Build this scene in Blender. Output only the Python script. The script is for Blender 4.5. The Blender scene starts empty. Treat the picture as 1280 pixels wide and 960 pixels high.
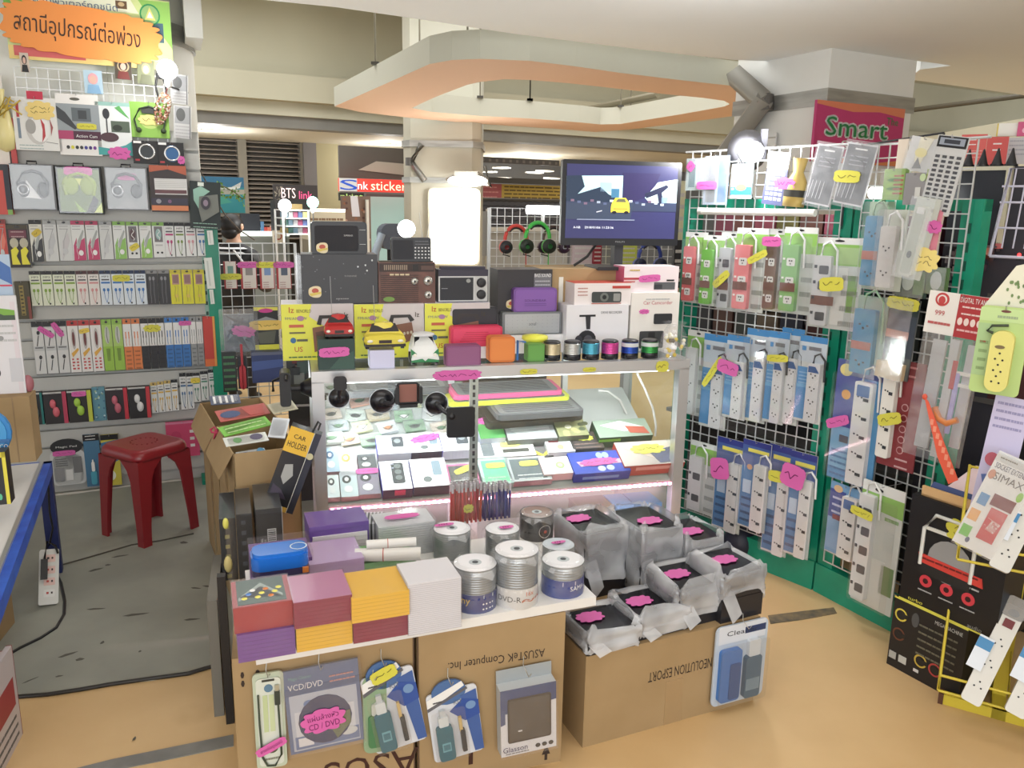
import bpy, math, random
from math import sin, cos, pi, radians as R
from mathutils import Vector, Matrix
random.seed(7)
S = bpy.context.scene
COL = S.collection
# ---------------- camera, world, exposure, large lights ----------------
FPX, PITCH, ROLL, EYE = 1000.0, R(12.35), 0.018, 1.6
Fv = Vector((0, cos(PITCH), -sin(PITCH))); Uv = Vector((0, sin(PITCH), cos(PITCH))); Rv = Vector((1, 0, 0))
RIGHT = Rv*cos(ROLL) + Uv*sin(ROLL); UP = Uv*cos(ROLL) - Rv*sin(ROLL)
cam = bpy.data.cameras.new('camera'); camo = bpy.data.objects.new('camera', cam); COL.objects.link(camo)
cam.sensor_width = 36; cam.lens = FPX/1280*36; cam.clip_start = .05; cam.clip_end = 100
camo.matrix_world = Matrix(((RIGHT.x, UP.x, -Fv.x, 0), (RIGHT.y, UP.y, -Fv.y, 0), (RIGHT.z, UP.z, -Fv.z, EYE), (0, 0, 0, 1)))
S.camera = camo
S.view_settings.view_transform = 'Standard'; S.view_settings.look = 'None'; S.view_settings.gamma = 1
S.view_settings.use_curve_mapping = False
S.view_settings.exposure = 0.48
w = bpy.data.worlds.new('mall_air'); S.world = w; w.use_nodes = True
w.node_tree.nodes['Background'].inputs[0].default_value = (.93, .97, 1, 1)
w.node_tree.nodes['Background'].inputs[1].default_value = 0.86
def area(name, loc, sx, sy, power, col=(1, 1, 1), rot=(0, 0, 0)):
    l = bpy.data.lights.new(name, 'AREA'); l.shape = 'RECTANGLE'; l.size = sx; l.size_y = sy; l.energy = power; l.color = col
    o = bpy.data.objects.new(name, l); o.location = loc; o.rotation_euler = rot; COL.objects.link(o); return o
def point(name, loc, power, rad=.03, col=(1, .98, .94)):
    l = bpy.data.lights.new(name, 'POINT'); l.energy = power; l.shadow_soft_size = rad; l.color = col
    o = bpy.data.objects.new(name, l); o.location = loc; COL.objects.link(o); return o
area('aisle_ceiling_lamp', (0.2, 1.3, 2.55), 2.6, 1.6, 26, (1, .98, .95), (R(-12), 0, 0))
area('bright_shopfront_behind', (-.2, -3.3, 1.7), 6, 2.2, 105, (.95, .98, 1), (R(90), 0, 0))  # added fill behind the camera, brightens soffit and package fronts; no real source
area('hall_ceiling_lamp', (-.6, 7.2, 3.8), 7, 3, 140, (.98, .99, 1))  # unseen fill added above the frame to lift the dark hall background
area('far_hall_ceiling_lamp', (3, 9.5, 3.85), 6, 1.5, 45, (.98, .99, 1))  # second unseen fill, added to brighten the far end of the hall
# ---------------- rays ----------------
EYEV = Vector((0, 0, EYE))
def ray(px, py): return Fv + RIGHT*((px-640)/FPX) + UP*((480-py)/FPX)
def gz(px, py, z):
    d = ray(px, py); return EYEV + d*((z-EYE)/d.z)
def proj(p):
    r = Vector(p)-EYEV; w_ = r.dot(Fv); return 640+FPX*r.dot(RIGHT)/w_, 480-FPX*r.dot(UP)/w_
class Pan:
    """a vertical plane in the room: through (ox, oy), running along yaw"""
    def __init__(s, ox, oy, yaw, lean=0, oz=0):
        s.o = Vector((ox, oy, oz)); s.yaw = yaw; s.L = lean; s.u = Vector((cos(yaw), sin(yaw), 0))
        s.n = Vector((sin(yaw)*cos(lean), -cos(yaw)*cos(lean), sin(lean))); s.w = Vector((-sin(yaw)*sin(lean), cos(yaw)*sin(lean), cos(lean)))
    def hit(s, px, py, off=0):
        o = s.o + s.n*off; d = ray(px, py); t = (o-EYEV).dot(s.n)/d.dot(s.n); p = EYEV+d*t
        return (p-s.o).dot(s.u), (p-s.o).dot(s.w)
    def at(s, a, z, off=0): return s.o + s.u*a + s.n*off + s.w*z
    def rect(s, x0, y0, x1, y1, off=0):
        xc, yc = (x0+x1)/2, (y0+y1)/2
        a0 = s.hit(x0, yc, off)[0]; a1 = s.hit(x1, yc, off)[0]; z1 = s.hit(xc, y0, off)[1]; z0 = s.hit(xc, y1, off)[1]
        return a0, a1, z0, z1
# ---------------- materials ----------------
MC = {}
def lin(c): return tuple(((v/255)/12.92 if v/255 <= .04045 else ((v/255+.055)/1.055)**2.4) for v in c)
def C(r, g, b, rough=.5, metal=0, emit=0):
    k = (r, g, b, rough, metal, emit)
    if k in MC: return MC[k]
    m = bpy.data.materials.new('paint_%d_%d_%d' % (r, g, b)); m.use_nodes = True
    p = m.node_tree.nodes['Principled BSDF']; y = .3*r+.59*g+.11*b; q = .14 if not emit else 0; c = lin(tuple((v*(1-q)+y*q)*(1 if emit else .96) for v in (r, g, b)))+(1,)
    p.inputs['Base Color'].default_value = c; p.inputs['Roughness'].default_value = rough; p.inputs['Metallic'].default_value = metal
    if emit: p.inputs['Emission Color'].default_value = c; p.inputs['Emission Strength'].default_value = emit
    MC[k] = m; return m
def noisy(name, c1, c2, scale=3, rough=.6, detail=4, stretch=(1, 1, 1), bump=0, c3=None, metal=0):
    if name in MC: return MC[name]
    m = bpy.data.materials.new(name); m.use_nodes = True; nt = m.node_tree; N = nt.nodes; L = nt.links
    p = N['Principled BSDF']; tc = N.new('ShaderNodeTexCoord'); mp = N.new('ShaderNodeMapping'); mp.inputs['Scale'].default_value = stretch
    no = N.new('ShaderNodeTexNoise'); no.inputs['Scale'].default_value = scale; no.inputs['Detail'].default_value = detail
    cr = N.new('ShaderNodeValToRGB'); cr.color_ramp.elements[0].color = lin(c1)+(1,); cr.color_ramp.elements[1].color = lin(c2)+(1,)
    cr.color_ramp.elements[0].position = .35; cr.color_ramp.elements[1].position = .65
    if c3:
        e = cr.color_ramp.elements.new(.8); e.color = lin(c3)+(1,)
    L.new(tc.outputs['Object'], mp.inputs[0]); L.new(mp.outputs[0], no.inputs['Vector']); L.new(no.outputs[0], cr.inputs[0]); L.new(cr.outputs[0], p.inputs['Base Color'])
    p.inputs['Roughness'].default_value = rough; p.inputs['Metallic'].default_value = metal
    if bump:
        b = N.new('ShaderNodeBump'); b.inputs['Strength'].default_value = bump; L.new(no.outputs[0], b.inputs['Height']); L.new(b.outputs[0], p.inputs['Normal'])
    MC[name] = m; return m
def clear(name, tint=(255, 255, 255), gloss=.12, rough=.05, body=0.0, bodyc=(235, 238, 240), wr=0):
    """thin clear sheet: see-through with a gloss and a little milky body"""
    if name in MC: return MC[name]
    m = bpy.data.materials.new(name); m.use_nodes = True; nt = m.node_tree; N = nt.nodes; L = nt.links
    N.remove(N['Principled BSDF']); out = N['Material Output']
    tr = N.new('ShaderNodeBsdfTransparent'); tr.inputs[0].default_value = lin(tint)+(1,)
    gl = N.new('ShaderNodeBsdfGlossy'); gl.inputs['Roughness'].default_value = rough
    df = N.new('ShaderNodeBsdfDiffuse'); df.inputs[0].default_value = lin(bodyc)+(1,)
    a = N.new('ShaderNodeMixShader'); a.inputs[0].default_value = gloss; L.new(tr.outputs[0], a.inputs[1]); L.new(gl.outputs[0], a.inputs[2])
    b = N.new('ShaderNodeMixShader'); b.inputs[0].default_value = body; L.new(a.outputs[0], b.inputs[1]); L.new(df.outputs[0], b.inputs[2])
    if wr:
        no = N.new('ShaderNodeTexNoise'); no.inputs['Scale'].default_value = wr; no.inputs['Detail'].default_value = 3
        tc = N.new('ShaderNodeTexCoord'); L.new(tc.outputs['Object'], no.inputs['Vector'])
        bp = N.new('ShaderNodeBump'); bp.inputs['Strength'].default_value = .35; L.new(no.outputs[0], bp.inputs['Height'])
        L.new(bp.outputs[0], gl.inputs['Normal']); L.new(bp.outputs[0], df.inputs['Normal'])
        mr = N.new('ShaderNodeMapRange'); mr.inputs[1].default_value = .4; mr.inputs[2].default_value = .7; mr.inputs[3].default_value = body*.6; mr.inputs[4].default_value = min(1, body*1.5)
        L.new(no.outputs[0], mr.inputs[0]); L.new(mr.outputs[0], b.inputs[0])
    L.new(b.outputs[0], out.inputs[0]); MC[name] = m; return m
W = C(238, 238, 236, .45); BK = C(22, 22, 26, .4); PINK = C(226, 92, 176, .6); YEL = C(216, 210, 56, .6); INK = C(120, 20, 90, .7)
KRAFT = noisy('kraft_cardboard', (156, 130, 92), (164, 138, 100), 5, .8, 3)
ALU = C(205, 207, 210, .3, .6); GREEN = noisy('green_enamel', (10, 128, 100), (22, 146, 116), 5, .35); WIRE = C(214, 216, 216, .35, .4)
BLIS = clear('clear_blister', (252, 252, 252), .05, .06, .012); FILM = clear('wrinkled_film', (252, 252, 252), .08, .1, .07, (240, 242, 245), 25)
BAG = clear('milky_bag_plastic', (248, 248, 250), .12, .25, .42, (232, 234, 238), 5); GLASS = clear('cabinet_glass', (250, 254, 252), .045, .02, .015)
# ---------------- mesh building ----------------
class MB:
    def __init__(s): s.v = []; s.f = []; s.mi = []; s.sm = []; s.mats = []; s.M = None
    def clr(s): s.v = []; s.f = []; s.mi = []; s.sm = []
    def m(s, c):
        if c not in s.mats: s.mats.append(c)
        return s.mats.index(c)
    def add(s, vs, fs, c, smooth=False):
        b = len(s.v)
        if s.M is not None: vs = [tuple(s.M @ Vector(p)) for p in vs]
        s.v += [tuple(p) for p in vs]; i = s.m(c)
        for f in fs: s.f.append(tuple(b+k for k in f)); s.mi.append(i); s.sm.append(smooth)
        return s
    def box(s, x0, x1, y0, y1, z0, z1, c):
        v = [(x, y, z) for z in (z0, z1) for y in (y0, y1) for x in (x0, x1)]
        return s.add(v, [(0, 2, 3, 1), (4, 5, 7, 6), (0, 1, 5, 4), (1, 3, 7, 5), (3, 2, 6, 7), (2, 0, 4, 6)], c)
    def face(s, pts, c): return s.add(pts, [tuple(range(len(pts)))], c)
    def prism(s, pts, y0, y1, c, side=None, smooth=False):
        """outline of (x, z) points, extruded along y from y0 (front) to y1"""
        n = len(pts); ar = sum(pts[i][0]*pts[(i+1) % n][1]-pts[(i+1) % n][0]*pts[i][1] for i in range(n))
        if ar < 0: pts = pts[::-1]
        v = [(x, y0, z) for x, z in pts]+[(x, y1, z) for x, z in pts]
        s.add(v, [tuple(range(n)), tuple(range(2*n-1, n-1, -1))], c)
        return s.add(v, [((i+1) % n, i, n+i, n+(i+1) % n) for i in range(n)], side or c, smooth)
    def slab(s, pts, z0, z1, c, side=None, smooth=False):
        """outline of (x, y) points, extruded upward"""
        n = len(pts); ar = sum(pts[i][0]*pts[(i+1) % n][1]-pts[(i+1) % n][0]*pts[i][1] for i in range(n))
        if ar < 0: pts = pts[::-1]
        v = [(x, y, z0) for x, y in pts]+[(x, y, z1) for x, y in pts]
        s.add(v, [tuple(range(n-1, -1, -1)), tuple(range(n, 2*n))], c)
        return s.add(v, [(i, (i+1) % n, n+(i+1) % n, n+i) for i in range(n)], side or c, smooth)
    def rr(s, x0, x1, z0, z1, r, y0, y1, c, side=None): return s.prism(rrect(x0, x1, z0, z1, r), y0, y1, c, side)
    def el(s, cx, cz, rx, rz, y0, y1, c, n=18): return s.prism([(cx+rx*cos(2*pi*i/n), cz+rz*sin(2*pi*i/n)) for i in range(n)], y0, y1, c)
    def tube(s, P, r, c, n=6, closed=False):
        P = [Vector(p) for p in P]; rings = []; N = len(P)
        for i, p in enumerate(P):
            if closed: t = P[(i+1) % N]-P[i-1]
            else: t = P[min(i+1, N-1)]-P[max(i-1, 0)]
            t = t.normalized() if t.length > 1e-9 else Vector((0, 0, 1)); a = Vector((0, 0, 1)) if abs(t.z) < .9 else Vector((1, 0, 0))
            u = t.cross(a).normalized(); w_ = t.cross(u); rad = r[i] if isinstance(r, (list, tuple)) else r
            rings.append([p+u*(rad*cos(2*pi*k/n))+w_*(rad*sin(2*pi*k/n)) for k in range(n)])
        v = [q for g in rings for q in g]; f = []
        for i in range(N if closed else N-1):
            a, b = i*n, ((i+1) % N)*n
            f += [(a+k, a+(k+1) % n, b+(k+1) % n, b+k) for k in range(n)]
        s.add(v, f, c, True)
        if not closed: s.add(v, [tuple(range(n)), tuple(range(len(v)-1, len(v)-n-1, -1))], c)
        return s
    def lathe(s, prof, c, cx=0, cy=0, cz=0, n=24, axis='z', smooth=True):
        v = []; f = []
        for r, z in prof:
            for k in range(n):
                a = 2*pi*k/n; x, y = r*cos(a), r*sin(a)
                v.append((cx+x, cy+y, cz+z) if axis == 'z' else (cx+x, cy-z, cz+y) if axis == 'y' else (cx+z, cy+x, cz+y))
        for i in range(len(prof)-1):
            for k in range(n): f.append((i*n+k, i*n+(k+1) % n, (i+1)*n+(k+1) % n, (i+1)*n+k))
        s.add(v, f, c, smooth)
        return s
    def ball(s, cx, cy, cz, rx, ry, rz, c, n=14, k=9):
        v = []; f = []
        for i in range(k+1):
            t = pi*i/k
            for j in range(n): v.append((cx+rx*sin(t)*cos(2*pi*j/n), cy+ry*sin(t)*sin(2*pi*j/n), cz+rz*cos(t)))
        for i in range(k):
            for j in range(n): f.append((i*n+j, (i+1)*n+j, (i+1)*n+(j+1) % n, i*n+(j+1) % n))
        return s.add(v, f, c, True)
    def text(s, txt, x, z, h, c, y=0, wid=None, rot=0, centre=True, flat=False):
        vs, fs, bw, bh = glyphs(txt); k = h/bh; kx = wid/bw if wid else k; a = R(rot); out = []
        for px, pz in vs:
            px = (px-(bw/2 if centre else 0))*kx; pz = (pz-(bh/2))*k
            if flat: out.append((x+px*cos(a)-pz*sin(a), z+px*sin(a)+pz*cos(a), y))
            else: out.append((x+px*cos(a)-pz*sin(a), y, z+px*sin(a)+pz*cos(a)))
        return s.add(out, fs, c)
    def make(s, name, parent=None):
        me = bpy.data.meshes.new(name); me.from_pydata(s.v, [], s.f)
        for m_ in s.mats: me.materials.append(m_)
        me.polygons.foreach_set('material_index', s.mi); me.polygons.foreach_set('use_smooth', s.sm); me.update()
        o = bpy.data.objects.new(name, me); COL.objects.link(o)
        if parent: o.parent = parent
        return o
GC = {}
def glyphs(txt):
    if txt in GC: return GC[txt]
    cu = bpy.data.curves.new('lettering', 'FONT'); cu.body = txt; cu.size = 1; cu.resolution_u = 2
    o = bpy.data.objects.new('lettering', cu); COL.objects.link(o); bpy.context.view_layer.update()
    me = bpy.data.meshes.new_from_object(o.evaluated_get(bpy.context.evaluated_depsgraph_get()))
    vs = [(v.co.x, v.co.y) for v in me.vertices]; fs = [tuple(p.vertices) for p in me.polygons]
    bpy.data.objects.remove(o); bpy.data.curves.remove(cu); bpy.data.meshes.remove(me)
    x0 = min(v[0] for v in vs); y0 = min(v[1] for v in vs); vs = [(a-x0, b-y0) for a, b in vs]
    GC[txt] = (vs, fs, max(v[0] for v in vs), max(v[1] for v in vs)); return GC[txt]
def rrect(x0, x1, z0, z1, r, n=4):
    o = []
    for cx, cz, a in ((x1-r, z1-r, 0), (x0+r, z1-r, 90), (x0+r, z0+r, 180), (x1-r, z0+r, 270)):
        o += [(cx+r*cos(R(a+90*i/n)), cz+r*sin(R(a+90*i/n))) for i in range(n+1)]
    return o
def blob(w_, h_, lobes, amp, ph=0, n=64, rot=0, sq=.75):
    o = []
    for i in range(n):
        a = 2*pi*i/n; k = 1+amp*abs(sin(lobes*a/2+ph)) - amp*.5
        x = (abs(cos(a))**sq)*(1 if cos(a) > 0 else -1)*w_/2*k; z = (abs(sin(a))**sq)*(1 if sin(a) > 0 else -1)*h_/2*k
        o.append((x*cos(rot)-z*sin(rot), x*sin(rot)+z*cos(rot)))
    return o
def pw(it, w_, h_, y, k): it.p('plastic_wrap').box(-w_/2, w_/2, y-k, y-k+.0005, 0, h_, FILM)
class It:
    """one thing: an Empty with parts, or one mesh"""
    def __init__(s, name, label, cat, loc=(0, 0, 0), rz=0, group=None, tilt=0, rx=0, kind=None, tool=None):
        s.name, s.label, s.cat, s.group, s.kind = name, label, cat, group, kind; s.loc = Vector(loc); s.rot = (rx, tilt, rz); s.parts = []
    def p(s, name, parent=None, label=None):
        b = MB(); s.parts.append((name, b, parent, label)); return b
    def done(s):
        P = [q for q in s.parts if q[1].v]
        if len(P) == 1: root = P[0][1].make(s.name)
        else:
            root = bpy.data.objects.new(s.name, None); COL.objects.link(root); root.empty_display_size = .05; mk = {}
            for n, b, par, lab in P:
                pn = re_name(n); o = b.make(pn, mk[par] if par else root); mk[n] = o
                if lab: o['label'] = lab
        root.rotation_mode = 'YXZ'; root.location = s.loc; root.rotation_euler = s.rot
        if s.kind: root['kind'] = s.kind
        if s.kind != 'structure':
            root['label'] = s.label; root['category'] = s.cat
        elif s.label: root['label'] = s.label; root['category'] = s.cat
        if s.group: root['group'] = s.group
        return root
def re_name(n): return n.split('#')[0]
class D:
    """drawing on a front face; u to the right, v downward, both 0..1"""
    def __init__(s, mb, x0, x1, z0, z1, y): s.b, s.x0, s.x1, s.z0, s.z1, s.y = mb, x0, x1, z0, z1, y
    def X(s, u): return s.x0+(s.x1-s.x0)*u
    def Z(s, v): return s.z1-(s.z1-s.z0)*v
    def r(s, u0, v0, u1, v1, c, k=1):
        s.b.box(s.X(u0), s.X(u1), s.y-.0007*k, s.y, s.Z(v1), s.Z(v0), c); return s
    def e(s, u, v, ru, rv, c, k=1, n=18):
        s.b.el(s.X(u), s.Z(v), ru*(s.x1-s.x0), rv*(s.z1-s.z0), s.y-.0007*k, s.y, c, n); return s
    def g(s, pts, c, k=1): s.b.prism([(s.X(u), s.Z(v)) for u, v in pts], s.y-.0007*k, s.y, c); return s
    def l(s, pts, wd, c, k=2):
        P = [(s.X(u), s.Z(v)) for u, v in pts]
        for (a, b), (c2, d) in zip(P, P[1:]):
            L = math.hypot(c2-a, d-b) or 1e-6; nx, nz = -(d-b)/L*wd/2, (c2-a)/L*wd/2; y = s.y-.0007*k
            s.b.add([(a+nx, y, b+nz), (a-nx, y, b-nz), (c2-nx, y, d-nz), (c2+nx, y, d+nz)], [(0, 1, 2, 3)], c)
        return s
    def t(s, txt, u, v, h, c, k=2, w_=None, rot=0):
        s.b.text(txt, s.X(u), s.Z(v), h*(s.z1-s.z0), c, s.y-.0007*k, w_*(s.x1-s.x0) if w_ else None, rot); return s
    def lines(s, u0, u1, v0, v1, n, c, k=2, th=.45, seed=1):
        """small print, too small to read"""
        rr_ = random.Random(seed); 
        for i in range(n):
            v = v0+(v1-v0)*i/max(n-1, 1); u = u0; hh = (v1-v0)/max(n, 1)*th
            while u < u1-.02:
                du = min(rr_.uniform(.05, .16)*(u1-u0)+.01, u1-u); s.r(u, v, u+du*.85, v+hh, c, k); u += du
        return s
def scrib(b, cx, cz, w_, h_, y, c, rot=0, rows=1, seed=0):
    rr_ = random.Random(seed); ca, sa = cos(rot), sin(rot)
    for q in range(rows):
        z0 = (0 if rows == 1 else (.5-(q+.5)/rows)*h_*.9); x = -w_/2; pts = []
        n = max(5, int(w_/(h_/rows)*3.2))
        for i in range(n+1):
            pts.append((-w_/2+w_*i/n, z0+rr_.uniform(-.33, .33)*h_/rows))
        for i, ((a, b1), (c2, d)) in enumerate(zip(pts, pts[1:])):
            if i % 5 == 4: continue
            L = math.hypot(c2-a, d-b1) or 1e-6; t = h_/rows*.085; nx, nz = -(d-b1)/L*t/2, (c2-a)/L*t/2
            q4 = [(a+nx, b1+nz), (a-nx, b1-nz), (c2-nx, d-nz), (c2+nx, d+nz)]
            b.add([(cx+px*ca-pz*sa, y, cz+px*sa+pz*ca) for px, pz in q4], [(0, 1, 2, 3)], c)
def sticker(it, cx, cz, w_, h_, y, c=PINK, rot=0, kind='cloud', ink=None, rows=1, txt=None, parent=None, name='price_sticker'):
    b = it.p(name+'#%d' % len(it.parts), parent); rot = R(rot)
    if kind == 'cloud': o = blob(w_, h_, 9, .22, .4, rot=rot)
    elif kind == 'burst': o = blob(w_, h_, 26, .2, .2, 104, rot, .9)
    else: o = blob(w_, h_, 14, .07, .3, 56, rot, .45)
    b.prism([(cx+a, cz+q) for a, q in o], y-.0012, y-.0004, c)
    ink = ink or (INK if c is PINK else C(90, 80, 20, .7))
    if txt:
        L = txt.split('|')
        for i, t in enumerate(L):
            dz = (.5-(i+.5)/len(L))*h_*.8
            b.text(t, cx-dz*sin(rot), cz+dz*cos(rot), h_*.55/len(L), ink, y-.0018, w_*.74, math.degrees(rot))
    else: scrib(b, cx, cz, w_*.7, h_*.55, y-.0018, ink, rot, rows, int(cx*9173+cz*3331))
    return b
def place(pan, x0, y0, x1, y1, t, front=0, **kw):
    """front face seen in the photo between these image positions on the plane `pan` (front = distance of the face before the plane)"""
    a0, a1, z0, z1 = pan.rect(x0, y0, x1, y1, front)
    return dict(loc=pan.at((a0+a1)/2, z0, front-t), rz=pan.yaw, rx=-pan.L), a1-a0, z1-z0
def stand(xl, xr, yt, yb, z, yaw, t, h=None):
    p = gz((xl+xr)/2, yb, z); pan = Pan(p.x, p.y, yaw)
    a0 = pan.hit(xl, yb)[0]; a1 = pan.hit(xr, yb)[0]; h = h if h else pan.hit((xl+xr)/2, yt)[1]-z
    return dict(loc=pan.at((a0+a1)/2, z, -t), rz=yaw), a1-a0, h
def struct(name, mb): o = mb.make(name); o['kind'] = 'structure'; return o
# ---------------- the hall ----------------
GY = R(28)                     # the hall's own grid
wallp = noisy('painted_wall_cream', (202, 198, 176), (210, 206, 186), 1.2, .8)
white = noisy('painted_ceiling_white', (244, 248, 250), (249, 252, 253), .8, .8)
beige = noisy('painted_ceiling_beige', (190, 186, 164), (200, 196, 174), .6, .85)
b = MB(); b.box(-14, 12, -5, 20, -.1, 0, noisy('ochre_floor_paint', (200, 166, 118), (216, 184, 136), 1.6, .42, 6, (1, 1, 1), 0, (190, 154, 106))); struct('floor', b)
b = MB(); pts = [gz(*q, 0) for q in ((-260, 900), (22, 873), (60, 869), (100, 863), (140, 857), (190, 851), (240, 842), (285, 830), (330, 822))]
b.slab([(p.x, p.y) for p in pts]+[(-.45, 2.6), (1.0, 3.3), (1.2, 5.2), (-4.5, 5.4), (-6, 3)], .0, .004, noisy('bare_concrete', (138, 140, 132), (158, 160, 150), 2.3, .55, 8, (1, 1, 1), .05, (112, 112, 104))); struct('floor_concrete', b)
b = MB(); q = [gz(*k, 0) for k in ((92, 962), (140, 950), (292, 919), (292, 933), (200, 952), (120, 968))]
b.slab([(p.x, p.y) for p in q], 0, .003, noisy('grey_strip', (118, 118, 116), (138, 138, 134), 9, .6)); struct('trim_1', b)
b = MB(); q = [gz(*k, 0) for k in ((960, 770), (1000, 765), (1042, 760), (1046, 767), (1003, 775), (963, 780))]
b.slab([(p.x, p.y) for p in q], 0, .003, noisy('worn_tape', (84, 80, 70), (128, 110, 82), 22, .8)); struct('trim_2', b)
# scuff marks in the concrete
b = MB(); rs = random.Random(3); dk = C(92, 90, 82, .8)
for (px, py, L, a) in ((120, 761, 30, 2), (170, 768, 40, 6), (240, 774, 26, 3), (85, 818, 26, 20), (100, 824, 14, 4), (74, 845, 12, 8), (38, 850, 20, 30), (128, 803, 6, 0), (175, 814, 5, 0), (262, 733, 26, -8), (230, 678, 14, -5), (150, 695, 24, 12), (120, 712, 20, 18), (135, 706, 9, 3), (168, 923, 5, 0), (245, 735, 18, -6)):
    p = gz(px, py, .0045); k = L/FPX*p.y*.8; aa = R(a)+.05; t = .002+rs.random()*.004
    b.slab([(p.x+k*u*cos(aa)-v*t*sin(aa), p.y+k*u*sin(aa)*2+v*t*3) for u, v in ((-.5, 0), (-.2, .8), (.15, .5), (.5, .1), (.3, -.5), (-.25, -.7))], .004, .0046, dk)
struct('floor_scuffs', b)
# near white soffit
Zs = 2.6
ed = [gz(x, y, Zs) for x, y in ((-60, -12), (250, -8), (420, 9), (545, 27), (640, 42), (760, 57), (870, 70), (917, 75), (1000, 78), (1135, 75), (1162, 78), (1189, 82), (1150, 87), (1134, 99), (1200, 108), (1280, 119), (1420, 138))]
b = MB(); b.slab([(p.x, p.y) for p in ed]+[(9, 3), (9, -4), (-8, -4), (-8, 3)], Zs, Zs+.22, white); struct('ceiling_soffit', b)
b = MB(); b.box(-14, 12, -5, 20, 3.9, 4.0, beige); struct('ceiling', b)
# step bulkheads and grey beam across the hall, all on the 28 degree grid
def gridplane(px, py, z): p = gz(px, py, z); return Pan(p.x, p.y, GY)
G1 = gridplane(246, 137, 2.62)
def band(name, pan, xa, xb, ya, yb, m, thick=.3, off=0):
    """a long board on the grid; ya / yb = heights seen at the left end"""
    a0 = pan.hit(xa, (ya+yb)/2, off)[0]; a1 = pan.hit(xb, (ya+yb)/2, off)[0]
    z1 = pan.hit(246, ya, off)[1]; z0 = pan.hit(246, yb, off)[1]
    mb = MB(); mb.box(a0, a1, -off, -off+thick, z0, z1, m); o = mb.make(name); o.location = pan.o; o.rotation_euler = (0, 0, pan.yaw); o['kind'] = 'structure'; return z0, z1
band('beam_grey', G1, 120, 1000, 137, 153, noisy('beam_grey_paint', (132, 130, 124), (142, 140, 134), 2, .7), .25)
band('wall_bulkhead_lower', G1, 100, 1500, 117, 137, wallp, .5, .06)
band('wall_bulkhead_middle', G1, 100, 1500, 82, 117, beige, .6, .22)
band('wall_bulkhead_upper', G1, 100, 1500, -90, 82, beige, .3, .03)
z0 = G1.hit(246, 153)[1]
b = MB(); b.box(-3, 14, .25, 7, z0, z0+.1, noisy('soffit_cream', (208, 204, 186), (216, 212, 196), 1, .8)); o = b.make('ceiling_lowered'); o.location = G1.o; o.rotation_euler = (0, 0, GY); o['kind'] = 'structure'
b = MB(); b.box(5.2, 5.4, 1, 12, 0, 2.6, wallp); struct('wall_right', b)
# back wall with louvres
GB = Pan(*(G1.o - G1.n*2.2).xy, GY)
b = MB(); b.box(-6, 16, 0, .2, 0, 3.9, noisy('back_wall_grey', (120, 122, 124), (132, 134, 136), 1, .7)); o = b.make('wall_back'); o.location = (GB.o-GB.n*2.6); o.rotation_euler = (0, 0, GY); o['kind'] = 'structure'
a0, a1, zb, zt = GB.rect(190, 172, 380, 300)
it = It('louvre_wall', 'wall of grey horizontal louvres high behind the left booths', 'louvre', GB.o, GY)
fr = it.p('frame'); sl = it.p('slats'); grey = C(146, 142, 130, .6); dkg = C(74, 70, 64, .7)
fr.box(a0, a1, .12, .2, 0, zt+.3, C(60, 56, 52, .8))
for px in (238, 304, 381): s_ = GB.hit(px, 230)[0]; fr.box(s_-.06, s_+.06, -.05, .14, 0, zt+.3, grey)
n = 22
for i in range(n):
    z = zb+(zt-zb)*(i+.5)/n; hh = (zt-zb)/n
    sl.add([(a0, .1, z+hh*.45), (a1, .1, z+hh*.45), (a1, -.02, z-hh*.12), (a0, -.02, z-hh*.12), (a0, -.02, z-hh*.3), (a1, -.02, z-hh*.3)], [(0, 3, 2, 1), (3, 4, 5, 2)], C(150, 142, 134, .6))
it.done()
for (xa, xb, cname, cc) in ((381, 397, 'grey', C(120, 116, 118, .7)), (397, 425, 'cream', C(170, 160, 122, .8))):
    a0, a1, zb, zt = GB.rect(xa, 172, xb, 300, .1)
    mb = MB(); mb.box(a0, a1, -.1, .2, 0, zt+.4, cc); o = mb.make('wall_panel_'+cname); o.location = GB.o; o.rotation_euler = (0, 0, GY); o['kind'] = 'structure'
# downlights in the lowered ceiling
k = 0
DLS = ((263, 163, 'at the far left over the louvres'), (485, 181, 'just left of the middle pillar'), (483, 215, 'above the sticker shop sign'), (653, 195, 'nearest one right of the middle pillar'), (627, 210, 'small, second row right of the pillar'), (668, 216, 'small, middle of the second row'), (681, 214, 'small, right end of the second row'), (610, 215, 'small, beside the flood lamp'), (628, 223, 'tiny, far row above the pink banner'), (691, 223, 'tiny, far row above the yellow banner'))
for px, py, wh in DLS:
    d = ray(px, py); p = EYEV + d*((z0-.012-EYE)/d.z)
    if p.y > 15 or p.y < 0: p = EYEV + d*(14.5/d.y)
    s_ = .0075*p.y
    it = It('downlight', 'round recessed ceiling downlight, '+wh, 'downlight', p, 0, 'downlights in the far ceiling')
    it.p('rim').lathe([(s_*1.5, .012), (s_*1.5, -.006), (s_*1.15, -.006)], C(225, 222, 210), n=16); it.p('diffuser').lathe([(0, -.004), (s_*1.15, -.004)], C(255, 252, 244, .5, 0, 5), n=16); it.done()
    if px in (485, 653, 263, 681): point('downlight_light', p+Vector((0, 0, -.25)), 26, .06)
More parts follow.
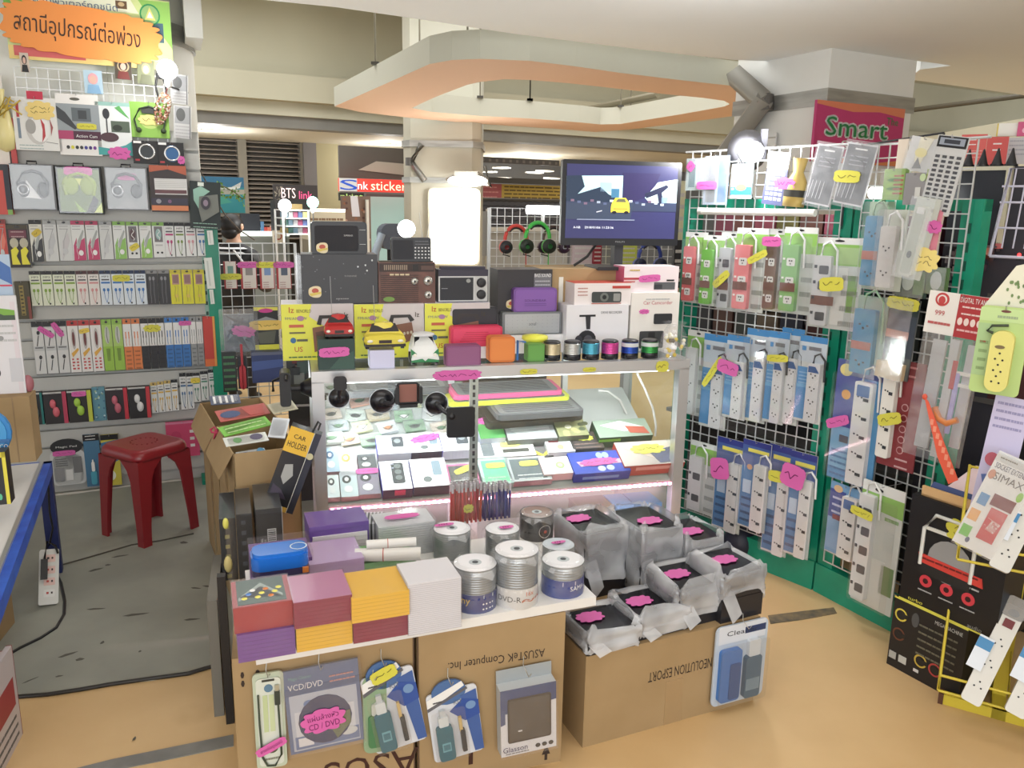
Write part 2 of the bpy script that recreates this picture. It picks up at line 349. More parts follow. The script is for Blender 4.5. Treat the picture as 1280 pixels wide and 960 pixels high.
# ---------------- suspended ring ----------------
Zr = 2.5
outer = [(418, 133), (470, 110), (537, 80), (565, 75), (600, 73.5), (662, 76), (720, 83), (775, 91), (850, 100), (940, 110), (1000, 122), (960, 138), (925, 144), (850, 154), (787, 162), (744, 165), (694, 161), (602, 155), (552, 151), (509, 147), (450, 140)]
inner = [(515, 135), (525, 130), (545, 121), (584, 106), (600, 102.5), (631, 99), (662, 100), (710, 104), (756, 109), (825, 117), (880, 122.5), (905, 126), (912, 130), (906, 133), (850, 143), (775, 155), (750, 155.5), (725, 153), (662, 148), (600, 145), (540, 140)]
O = [gz(x, y, Zr).xy for x, y in outer]; I = [gz(x, y, Zr).xy for x, y in inner]
it = It('ceiling_ring', 'big suspended cream ring with an orange underside over the stall', 'ceiling ring', (0, 0, 0))
rim = it.p('ring_body'); und = it.p('orange_underside', label='orange painted underside'); cr = C(196, 194, 176, .7); orn = C(244, 200, 168, .8)
n = len(O); th = .17
for j in range(n):
    k2 = (j+1) % n; a, b_, c_, d_ = O[j], O[k2], I[k2], I[j]
    und.face([(a.x, a.y, Zr), (d_.x, d_.y, Zr), (c_.x, c_.y, Zr), (b_.x, b_.y, Zr)], orn)
    rim.add([(a.x, a.y, Zr), (b_.x, b_.y, Zr), (b_.x, b_.y, Zr+th), (a.x, a.y, Zr+th), (d_.x, d_.y, Zr), (c_.x, c_.y, Zr), (c_.x, c_.y, Zr+th), (d_.x, d_.y, Zr+th)], [(0, 1, 2, 3), (5, 4, 7, 6), (3, 2, 6, 7)], cr)
wr = 0
for px, py in ((468, 95), (483, 90), (535, 66), (541, 64), (610, 62), (637, 62), (762, 70), (790, 76), (838, 84), (877, 90), (636, 128), (655, 133), (768, 140), (808, 132), (584, 124)):
    wr += 1; p = gz(px, py, Zr+th); best = min(O+I, key=lambda v: (v-p.xy).length); w_ = it.p('hanger_wire#%d' % wr)
    w_.tube([(best.x, best.y, Zr+th), (best.x, best.y, 3.9)], .008, C(120, 112, 90, .5), 5); w_.box(best.x-.03, best.x+.03, best.y-.03, best.y+.03, Zr+th, Zr+th+.02, C(70, 66, 56))
it.done()
# rail seen through the ring
p, q = gz(705, 143, 2.75), gz(822, 118, 2.75)
b = MB(); b.tube([p, q], .035, C(120, 110, 84, .6), 4); o = b.make('ceiling_rail'); o['label'] = 'dark cable rail under the ceiling seen through the ring'; o['category'] = 'rail'
# ---------------- pillars ----------------
def column(name, corner, pl, pr, z0_, z1_, m, extra=None):
    """square column on the grid whose near corner is `corner`; side lengths found so the edges meet image columns pl, pr"""
    def length(dv, px):
        lo, hi = .05, 3
        for _ in range(40):
            mid = (lo+hi)/2; x = proj((corner.x+dv.x*mid, corner.y+dv.y*mid, 2.2))[0]
            if (x > px) == (dv.x < 0): lo = mid
            else: hi = mid
        return lo
    dl = Vector((-sin(GY), cos(GY))); dr = Vector((cos(GY), sin(GY)))
    L, Q = length(dl, pl), length(dr, pr); c = corner
    pts = [(c.x, c.y), (c.x+dr.x*Q, c.y+dr.y*Q), (c.x+dr.x*Q+dl.x*L, c.y+dr.y*Q+dl.y*L), (c.x+dl.x*L, c.y+dl.y*L)]
    mb = MB(); mb.slab(pts, z0_, z1_, m); o = struct(name, mb); return dl, dr, L, Q
cc = gz(1040, 60, Zs).xy
dl, dr, L, Q = column('pillar_right', cc, 917, 1137, 0, 3.9, noisy('pillar_paint', (226, 226, 222), (234, 234, 230), 1.5, .7))
steel = noisy('brushed_band', (150, 150, 146), (176, 176, 172), 3, .35, 3, (1, 1, 8), 0, None, .5)
zA = Pan(cc.x, cc.y, GY).hit(1044, 111)[1]; zB = Pan(cc.x, cc.y, GY).hit(1044, 132)[1]
b = MB(); e_ = .012; P4 = lambda a, c_: (cc.x+dr.x*a+dl.x*c_, cc.y+dr.y*a+dl.y*c_)
b.slab([P4(-e_, -e_), P4(Q+e_, -e_), P4(Q+e_, L+e_), P4(-e_, L+e_)], zB, zA, steel); struct('trim_3', b)
# angled steel bracket on the left face
PL = Pan(cc.x, cc.y, math.atan2(-dl.y, -dl.x))
it = It('steel_bracket', 'grey steel strut bracket bent round the left side of the right pillar', 'bracket', (0, 0, 0))
mb = it.p('bracket_arm'); 
def onPL(px, py, off=.05): a, z = PL.hit(px, py, off); return PL.at(a, z, off)
sb = C(150, 146, 136, .5); mb.tube([onPL(918, 94, .08), onPL(956, 128, .08)], .075, sb, 4); mb.tube([onPL(957, 122, .08), onPL(898, 204, .08)], .085, sb, 4)
mb = it.p('bolt_box'); mb.tube([onPL(958, 118, .07), onPL(958, 138, .07)], .05, C(96, 92, 86, .5), 4); mb.tube([onPL(953, 138, .07), onPL(953, 145, .07)], .012, BK, 6)
it.done()
def onPR(px, py, off=.03): pn = Pan(cc.x, cc.y, GY); a, z = pn.hit(px, py, off); return a, z
pn = Pan(cc.x, cc.y, GY)
kw, w_, h_ = place(pn, 1018, 130, 1128, 205, .02, .03)
it = It('shop_banner', 'magenta banner with green lettering on the right pillar', 'banner', **kw)
b = it.p('cloth'); b.box(-w_/2, w_/2, -.02, 0, 0, h_+.0, C(214, 54, 120, .6)); d = D(b, -w_/2, w_/2, 0, h_, -.02)
d.g([(0, 0), (1, 0), (1, .16), (.7, .1), (.4, .14), (0, .06)], C(240, 130, 90)); d.g([(0, .95), (.3, .9), (.7, .97), (1, .9), (1, 1), (0, 1)], C(240, 140, 80))
[d.t('Smart', .465+.018*cos(a), .4+.03*sin(a), .31, W, 2, .70) for a in range(0, 7)]; d.t('Smart', .465, .4, .31, C(20, 140, 70), 4, .70); d.t('The', .86, .24, .13, C(20, 140, 70), 4, .14)
d.t('Shop', .5, .72, .2, W, 2, .4); it.done()
# white board and the lamp on the left face
PF = PL
pr_ = PL
kw, w_, h_ = place(pr_, 925, 168, 968, 215, .01, .03)
it = It('paper_sheet', 'white paper board hanging behind the bright lamp on the rack', 'paper', **kw)
b = it.p('sheet'); b.box(-w_/2, w_/2, -.01, 0, 0, h_, W); b.box(-w_/2, w_/2, -.012, -.01, h_*.86, h_*.9, C(190, 188, 180)); it.done()
# middle pillar with bands and light box
mp = gz(512, 158, 2.5); YM = 9.4
ctr = EYEV + ray(556, 200)*(YM/ray(556, 200).y)
hw = 44/FPX*YM*1.02
def octo(c, r, ch): return [(c.x-r+ch, c.y-r), (c.x+r-ch, c.y-r), (c.x+r, c.y-r+ch), (c.x+r, c.y+r-ch), (c.x+r-ch, c.y+r), (c.x-r+ch, c.y+r), (c.x-r, c.y+r-ch), (c.x-r, c.y-r+ch)]
b = MB(); b.slab(octo(ctr, hw, .09), 0, 3.9, noisy('pillar_paint_warm', (184, 181, 166), (192, 189, 176), 1.5, .7)); struct('pillar_middle', b)
pz = Pan(ctr.x, ctr.y-hw, 0)
b = MB()
for ya, yb in ((176, 184), (222, 229)):
    b.slab(octo(ctr, hw+.02, .1), pz.hit(556, yb)[1], pz.hit(556, ya)[1], steel)
struct('trim_4', b)
it = It('steel_bracket', 'thin steel strut bracket on the left edge of the middle pillar', 'bracket', (0, 0, 0))
q = lambda x, y: pz.at(*pz.hit(x, y, .04), .04)
it.p('bracket_arm').tube([q(527, 180), q(514, 202), q(531, 226)], .035, steel, 4); it.p('bolt_box').tube([q(512, 197), q(512, 207)], .045, C(90, 88, 84), 4); it.done()
pz2 = Pan(ctr.x, ctr.y-hw, 0)
kw, w_, h_ = place(pz2, 535, 235, 600, 332, .08, .08)
it = It('light_box', 'glowing white poster light box on the middle pillar', 'light box', **kw)
it.p('housing').rr(-w_/2, w_/2, 0, h_, .06, -.07, 0, C(220, 214, 190)); it.p('lit_panel').rr(-w_/2+.02, w_/2-.02, .02, h_-.02, .05, -.08, -.07, C(255, 255, 246, .5, 0, 3.2)); it.done()
# flood lamp over it
yl = 8.75; P = EYEV + ray(585, 222)*(yl/ray(585, 222).y)
it = It('flood_lamp', 'broad grey flood lamp lit white above the light box', 'lamp', P, 0)
sc = yl/FPX
it.p('housing').add([(-27*sc, -.1, -4*sc), (26*sc, -.1, -10*sc), (26*sc, .12, -2*sc), (12*sc, .12, 8*sc), (-14*sc, .12, 6*sc), (-27*sc, .12, 0)], [(0, 1, 2, 3, 4, 5)], C(150, 146, 134, .5)).box(-16*sc, 12*sc, -.1, .12, 0, 7*sc, C(140, 136, 126))
it.p('lens').ball(0, -.06, -4*sc, 24*sc, .09, 7*sc, C(255, 255, 250, .5, 0, 8)); it.p('arm').tube([(20*sc, 0, 14*sc), (28*sc, 0, -10*sc), (8*sc, 0, 2*sc)], .02, C(96, 92, 84), 5); it.done()
point('flood_lamp_light', P+Vector((0, -.3, -.15)), 14, .12)
# left column behind the wall of packages
def grid(mb, x0, x1, z0, z1, cell, c, r=.0022, y=0, skip=None):
    n = int(round((x1-x0)/cell)); m = int(round((z1-z0)/cell))
    for i in range(n+1): x = x0+(x1-x0)*i/n; mb.box(x-r, x+r, y-r, y+r, z0, z1, c)
    for j in range(m+1): z_ = z0+(z1-z0)*j/m; mb.box(x0, x1, y-r-.002, y+r-.002, z_-r, z_+r, c)
ORD = ['first', 'second', 'third', 'fourth', 'fifth', 'sixth', 'seventh', 'eighth', 'ninth', 'tenth', 'eleventh', 'twelfth', 'thirteenth', 'fourteenth', 'fifteenth', 'sixteenth']
# ---------------- far shops ----------------
def board(name, label, cat, y, x0, y0, x1, y1, t=.04, yaw=GY, group=None):
    p = EYEV+ray((x0+x1)/2, (y0+y1)/2)*(y/ray((x0+x1)/2, (y0+y1)/2).y); pan = Pan(p.x, p.y, yaw)
    kw, w_, h_ = place(pan, x0, y0, x1, y1, t, t, ); it = It(name, label, cat, group=group, **kw); return it, w_, h_
it, w_, h_ = board('shop_sign', 'dark sign with white and pink lettering beside the louvres', 'sign', 8.0, 342, 231, 397, 252)
b = it.p('sign_board'); b.box(-w_/2, w_/2, -.04, 0, 0, h_, C(70, 64, 66)); d = D(b, -w_/2, w_/2, 0, h_, -.04)
for i in range(40): d.e(random.uniform(.02, .2), random.uniform(.05, .95), .012, .05, random.choice([C(190, 180, 160), C(120, 110, 96)]), 1, 6)
l = it.p('lettering'); d2 = D(l, -w_/2, w_/2, 0, h_, -.044); d2.t('BTS', .33, .5, .6, C(255, 226, 224, .5, 0, .6), 1, .32); d2.t('link', .72, .6, .46, C(255, 96, 150, .5, 0, .6), 1, .3); it.done()
it, w_, h_ = board('shop_sign', 'red and blue lit sticker shop sign above the far window', 'sign', 9.6, 424, 224, 514, 240)
b = it.p('sign_board'); b.box(-w_/2, w_/2, -.04, 0, 0, h_, C(236, 70, 60, .5, 0, .5)); d = D(b, -w_/2, w_/2, 0, h_, -.04); d.r(0, 0, .24, 1, W)
l = it.p('lettering'); d = D(l, -w_/2, w_/2, 0, h_, -.043); d.t('S', .13, .5, .8, C(30, 80, 190, .5, 0, .3), 1, .24); d.t('nk', .32, .52, .6, C(255, 240, 245, .5, 0, .8), 1, .14); d.t('sticker', .68, .5, .72, C(255, 236, 200, .5, 0, .8), 1, .5); it.done()
it, w_, h_ = board('shop_sign', 'green lettered black sign under the red sticker shop sign', 'sign', 9.5, 424, 241, 455, 251)
b = it.p('sign_board'); b.box(-w_/2, w_/2, -.04, 0, 0, h_, C(44, 48, 40)); l = it.p('lettering'); D(l, -w_/2, w_/2, 0, h_, -.043).t('nkjet', .5, .5, .75, C(190, 235, 130, .5, 0, .5), 1, .9); it.done()
it, w_, h_ = board('shop_window', 'pale mint lit shop window under the red sticker sign', 'window', 9.9, 462, 243, 512, 330)
it.p('frame').box(-w_/2-.03, w_/2, -.03, 0, -1.0, h_, C(110, 112, 110)); it.p('pane').box(-w_/2, w_/2, -.05, -.03, -1.0, h_-.03, C(176, 208, 202, .3, 0, .25)); it.done()
it, w_, h_ = board('shop_banner', 'pink and yellow banner behind the monitor over the dark shutter', 'banner', 12.5, 596, 231, 706, 248)
b = it.p('cloth'); b.box(-w_/2, w_/2, -.04, 0, 0, h_, C(206, 172, 66)); d = D(b, -w_/2, w_/2, 0, h_, -.04); d.r(0, 0, .27, 1, C(198, 96, 104)); d.lines(.3, .95, .12, .9, 4, C(110, 86, 40), 2, .5, 4); d.lines(.03, .24, .2, .9, 3, C(230, 150, 150), 2, .4, 5); it.done()
it, w_, h_ = board('patterned_shutter', 'dark grey wave patterned wall below the pink and yellow banner', 'wall panel', 12.6, 596, 249, 712, 284)
b = it.p('panel'); b.box(-w_/2, w_/2, -.02, 0, -.2, h_, C(92, 92, 100))
for r_ in range(6):
    for c_ in range(16):
        x = -w_/2+w_*(c_+(r_ % 2)*.5)/16; z = h_*(r_+.3)/6
        b.tube([(x, -.025, z), (x+w_/32, -.025, z+.02), (x+w_/16, -.025, z)], .008, C(70, 70, 80), 3)
it.done()
it, w_, h_ = board('shop_counter', 'pale grey far counter under the dark patterned wall', 'counter', 11.5, 596, 284, 700, 335)
it.p('top').box(-w_/2, w_/2, -.3, 0, h_-.05, h_, C(216, 214, 206)); it.p('body').box(-w_/2, w_/2, -.25, 0, -.9, h_-.05, C(176, 176, 172)); it.done()
it, w_, h_ = board('standing_mirror', 'slim grey panel standing on the counter right of the light box', 'panel', 10.8, 600, 264, 611, 320)
it.p('panel').box(-w_/2, w_/2, -.03, 0, 0, h_, C(160, 164, 168, .3)); it.p('post').box(w_/2-.02, w_/2+.03, -.05, .02, -.1, h_+.03, C(196, 192, 176)); it.done()
# soffit boards over the sticker shop
it, w_, h_ = board('shop_fascia', 'dark grey fascia board above the sticker shop', 'fascia', 9.9, 424, 184, 514, 223)
it.p('board').box(-w_/2, w_/2, -.04, 0, 0, h_, C(104, 98, 90)); it.p('shelf').add([(-w_/4, -.05, h_*.25), (w_/2, -.05, h_*.12), (w_/2, -.05, h_*.5), (0, -.05, h_*.55)], [(0, 1, 2, 3)], C(196, 190, 172)); it.done()
it, w_, h_ = board('air_grille', 'long dark air grille in the ceiling right of the middle pillar', 'grille', 11.5, 600, 198, 700, 205)
b = it.p('grille'); b.box(-w_/2, w_/2, -.02, 0, 0, h_, C(74, 66, 60)); d = D(b, -w_/2, w_/2, 0, h_, -.02)
for i in range(12): d.r(i/12+.03, .3, i/12+.06, .8, C(110, 100, 90))
it.done()
it, w_, h_ = board('air_grille', 'dark band of ceiling slot over the yellow banner', 'grille', 12.3, 612, 223, 702, 230); it.p('grille').box(-w_/2, w_/2, -.02, 0, 0, h_, C(84, 80, 76)); it.done()
# posters on the louvres
it, w_, h_ = board('sea_poster', 'blue green seaside poster hung on the louvres', 'poster', 8.6, 252, 221, 306, 266)
b = it.p('print'); b.box(-w_/2, w_/2, -.02, 0, 0, h_, C(36, 140, 150)); d = D(b, -w_/2, w_/2, 0, h_, -.02); d.r(.0, 0, 1, .28, C(40, 110, 150)); d.g([(.2, .3), (.7, .28), (.95, .12), (.9, .3), (.6, .4)], C(220, 226, 220)); d.r(0, .34, 1, .48, C(168, 166, 150))
d.g([(.1, .5), (.5, .55), (.7, .7), (.3, .8)], C(60, 160, 140)); it.p('frame').box(-w_/2-.03, w_/2+.03, -.01, .02, -.04, 0, C(140, 130, 116)); it.done()
# leafy sprig at the booth corner
it = It('trailing_plant', 'small sprig of green leaves in front of the seaside poster', 'plant', EYEV+ray(285, 240)*(6.2/ray(285, 240).y))
st = it.p('stem'); lf = it.p('leaves'); st.tube([(-.12, 0, .05), (-.03, 0, .04), (.05, 0, 0), (.11, 0, -.05)], .005, C(110, 110, 60), 5)
rr_ = random.Random(5)
for i in range(46):
    t = rr_.random(); x = -.13+.25*t+rr_.uniform(-.02, .02); z = .06-.12*t+rr_.uniform(-.05, .05); a = rr_.uniform(0, 6.28); L = rr_.uniform(.02, .04)
    lf.add([(x, rr_.uniform(-.03, .03), z), (x+L*.5*cos(a+.5), 0.01, z+L*.5*sin(a+.5)), (x+L*cos(a), -.01, z+L*sin(a)), (x+L*.5*cos(a-.5), .01, z+L*.5*sin(a-.5))], [(0, 1, 2, 3)], C(120+rr_.randint(-20, 20), 168, 66))
it.done()
# booth behind: counter, shelf of boxes, person
def far_box(name, label, cat, y, x0, y0, x1, y1, c, t=.2, group=None, deco=None):
    it, w_, h_ = board(name, label, cat, y, x0, y0, x1, y1, t, GY, group); b = it.p('body'); b.box(-w_/2, w_/2, -t, 0, 0, h_, c)
    if deco: deco(it, b, D(b, -w_/2, w_/2, 0, h_, -t), w_, h_)
    it.done()
def dk_top(it, b, d, w_, h_): d.r(0, 0, 1, .3, C(250, 250, 246)); 
it, w_, h_ = board('glass_counter', 'bright glass topped counter behind the seated seller', 'counter', 7.7, 284, 290, 362, 303, .3)
it.p('top').box(-w_/2, w_/2, -.3, 0, h_*.6, h_, C(240, 250, 244, .3, 0, .7)); it.p('body').box(-w_/2, w_/2, -.28, 0, -it.loc.z, h_*.6, C(150, 160, 158)); it.done()
far_box('display_screen', 'black flat screen standing on the far bright counter', 'screen', 7.7, 301, 267, 325, 290, C(40, 42, 52), .05)
rr_ = random.Random(11)
for i in range(16):
    x = 296+i*4.3; hh = rr_.choice([6, 8, 11, 13]); cc_ = rr_.choice([(226, 120, 96), (214, 70, 60), (90, 140, 190), (240, 200, 190), (110, 80, 150), (70, 150, 130), (236, 236, 230), (60, 70, 150)])
    far_box('small_box', 'small coloured box in the row on the far bright counter, %s from its left end' % ORD[i], 'box', 7.75, x, 290-hh, x+4, 290, C(*cc_), .06, 'coloured boxes on the far counter')
it, w_, h_ = board('goods_rack', 'white wire rack stacked with small boxes below the pink lettered sign', 'rack', 7.0, 354, 262, 386, 292, .3)
f_ = it.p('frame')
for x in (-w_/2, w_/2):
    for y in (-.3, 0): f_.tube([(x, y, -it.loc.z), (x, y, h_)], .01, W, 5)
for v in (.0, .33, .66, 1): f_.box(-w_/2, w_/2, -.3, 0, h_*v-.01, h_*v, W)
it.done()
cols = [(150, 186, 214), (226, 226, 230), (196, 90, 130), (90, 110, 170), (235, 205, 120), (110, 170, 160)]
k = 0
for r_ in range(3):
    for c_ in range(5):
        x = 355+c_*6; y = 272+r_*10
        far_box('small_box', '%s stock box, %s on the %s shelf of the white wire rack' % (['pale blue', 'white', 'crimson', 'navy', 'yellow', 'green'][k % 6], ['first', 'second', 'third', 'fourth', 'fifth'][c_], ['top', 'middle', 'bottom'][r_]), 'box', 6.95, x, y-7, x+5.2, y, C(*cols[k % 6]), .15, 'stock boxes on the white wire rack'); k += 1
far_box('round_price_board', 'white card with a red ring standing on the far counter edge', 'card', 7.0, 341, 288, 355, 304, C(236, 226, 206), .02, None, lambda it, b, d, w_, h_: (d.e(.5, .45, .33, .3, C(200, 80, 70), 1), d.e(.5, .45, .22, .2, C(236, 226, 206), 2)))
far_box('storage_shelf', 'dark shelf block behind the two glowing bulbs', 'shelf', 7.6, 344, 250, 388, 290, C(60, 58, 62), .2)
far_box('cardboard_box', 'small brown box between the two bulbs below the pink sign', 'box', 6.95, 364, 255, 378, 262.5, C(170, 130, 70), .1)
far_box('lit_counter', 'cream lit counter with goods under the sticker shop sign', 'counter', 8.4, 386, 261, 432, 300, C(232, 222, 196), .3, None, lambda it, b, d, w_, h_: (b.box(-w_/2, w_/2, -.3, 0, -it.loc.z, 0, C(160, 150, 130)), d.r(0, 0, 1, .1, C(255, 250, 235, .5, 0, 2)), d.lines(.05, .95, .3, .9, 5, C(150, 120, 90), 2, .6, 8)))
it, w_, h_ = board('flower_bunch', 'pink flowers on the far cream counter', 'flowers', 8.3, 400, 263, 424, 278, .1)
a_ = it.p('blossoms'); g_ = it.p('leaves')
for i in range(26): (a_ if i % 2 else g_).ball(rr_.uniform(-w_/2, w_/2), -.05, rr_.uniform(0, h_), .022, .022, .02, C(210, 110, 140) if i % 2 else C(120, 120, 104), 6, 4)
it.done()
it, w_, h_ = board('hanging_goods', 'rack of brown and white goods at the sticker shop doorway', 'goods rack', 8.8, 430, 245, 466, 330, .1)
b = it.p('rack'); b.box(-w_/2, w_/2, -.04, 0, -it.loc.z, h_, C(120, 92, 78)); d = D(b, -w_/2, w_/2, 0, h_, -.04)
for i in range(60): d.e(random.uniform(.05, .95), random.uniform(.05, .95), .05, .02, random.choice([C(150, 90, 60), C(190, 150, 130), C(90, 60, 56)]), 1, 6)
d.g([(.3, .0), (.55, .0), (.62, .3), (.35, .3)], C(214, 214, 224), 2); it.p('pole').box(.62*w_/2, .8*w_/2, -.08, -.04, -.6, h_*.95, C(210, 206, 196)); it.done()
it, w_, h_ = board('dark_swivel_chair', 'dark office chair back behind the far counter near the glowing bulb', 'chair', 7.2, 470, 280, 520, 330, .2)
it.p('backrest').rr(-w_*.3, w_*.42, h_*.35, h_, .08, -.12, 0, C(84, 92, 108)); it.p('armrest').tube([(-w_*.45, -.1, 0), (-w_*.42, -.1, h_*.3), (-w_*.25, -.1, h_*.75)], .035, C(150, 164, 182), 6); it.p('base').tube([(0, -.05, -it.loc.z), (0, -.05, h_*.4)], .03, BK, 6); it.done()
# seller seen from behind (seated-height, black jacket)
def person(loc, yaw):
    it = It('person', 'black haired person in a black jacket with white stripes, seen from behind', 'person', loc, yaw)
    sk = bpy.data.meshes.new('skeleton')
    V = [(0, 0, .95), (0, 0, 1.10), (0, -.01, 1.26), (0, 0, 1.335), (0, 0, 1.39), (0, 0, 1.47),
         (.17, 0, 1.245), (.24, -.02, .98), (.17, -.22, .95), (-.17, 0, 1.245), (-.24, -.02, .98), (-.17, -.22, .95),
         (.09, 0, .88), (.10, -.03, .46), (.10, 0, .06), (-.09, 0, .88), (-.10, -.03, .46), (-.10, 0, .06), (.1, -.12, .03), (-.1, -.12, .03)]
    Ed = [(0, 1), (1, 2), (2, 3), (3, 4), (4, 5), (2, 6), (6, 7), (7, 8), (2, 9), (9, 10), (10, 11), (0, 12), (12, 13), (13, 14), (0, 15), (15, 16), (16, 17), (14, 18), (17, 19)]
    rad = [.13, .14, .15, .055, .06, .085, .07, .05, .035, .07, .05, .035, .09, .06, .045, .09, .06, .045, .04, .04]
    sk.from_pydata(V, Ed, []); o = bpy.data.objects.new('body', sk); COL.objects.link(o)
    m = o.modifiers.new('skin', 'SKIN'); sk.skin_vertices if sk.skin_vertices else None
    bpy.context.view_layer.update()
    for i, sv in enumerate(sk.skin_vertices[0].data): sv.radius = (rad[i], rad[i]*.8); sv.use_root = (i == 0)
    o.modifiers.new('sub', 'SUBSURF').levels = 1
    bpy.context.view_layer.update(); me = bpy.data.meshes.new_from_object(o.evaluated_get(bpy.context.evaluated_depsgraph_get()))
    bpy.data.objects.remove(o); b = it.p('body'); skin = C(206, 158, 130); jk = C(30, 30, 36)
    vs = [tuple(v.co) for v in me.vertices]
    up = [tuple(p.vertices) for p in me.polygons if p.center.z > 1.33 or (p.center.y < -.2 and p.center.z > .5)]; rest = [tuple(p.vertices) for p in me.polygons if not (p.center.z > 1.33 or (p.center.y < -.2 and p.center.z > .5))]
    b.add(vs, up, skin, True); b.add(vs, rest, jk, True)
    h = it.p('hair'); h.ball(0, .012, 1.475, .088, .096, .092, C(20, 16, 18), 18, 12); h.ball(0, .05, 1.42, .07, .05, .06, C(20, 16, 18), 14, 8)
    f = it.p('face'); f.ball(0, -.088, 1.455, .012, .016, .016, skin); f.ball(.032, -.082, 1.475, .01, .006, .005, BK); f.ball(-.032, -.082, 1.475, .01, .006, .005, BK); f.ball(0, -.082, 1.425, .02, .006, .005, C(170, 90, 86))
    for s_ in (-1, 1): it.p('ear#%d' % (s_+1)).ball(s_*.086, 0, 1.46, .012, .018, .026, skin)
    j = it.p('jacket_stripes'); 
    for z in (1.30, 1.265): j.lathe([(.12, z), (.15, z-.012)], C(222, 222, 226), n=20)
    for s_ in (-1, 1): j.tube([(s_*.08, .115, 1.28), (s_*.15, .11, 1.2), (s_*.2, .1, 1.1)], .009, C(222, 222, 226), 5)
    it.done()
hp = EYEV+ray(291, 281)*(6.6/ray(291, 281).y)
person((hp.x, hp.y, hp.z-1.475), pi*.9)
# left booth corner: thin bent wire hanging down
q = lambda x, y, Y: EYEV+ray(x, y)*(Y/ray(x, y).y)
b = MB(); b.tube([q(222, 155, 4.6), q(236, 185, 4.6), (q(250, 213, 4.6)), q(262, 236, 4.7), q(281, 268, 4.8), q(300, 288, 4.9), q(318, 300, 5)], .004, C(110, 96, 84), 5); o = b.make('hanging_cable'); o['label'] = 'thin brown cable drooping from the left column past the person'; o['category'] = 'cable'
# bulbs
for px, py, Y, r_, e_, nm in ((356, 257, 6.6, .052, (255, 255, 255), 'white glowing round bulb below the pink lettered sign'), (391, 253, 6.6, .046, (150, 255, 225), 'mint green glowing bulb at the right end of the pink lettered sign'), (508, 286, 4.6, .05, (255, 255, 255), 'white glowing bulb behind the little black pocket radio'), (209, 87, 4.35, .05, (255, 255, 255), 'white glowing bulb on the left column beside the saint pictures')):
    P = q(px, py, Y); it = It('light_bulb', nm, 'bulb', P)
    it.p('globe').ball(0, 0, 0, r_, r_, r_, C(*e_, .5, 0, 9)); it.p('socket').lathe([(.018, -r_*.8), (.018, -r_-.03), (.006, -r_-.04)], C(230, 230, 226), n=12)
    it.p('stem').tube([(0, 0, -r_-.03), (0, 0, -P.z)] if px > 300 else [(0, 0, -r_-.03), (0, .25, -r_-.03)], .005, C(60, 60, 60), 5); it.done(); point('bulb_light', P+Vector((0, -.14, -.02)), 3.5, .05)
it, w_, h_ = board('wire_rack', 'white wire rack of headsets behind the monitor', 'wire rack', 5.35, 612, 262, 862, 340, .01, R(15))
grid(it.p('grid'), -w_/2, w_/2, -.1, h_, .05, WIRE, .0022, 0); [it.p('post#%d' % (x > 0)).box(x-.01, x+.01, 0, .02, -it.loc.z, h_, WIRE) for x in (-w_/2, w_/2)]; it.done()
it, w_, h_ = board('tube_lamp', 'bright tube lamp glowing left of the monitor over the headsets', 'lamp', 5.6, 660, 257, 704, 268, .03, R(15)); it.p('tube').tube([(-w_/2, 0, h_/2), (w_/2, 0, h_/2)], h_/2, C(255, 255, 255, .5, 0, 6), 8); it.p('bracket').box(-.01, .01, .02, .04, -it.loc.z, h_*.3, C(200, 200, 200)); it.done()
# gaming headphones hanging behind
def headset(px, py, Y, c1, c2, label, s=1):
    it = It('gaming_headset', label, 'headphones', q(px, py, Y), R(20), 'gaming headsets hanging behind the stall')
    arc = [(.075*s*cos(R(a)), 0, .09*s*sin(R(a))) for a in range(0, 181, 15)]
    it.p('headband').tube(arc, .012*s, C(*c1), 8); it.p('cushion').tube([(x*.85, 0, z*.85) for x, _, z in arc[3:-3]], .008*s, BK, 6)
    for k_, x in (('ear_cup#1', -.07*s), ('ear_cup#2', .07*s)):
        b = it.p(k_); b.lathe([(0, -.03*s), (.035*s, -.03*s), (.042*s, -.02*s), (.042*s, 0)], C(*c1), x, -.01, -.045*s, axis='y', n=18); b.lathe([(.042*s, 0), (.04*s, .015*s), (.015*s, .018*s)], C(*c2), x, -.01, -.045*s, axis='y', n=18); b.lathe([(.0, -.034*s), (.02*s, -.034*s), (.02*s, -.03*s)], C(*c2), x, -.01, -.045*s, axis='y', n=14)
    it.p('microphone').tube([(-.08*s, -.02, -.06*s), (-.1*s, -.04, -.09*s), (-.06*s, -.06, -.1*s)], .004, BK, 5); it.p('cable').tube([(.07*s, 0, -.08*s), (.075*s, .01, -.2*s), (.05*s, .01, -.32*s)], .004, C(*c1), 5); it.done()
headset(645, 300, 5.2, (226, 60, 50), (40, 40, 46), 'red and black gaming headset hanging left of the green one')
headset(672, 298, 5.2, (60, 200, 70), (24, 40, 26), 'bright green gaming headset hanging left of the monitor', 1.1)
headset(692, 300, 5.3, (96, 70, 66), (60, 30, 60), 'brown gaming headset half hidden behind the monitor edge')
# ---------------- left wall of packages ----------------
LW = Pan(-1.9, 4.48, R(23))
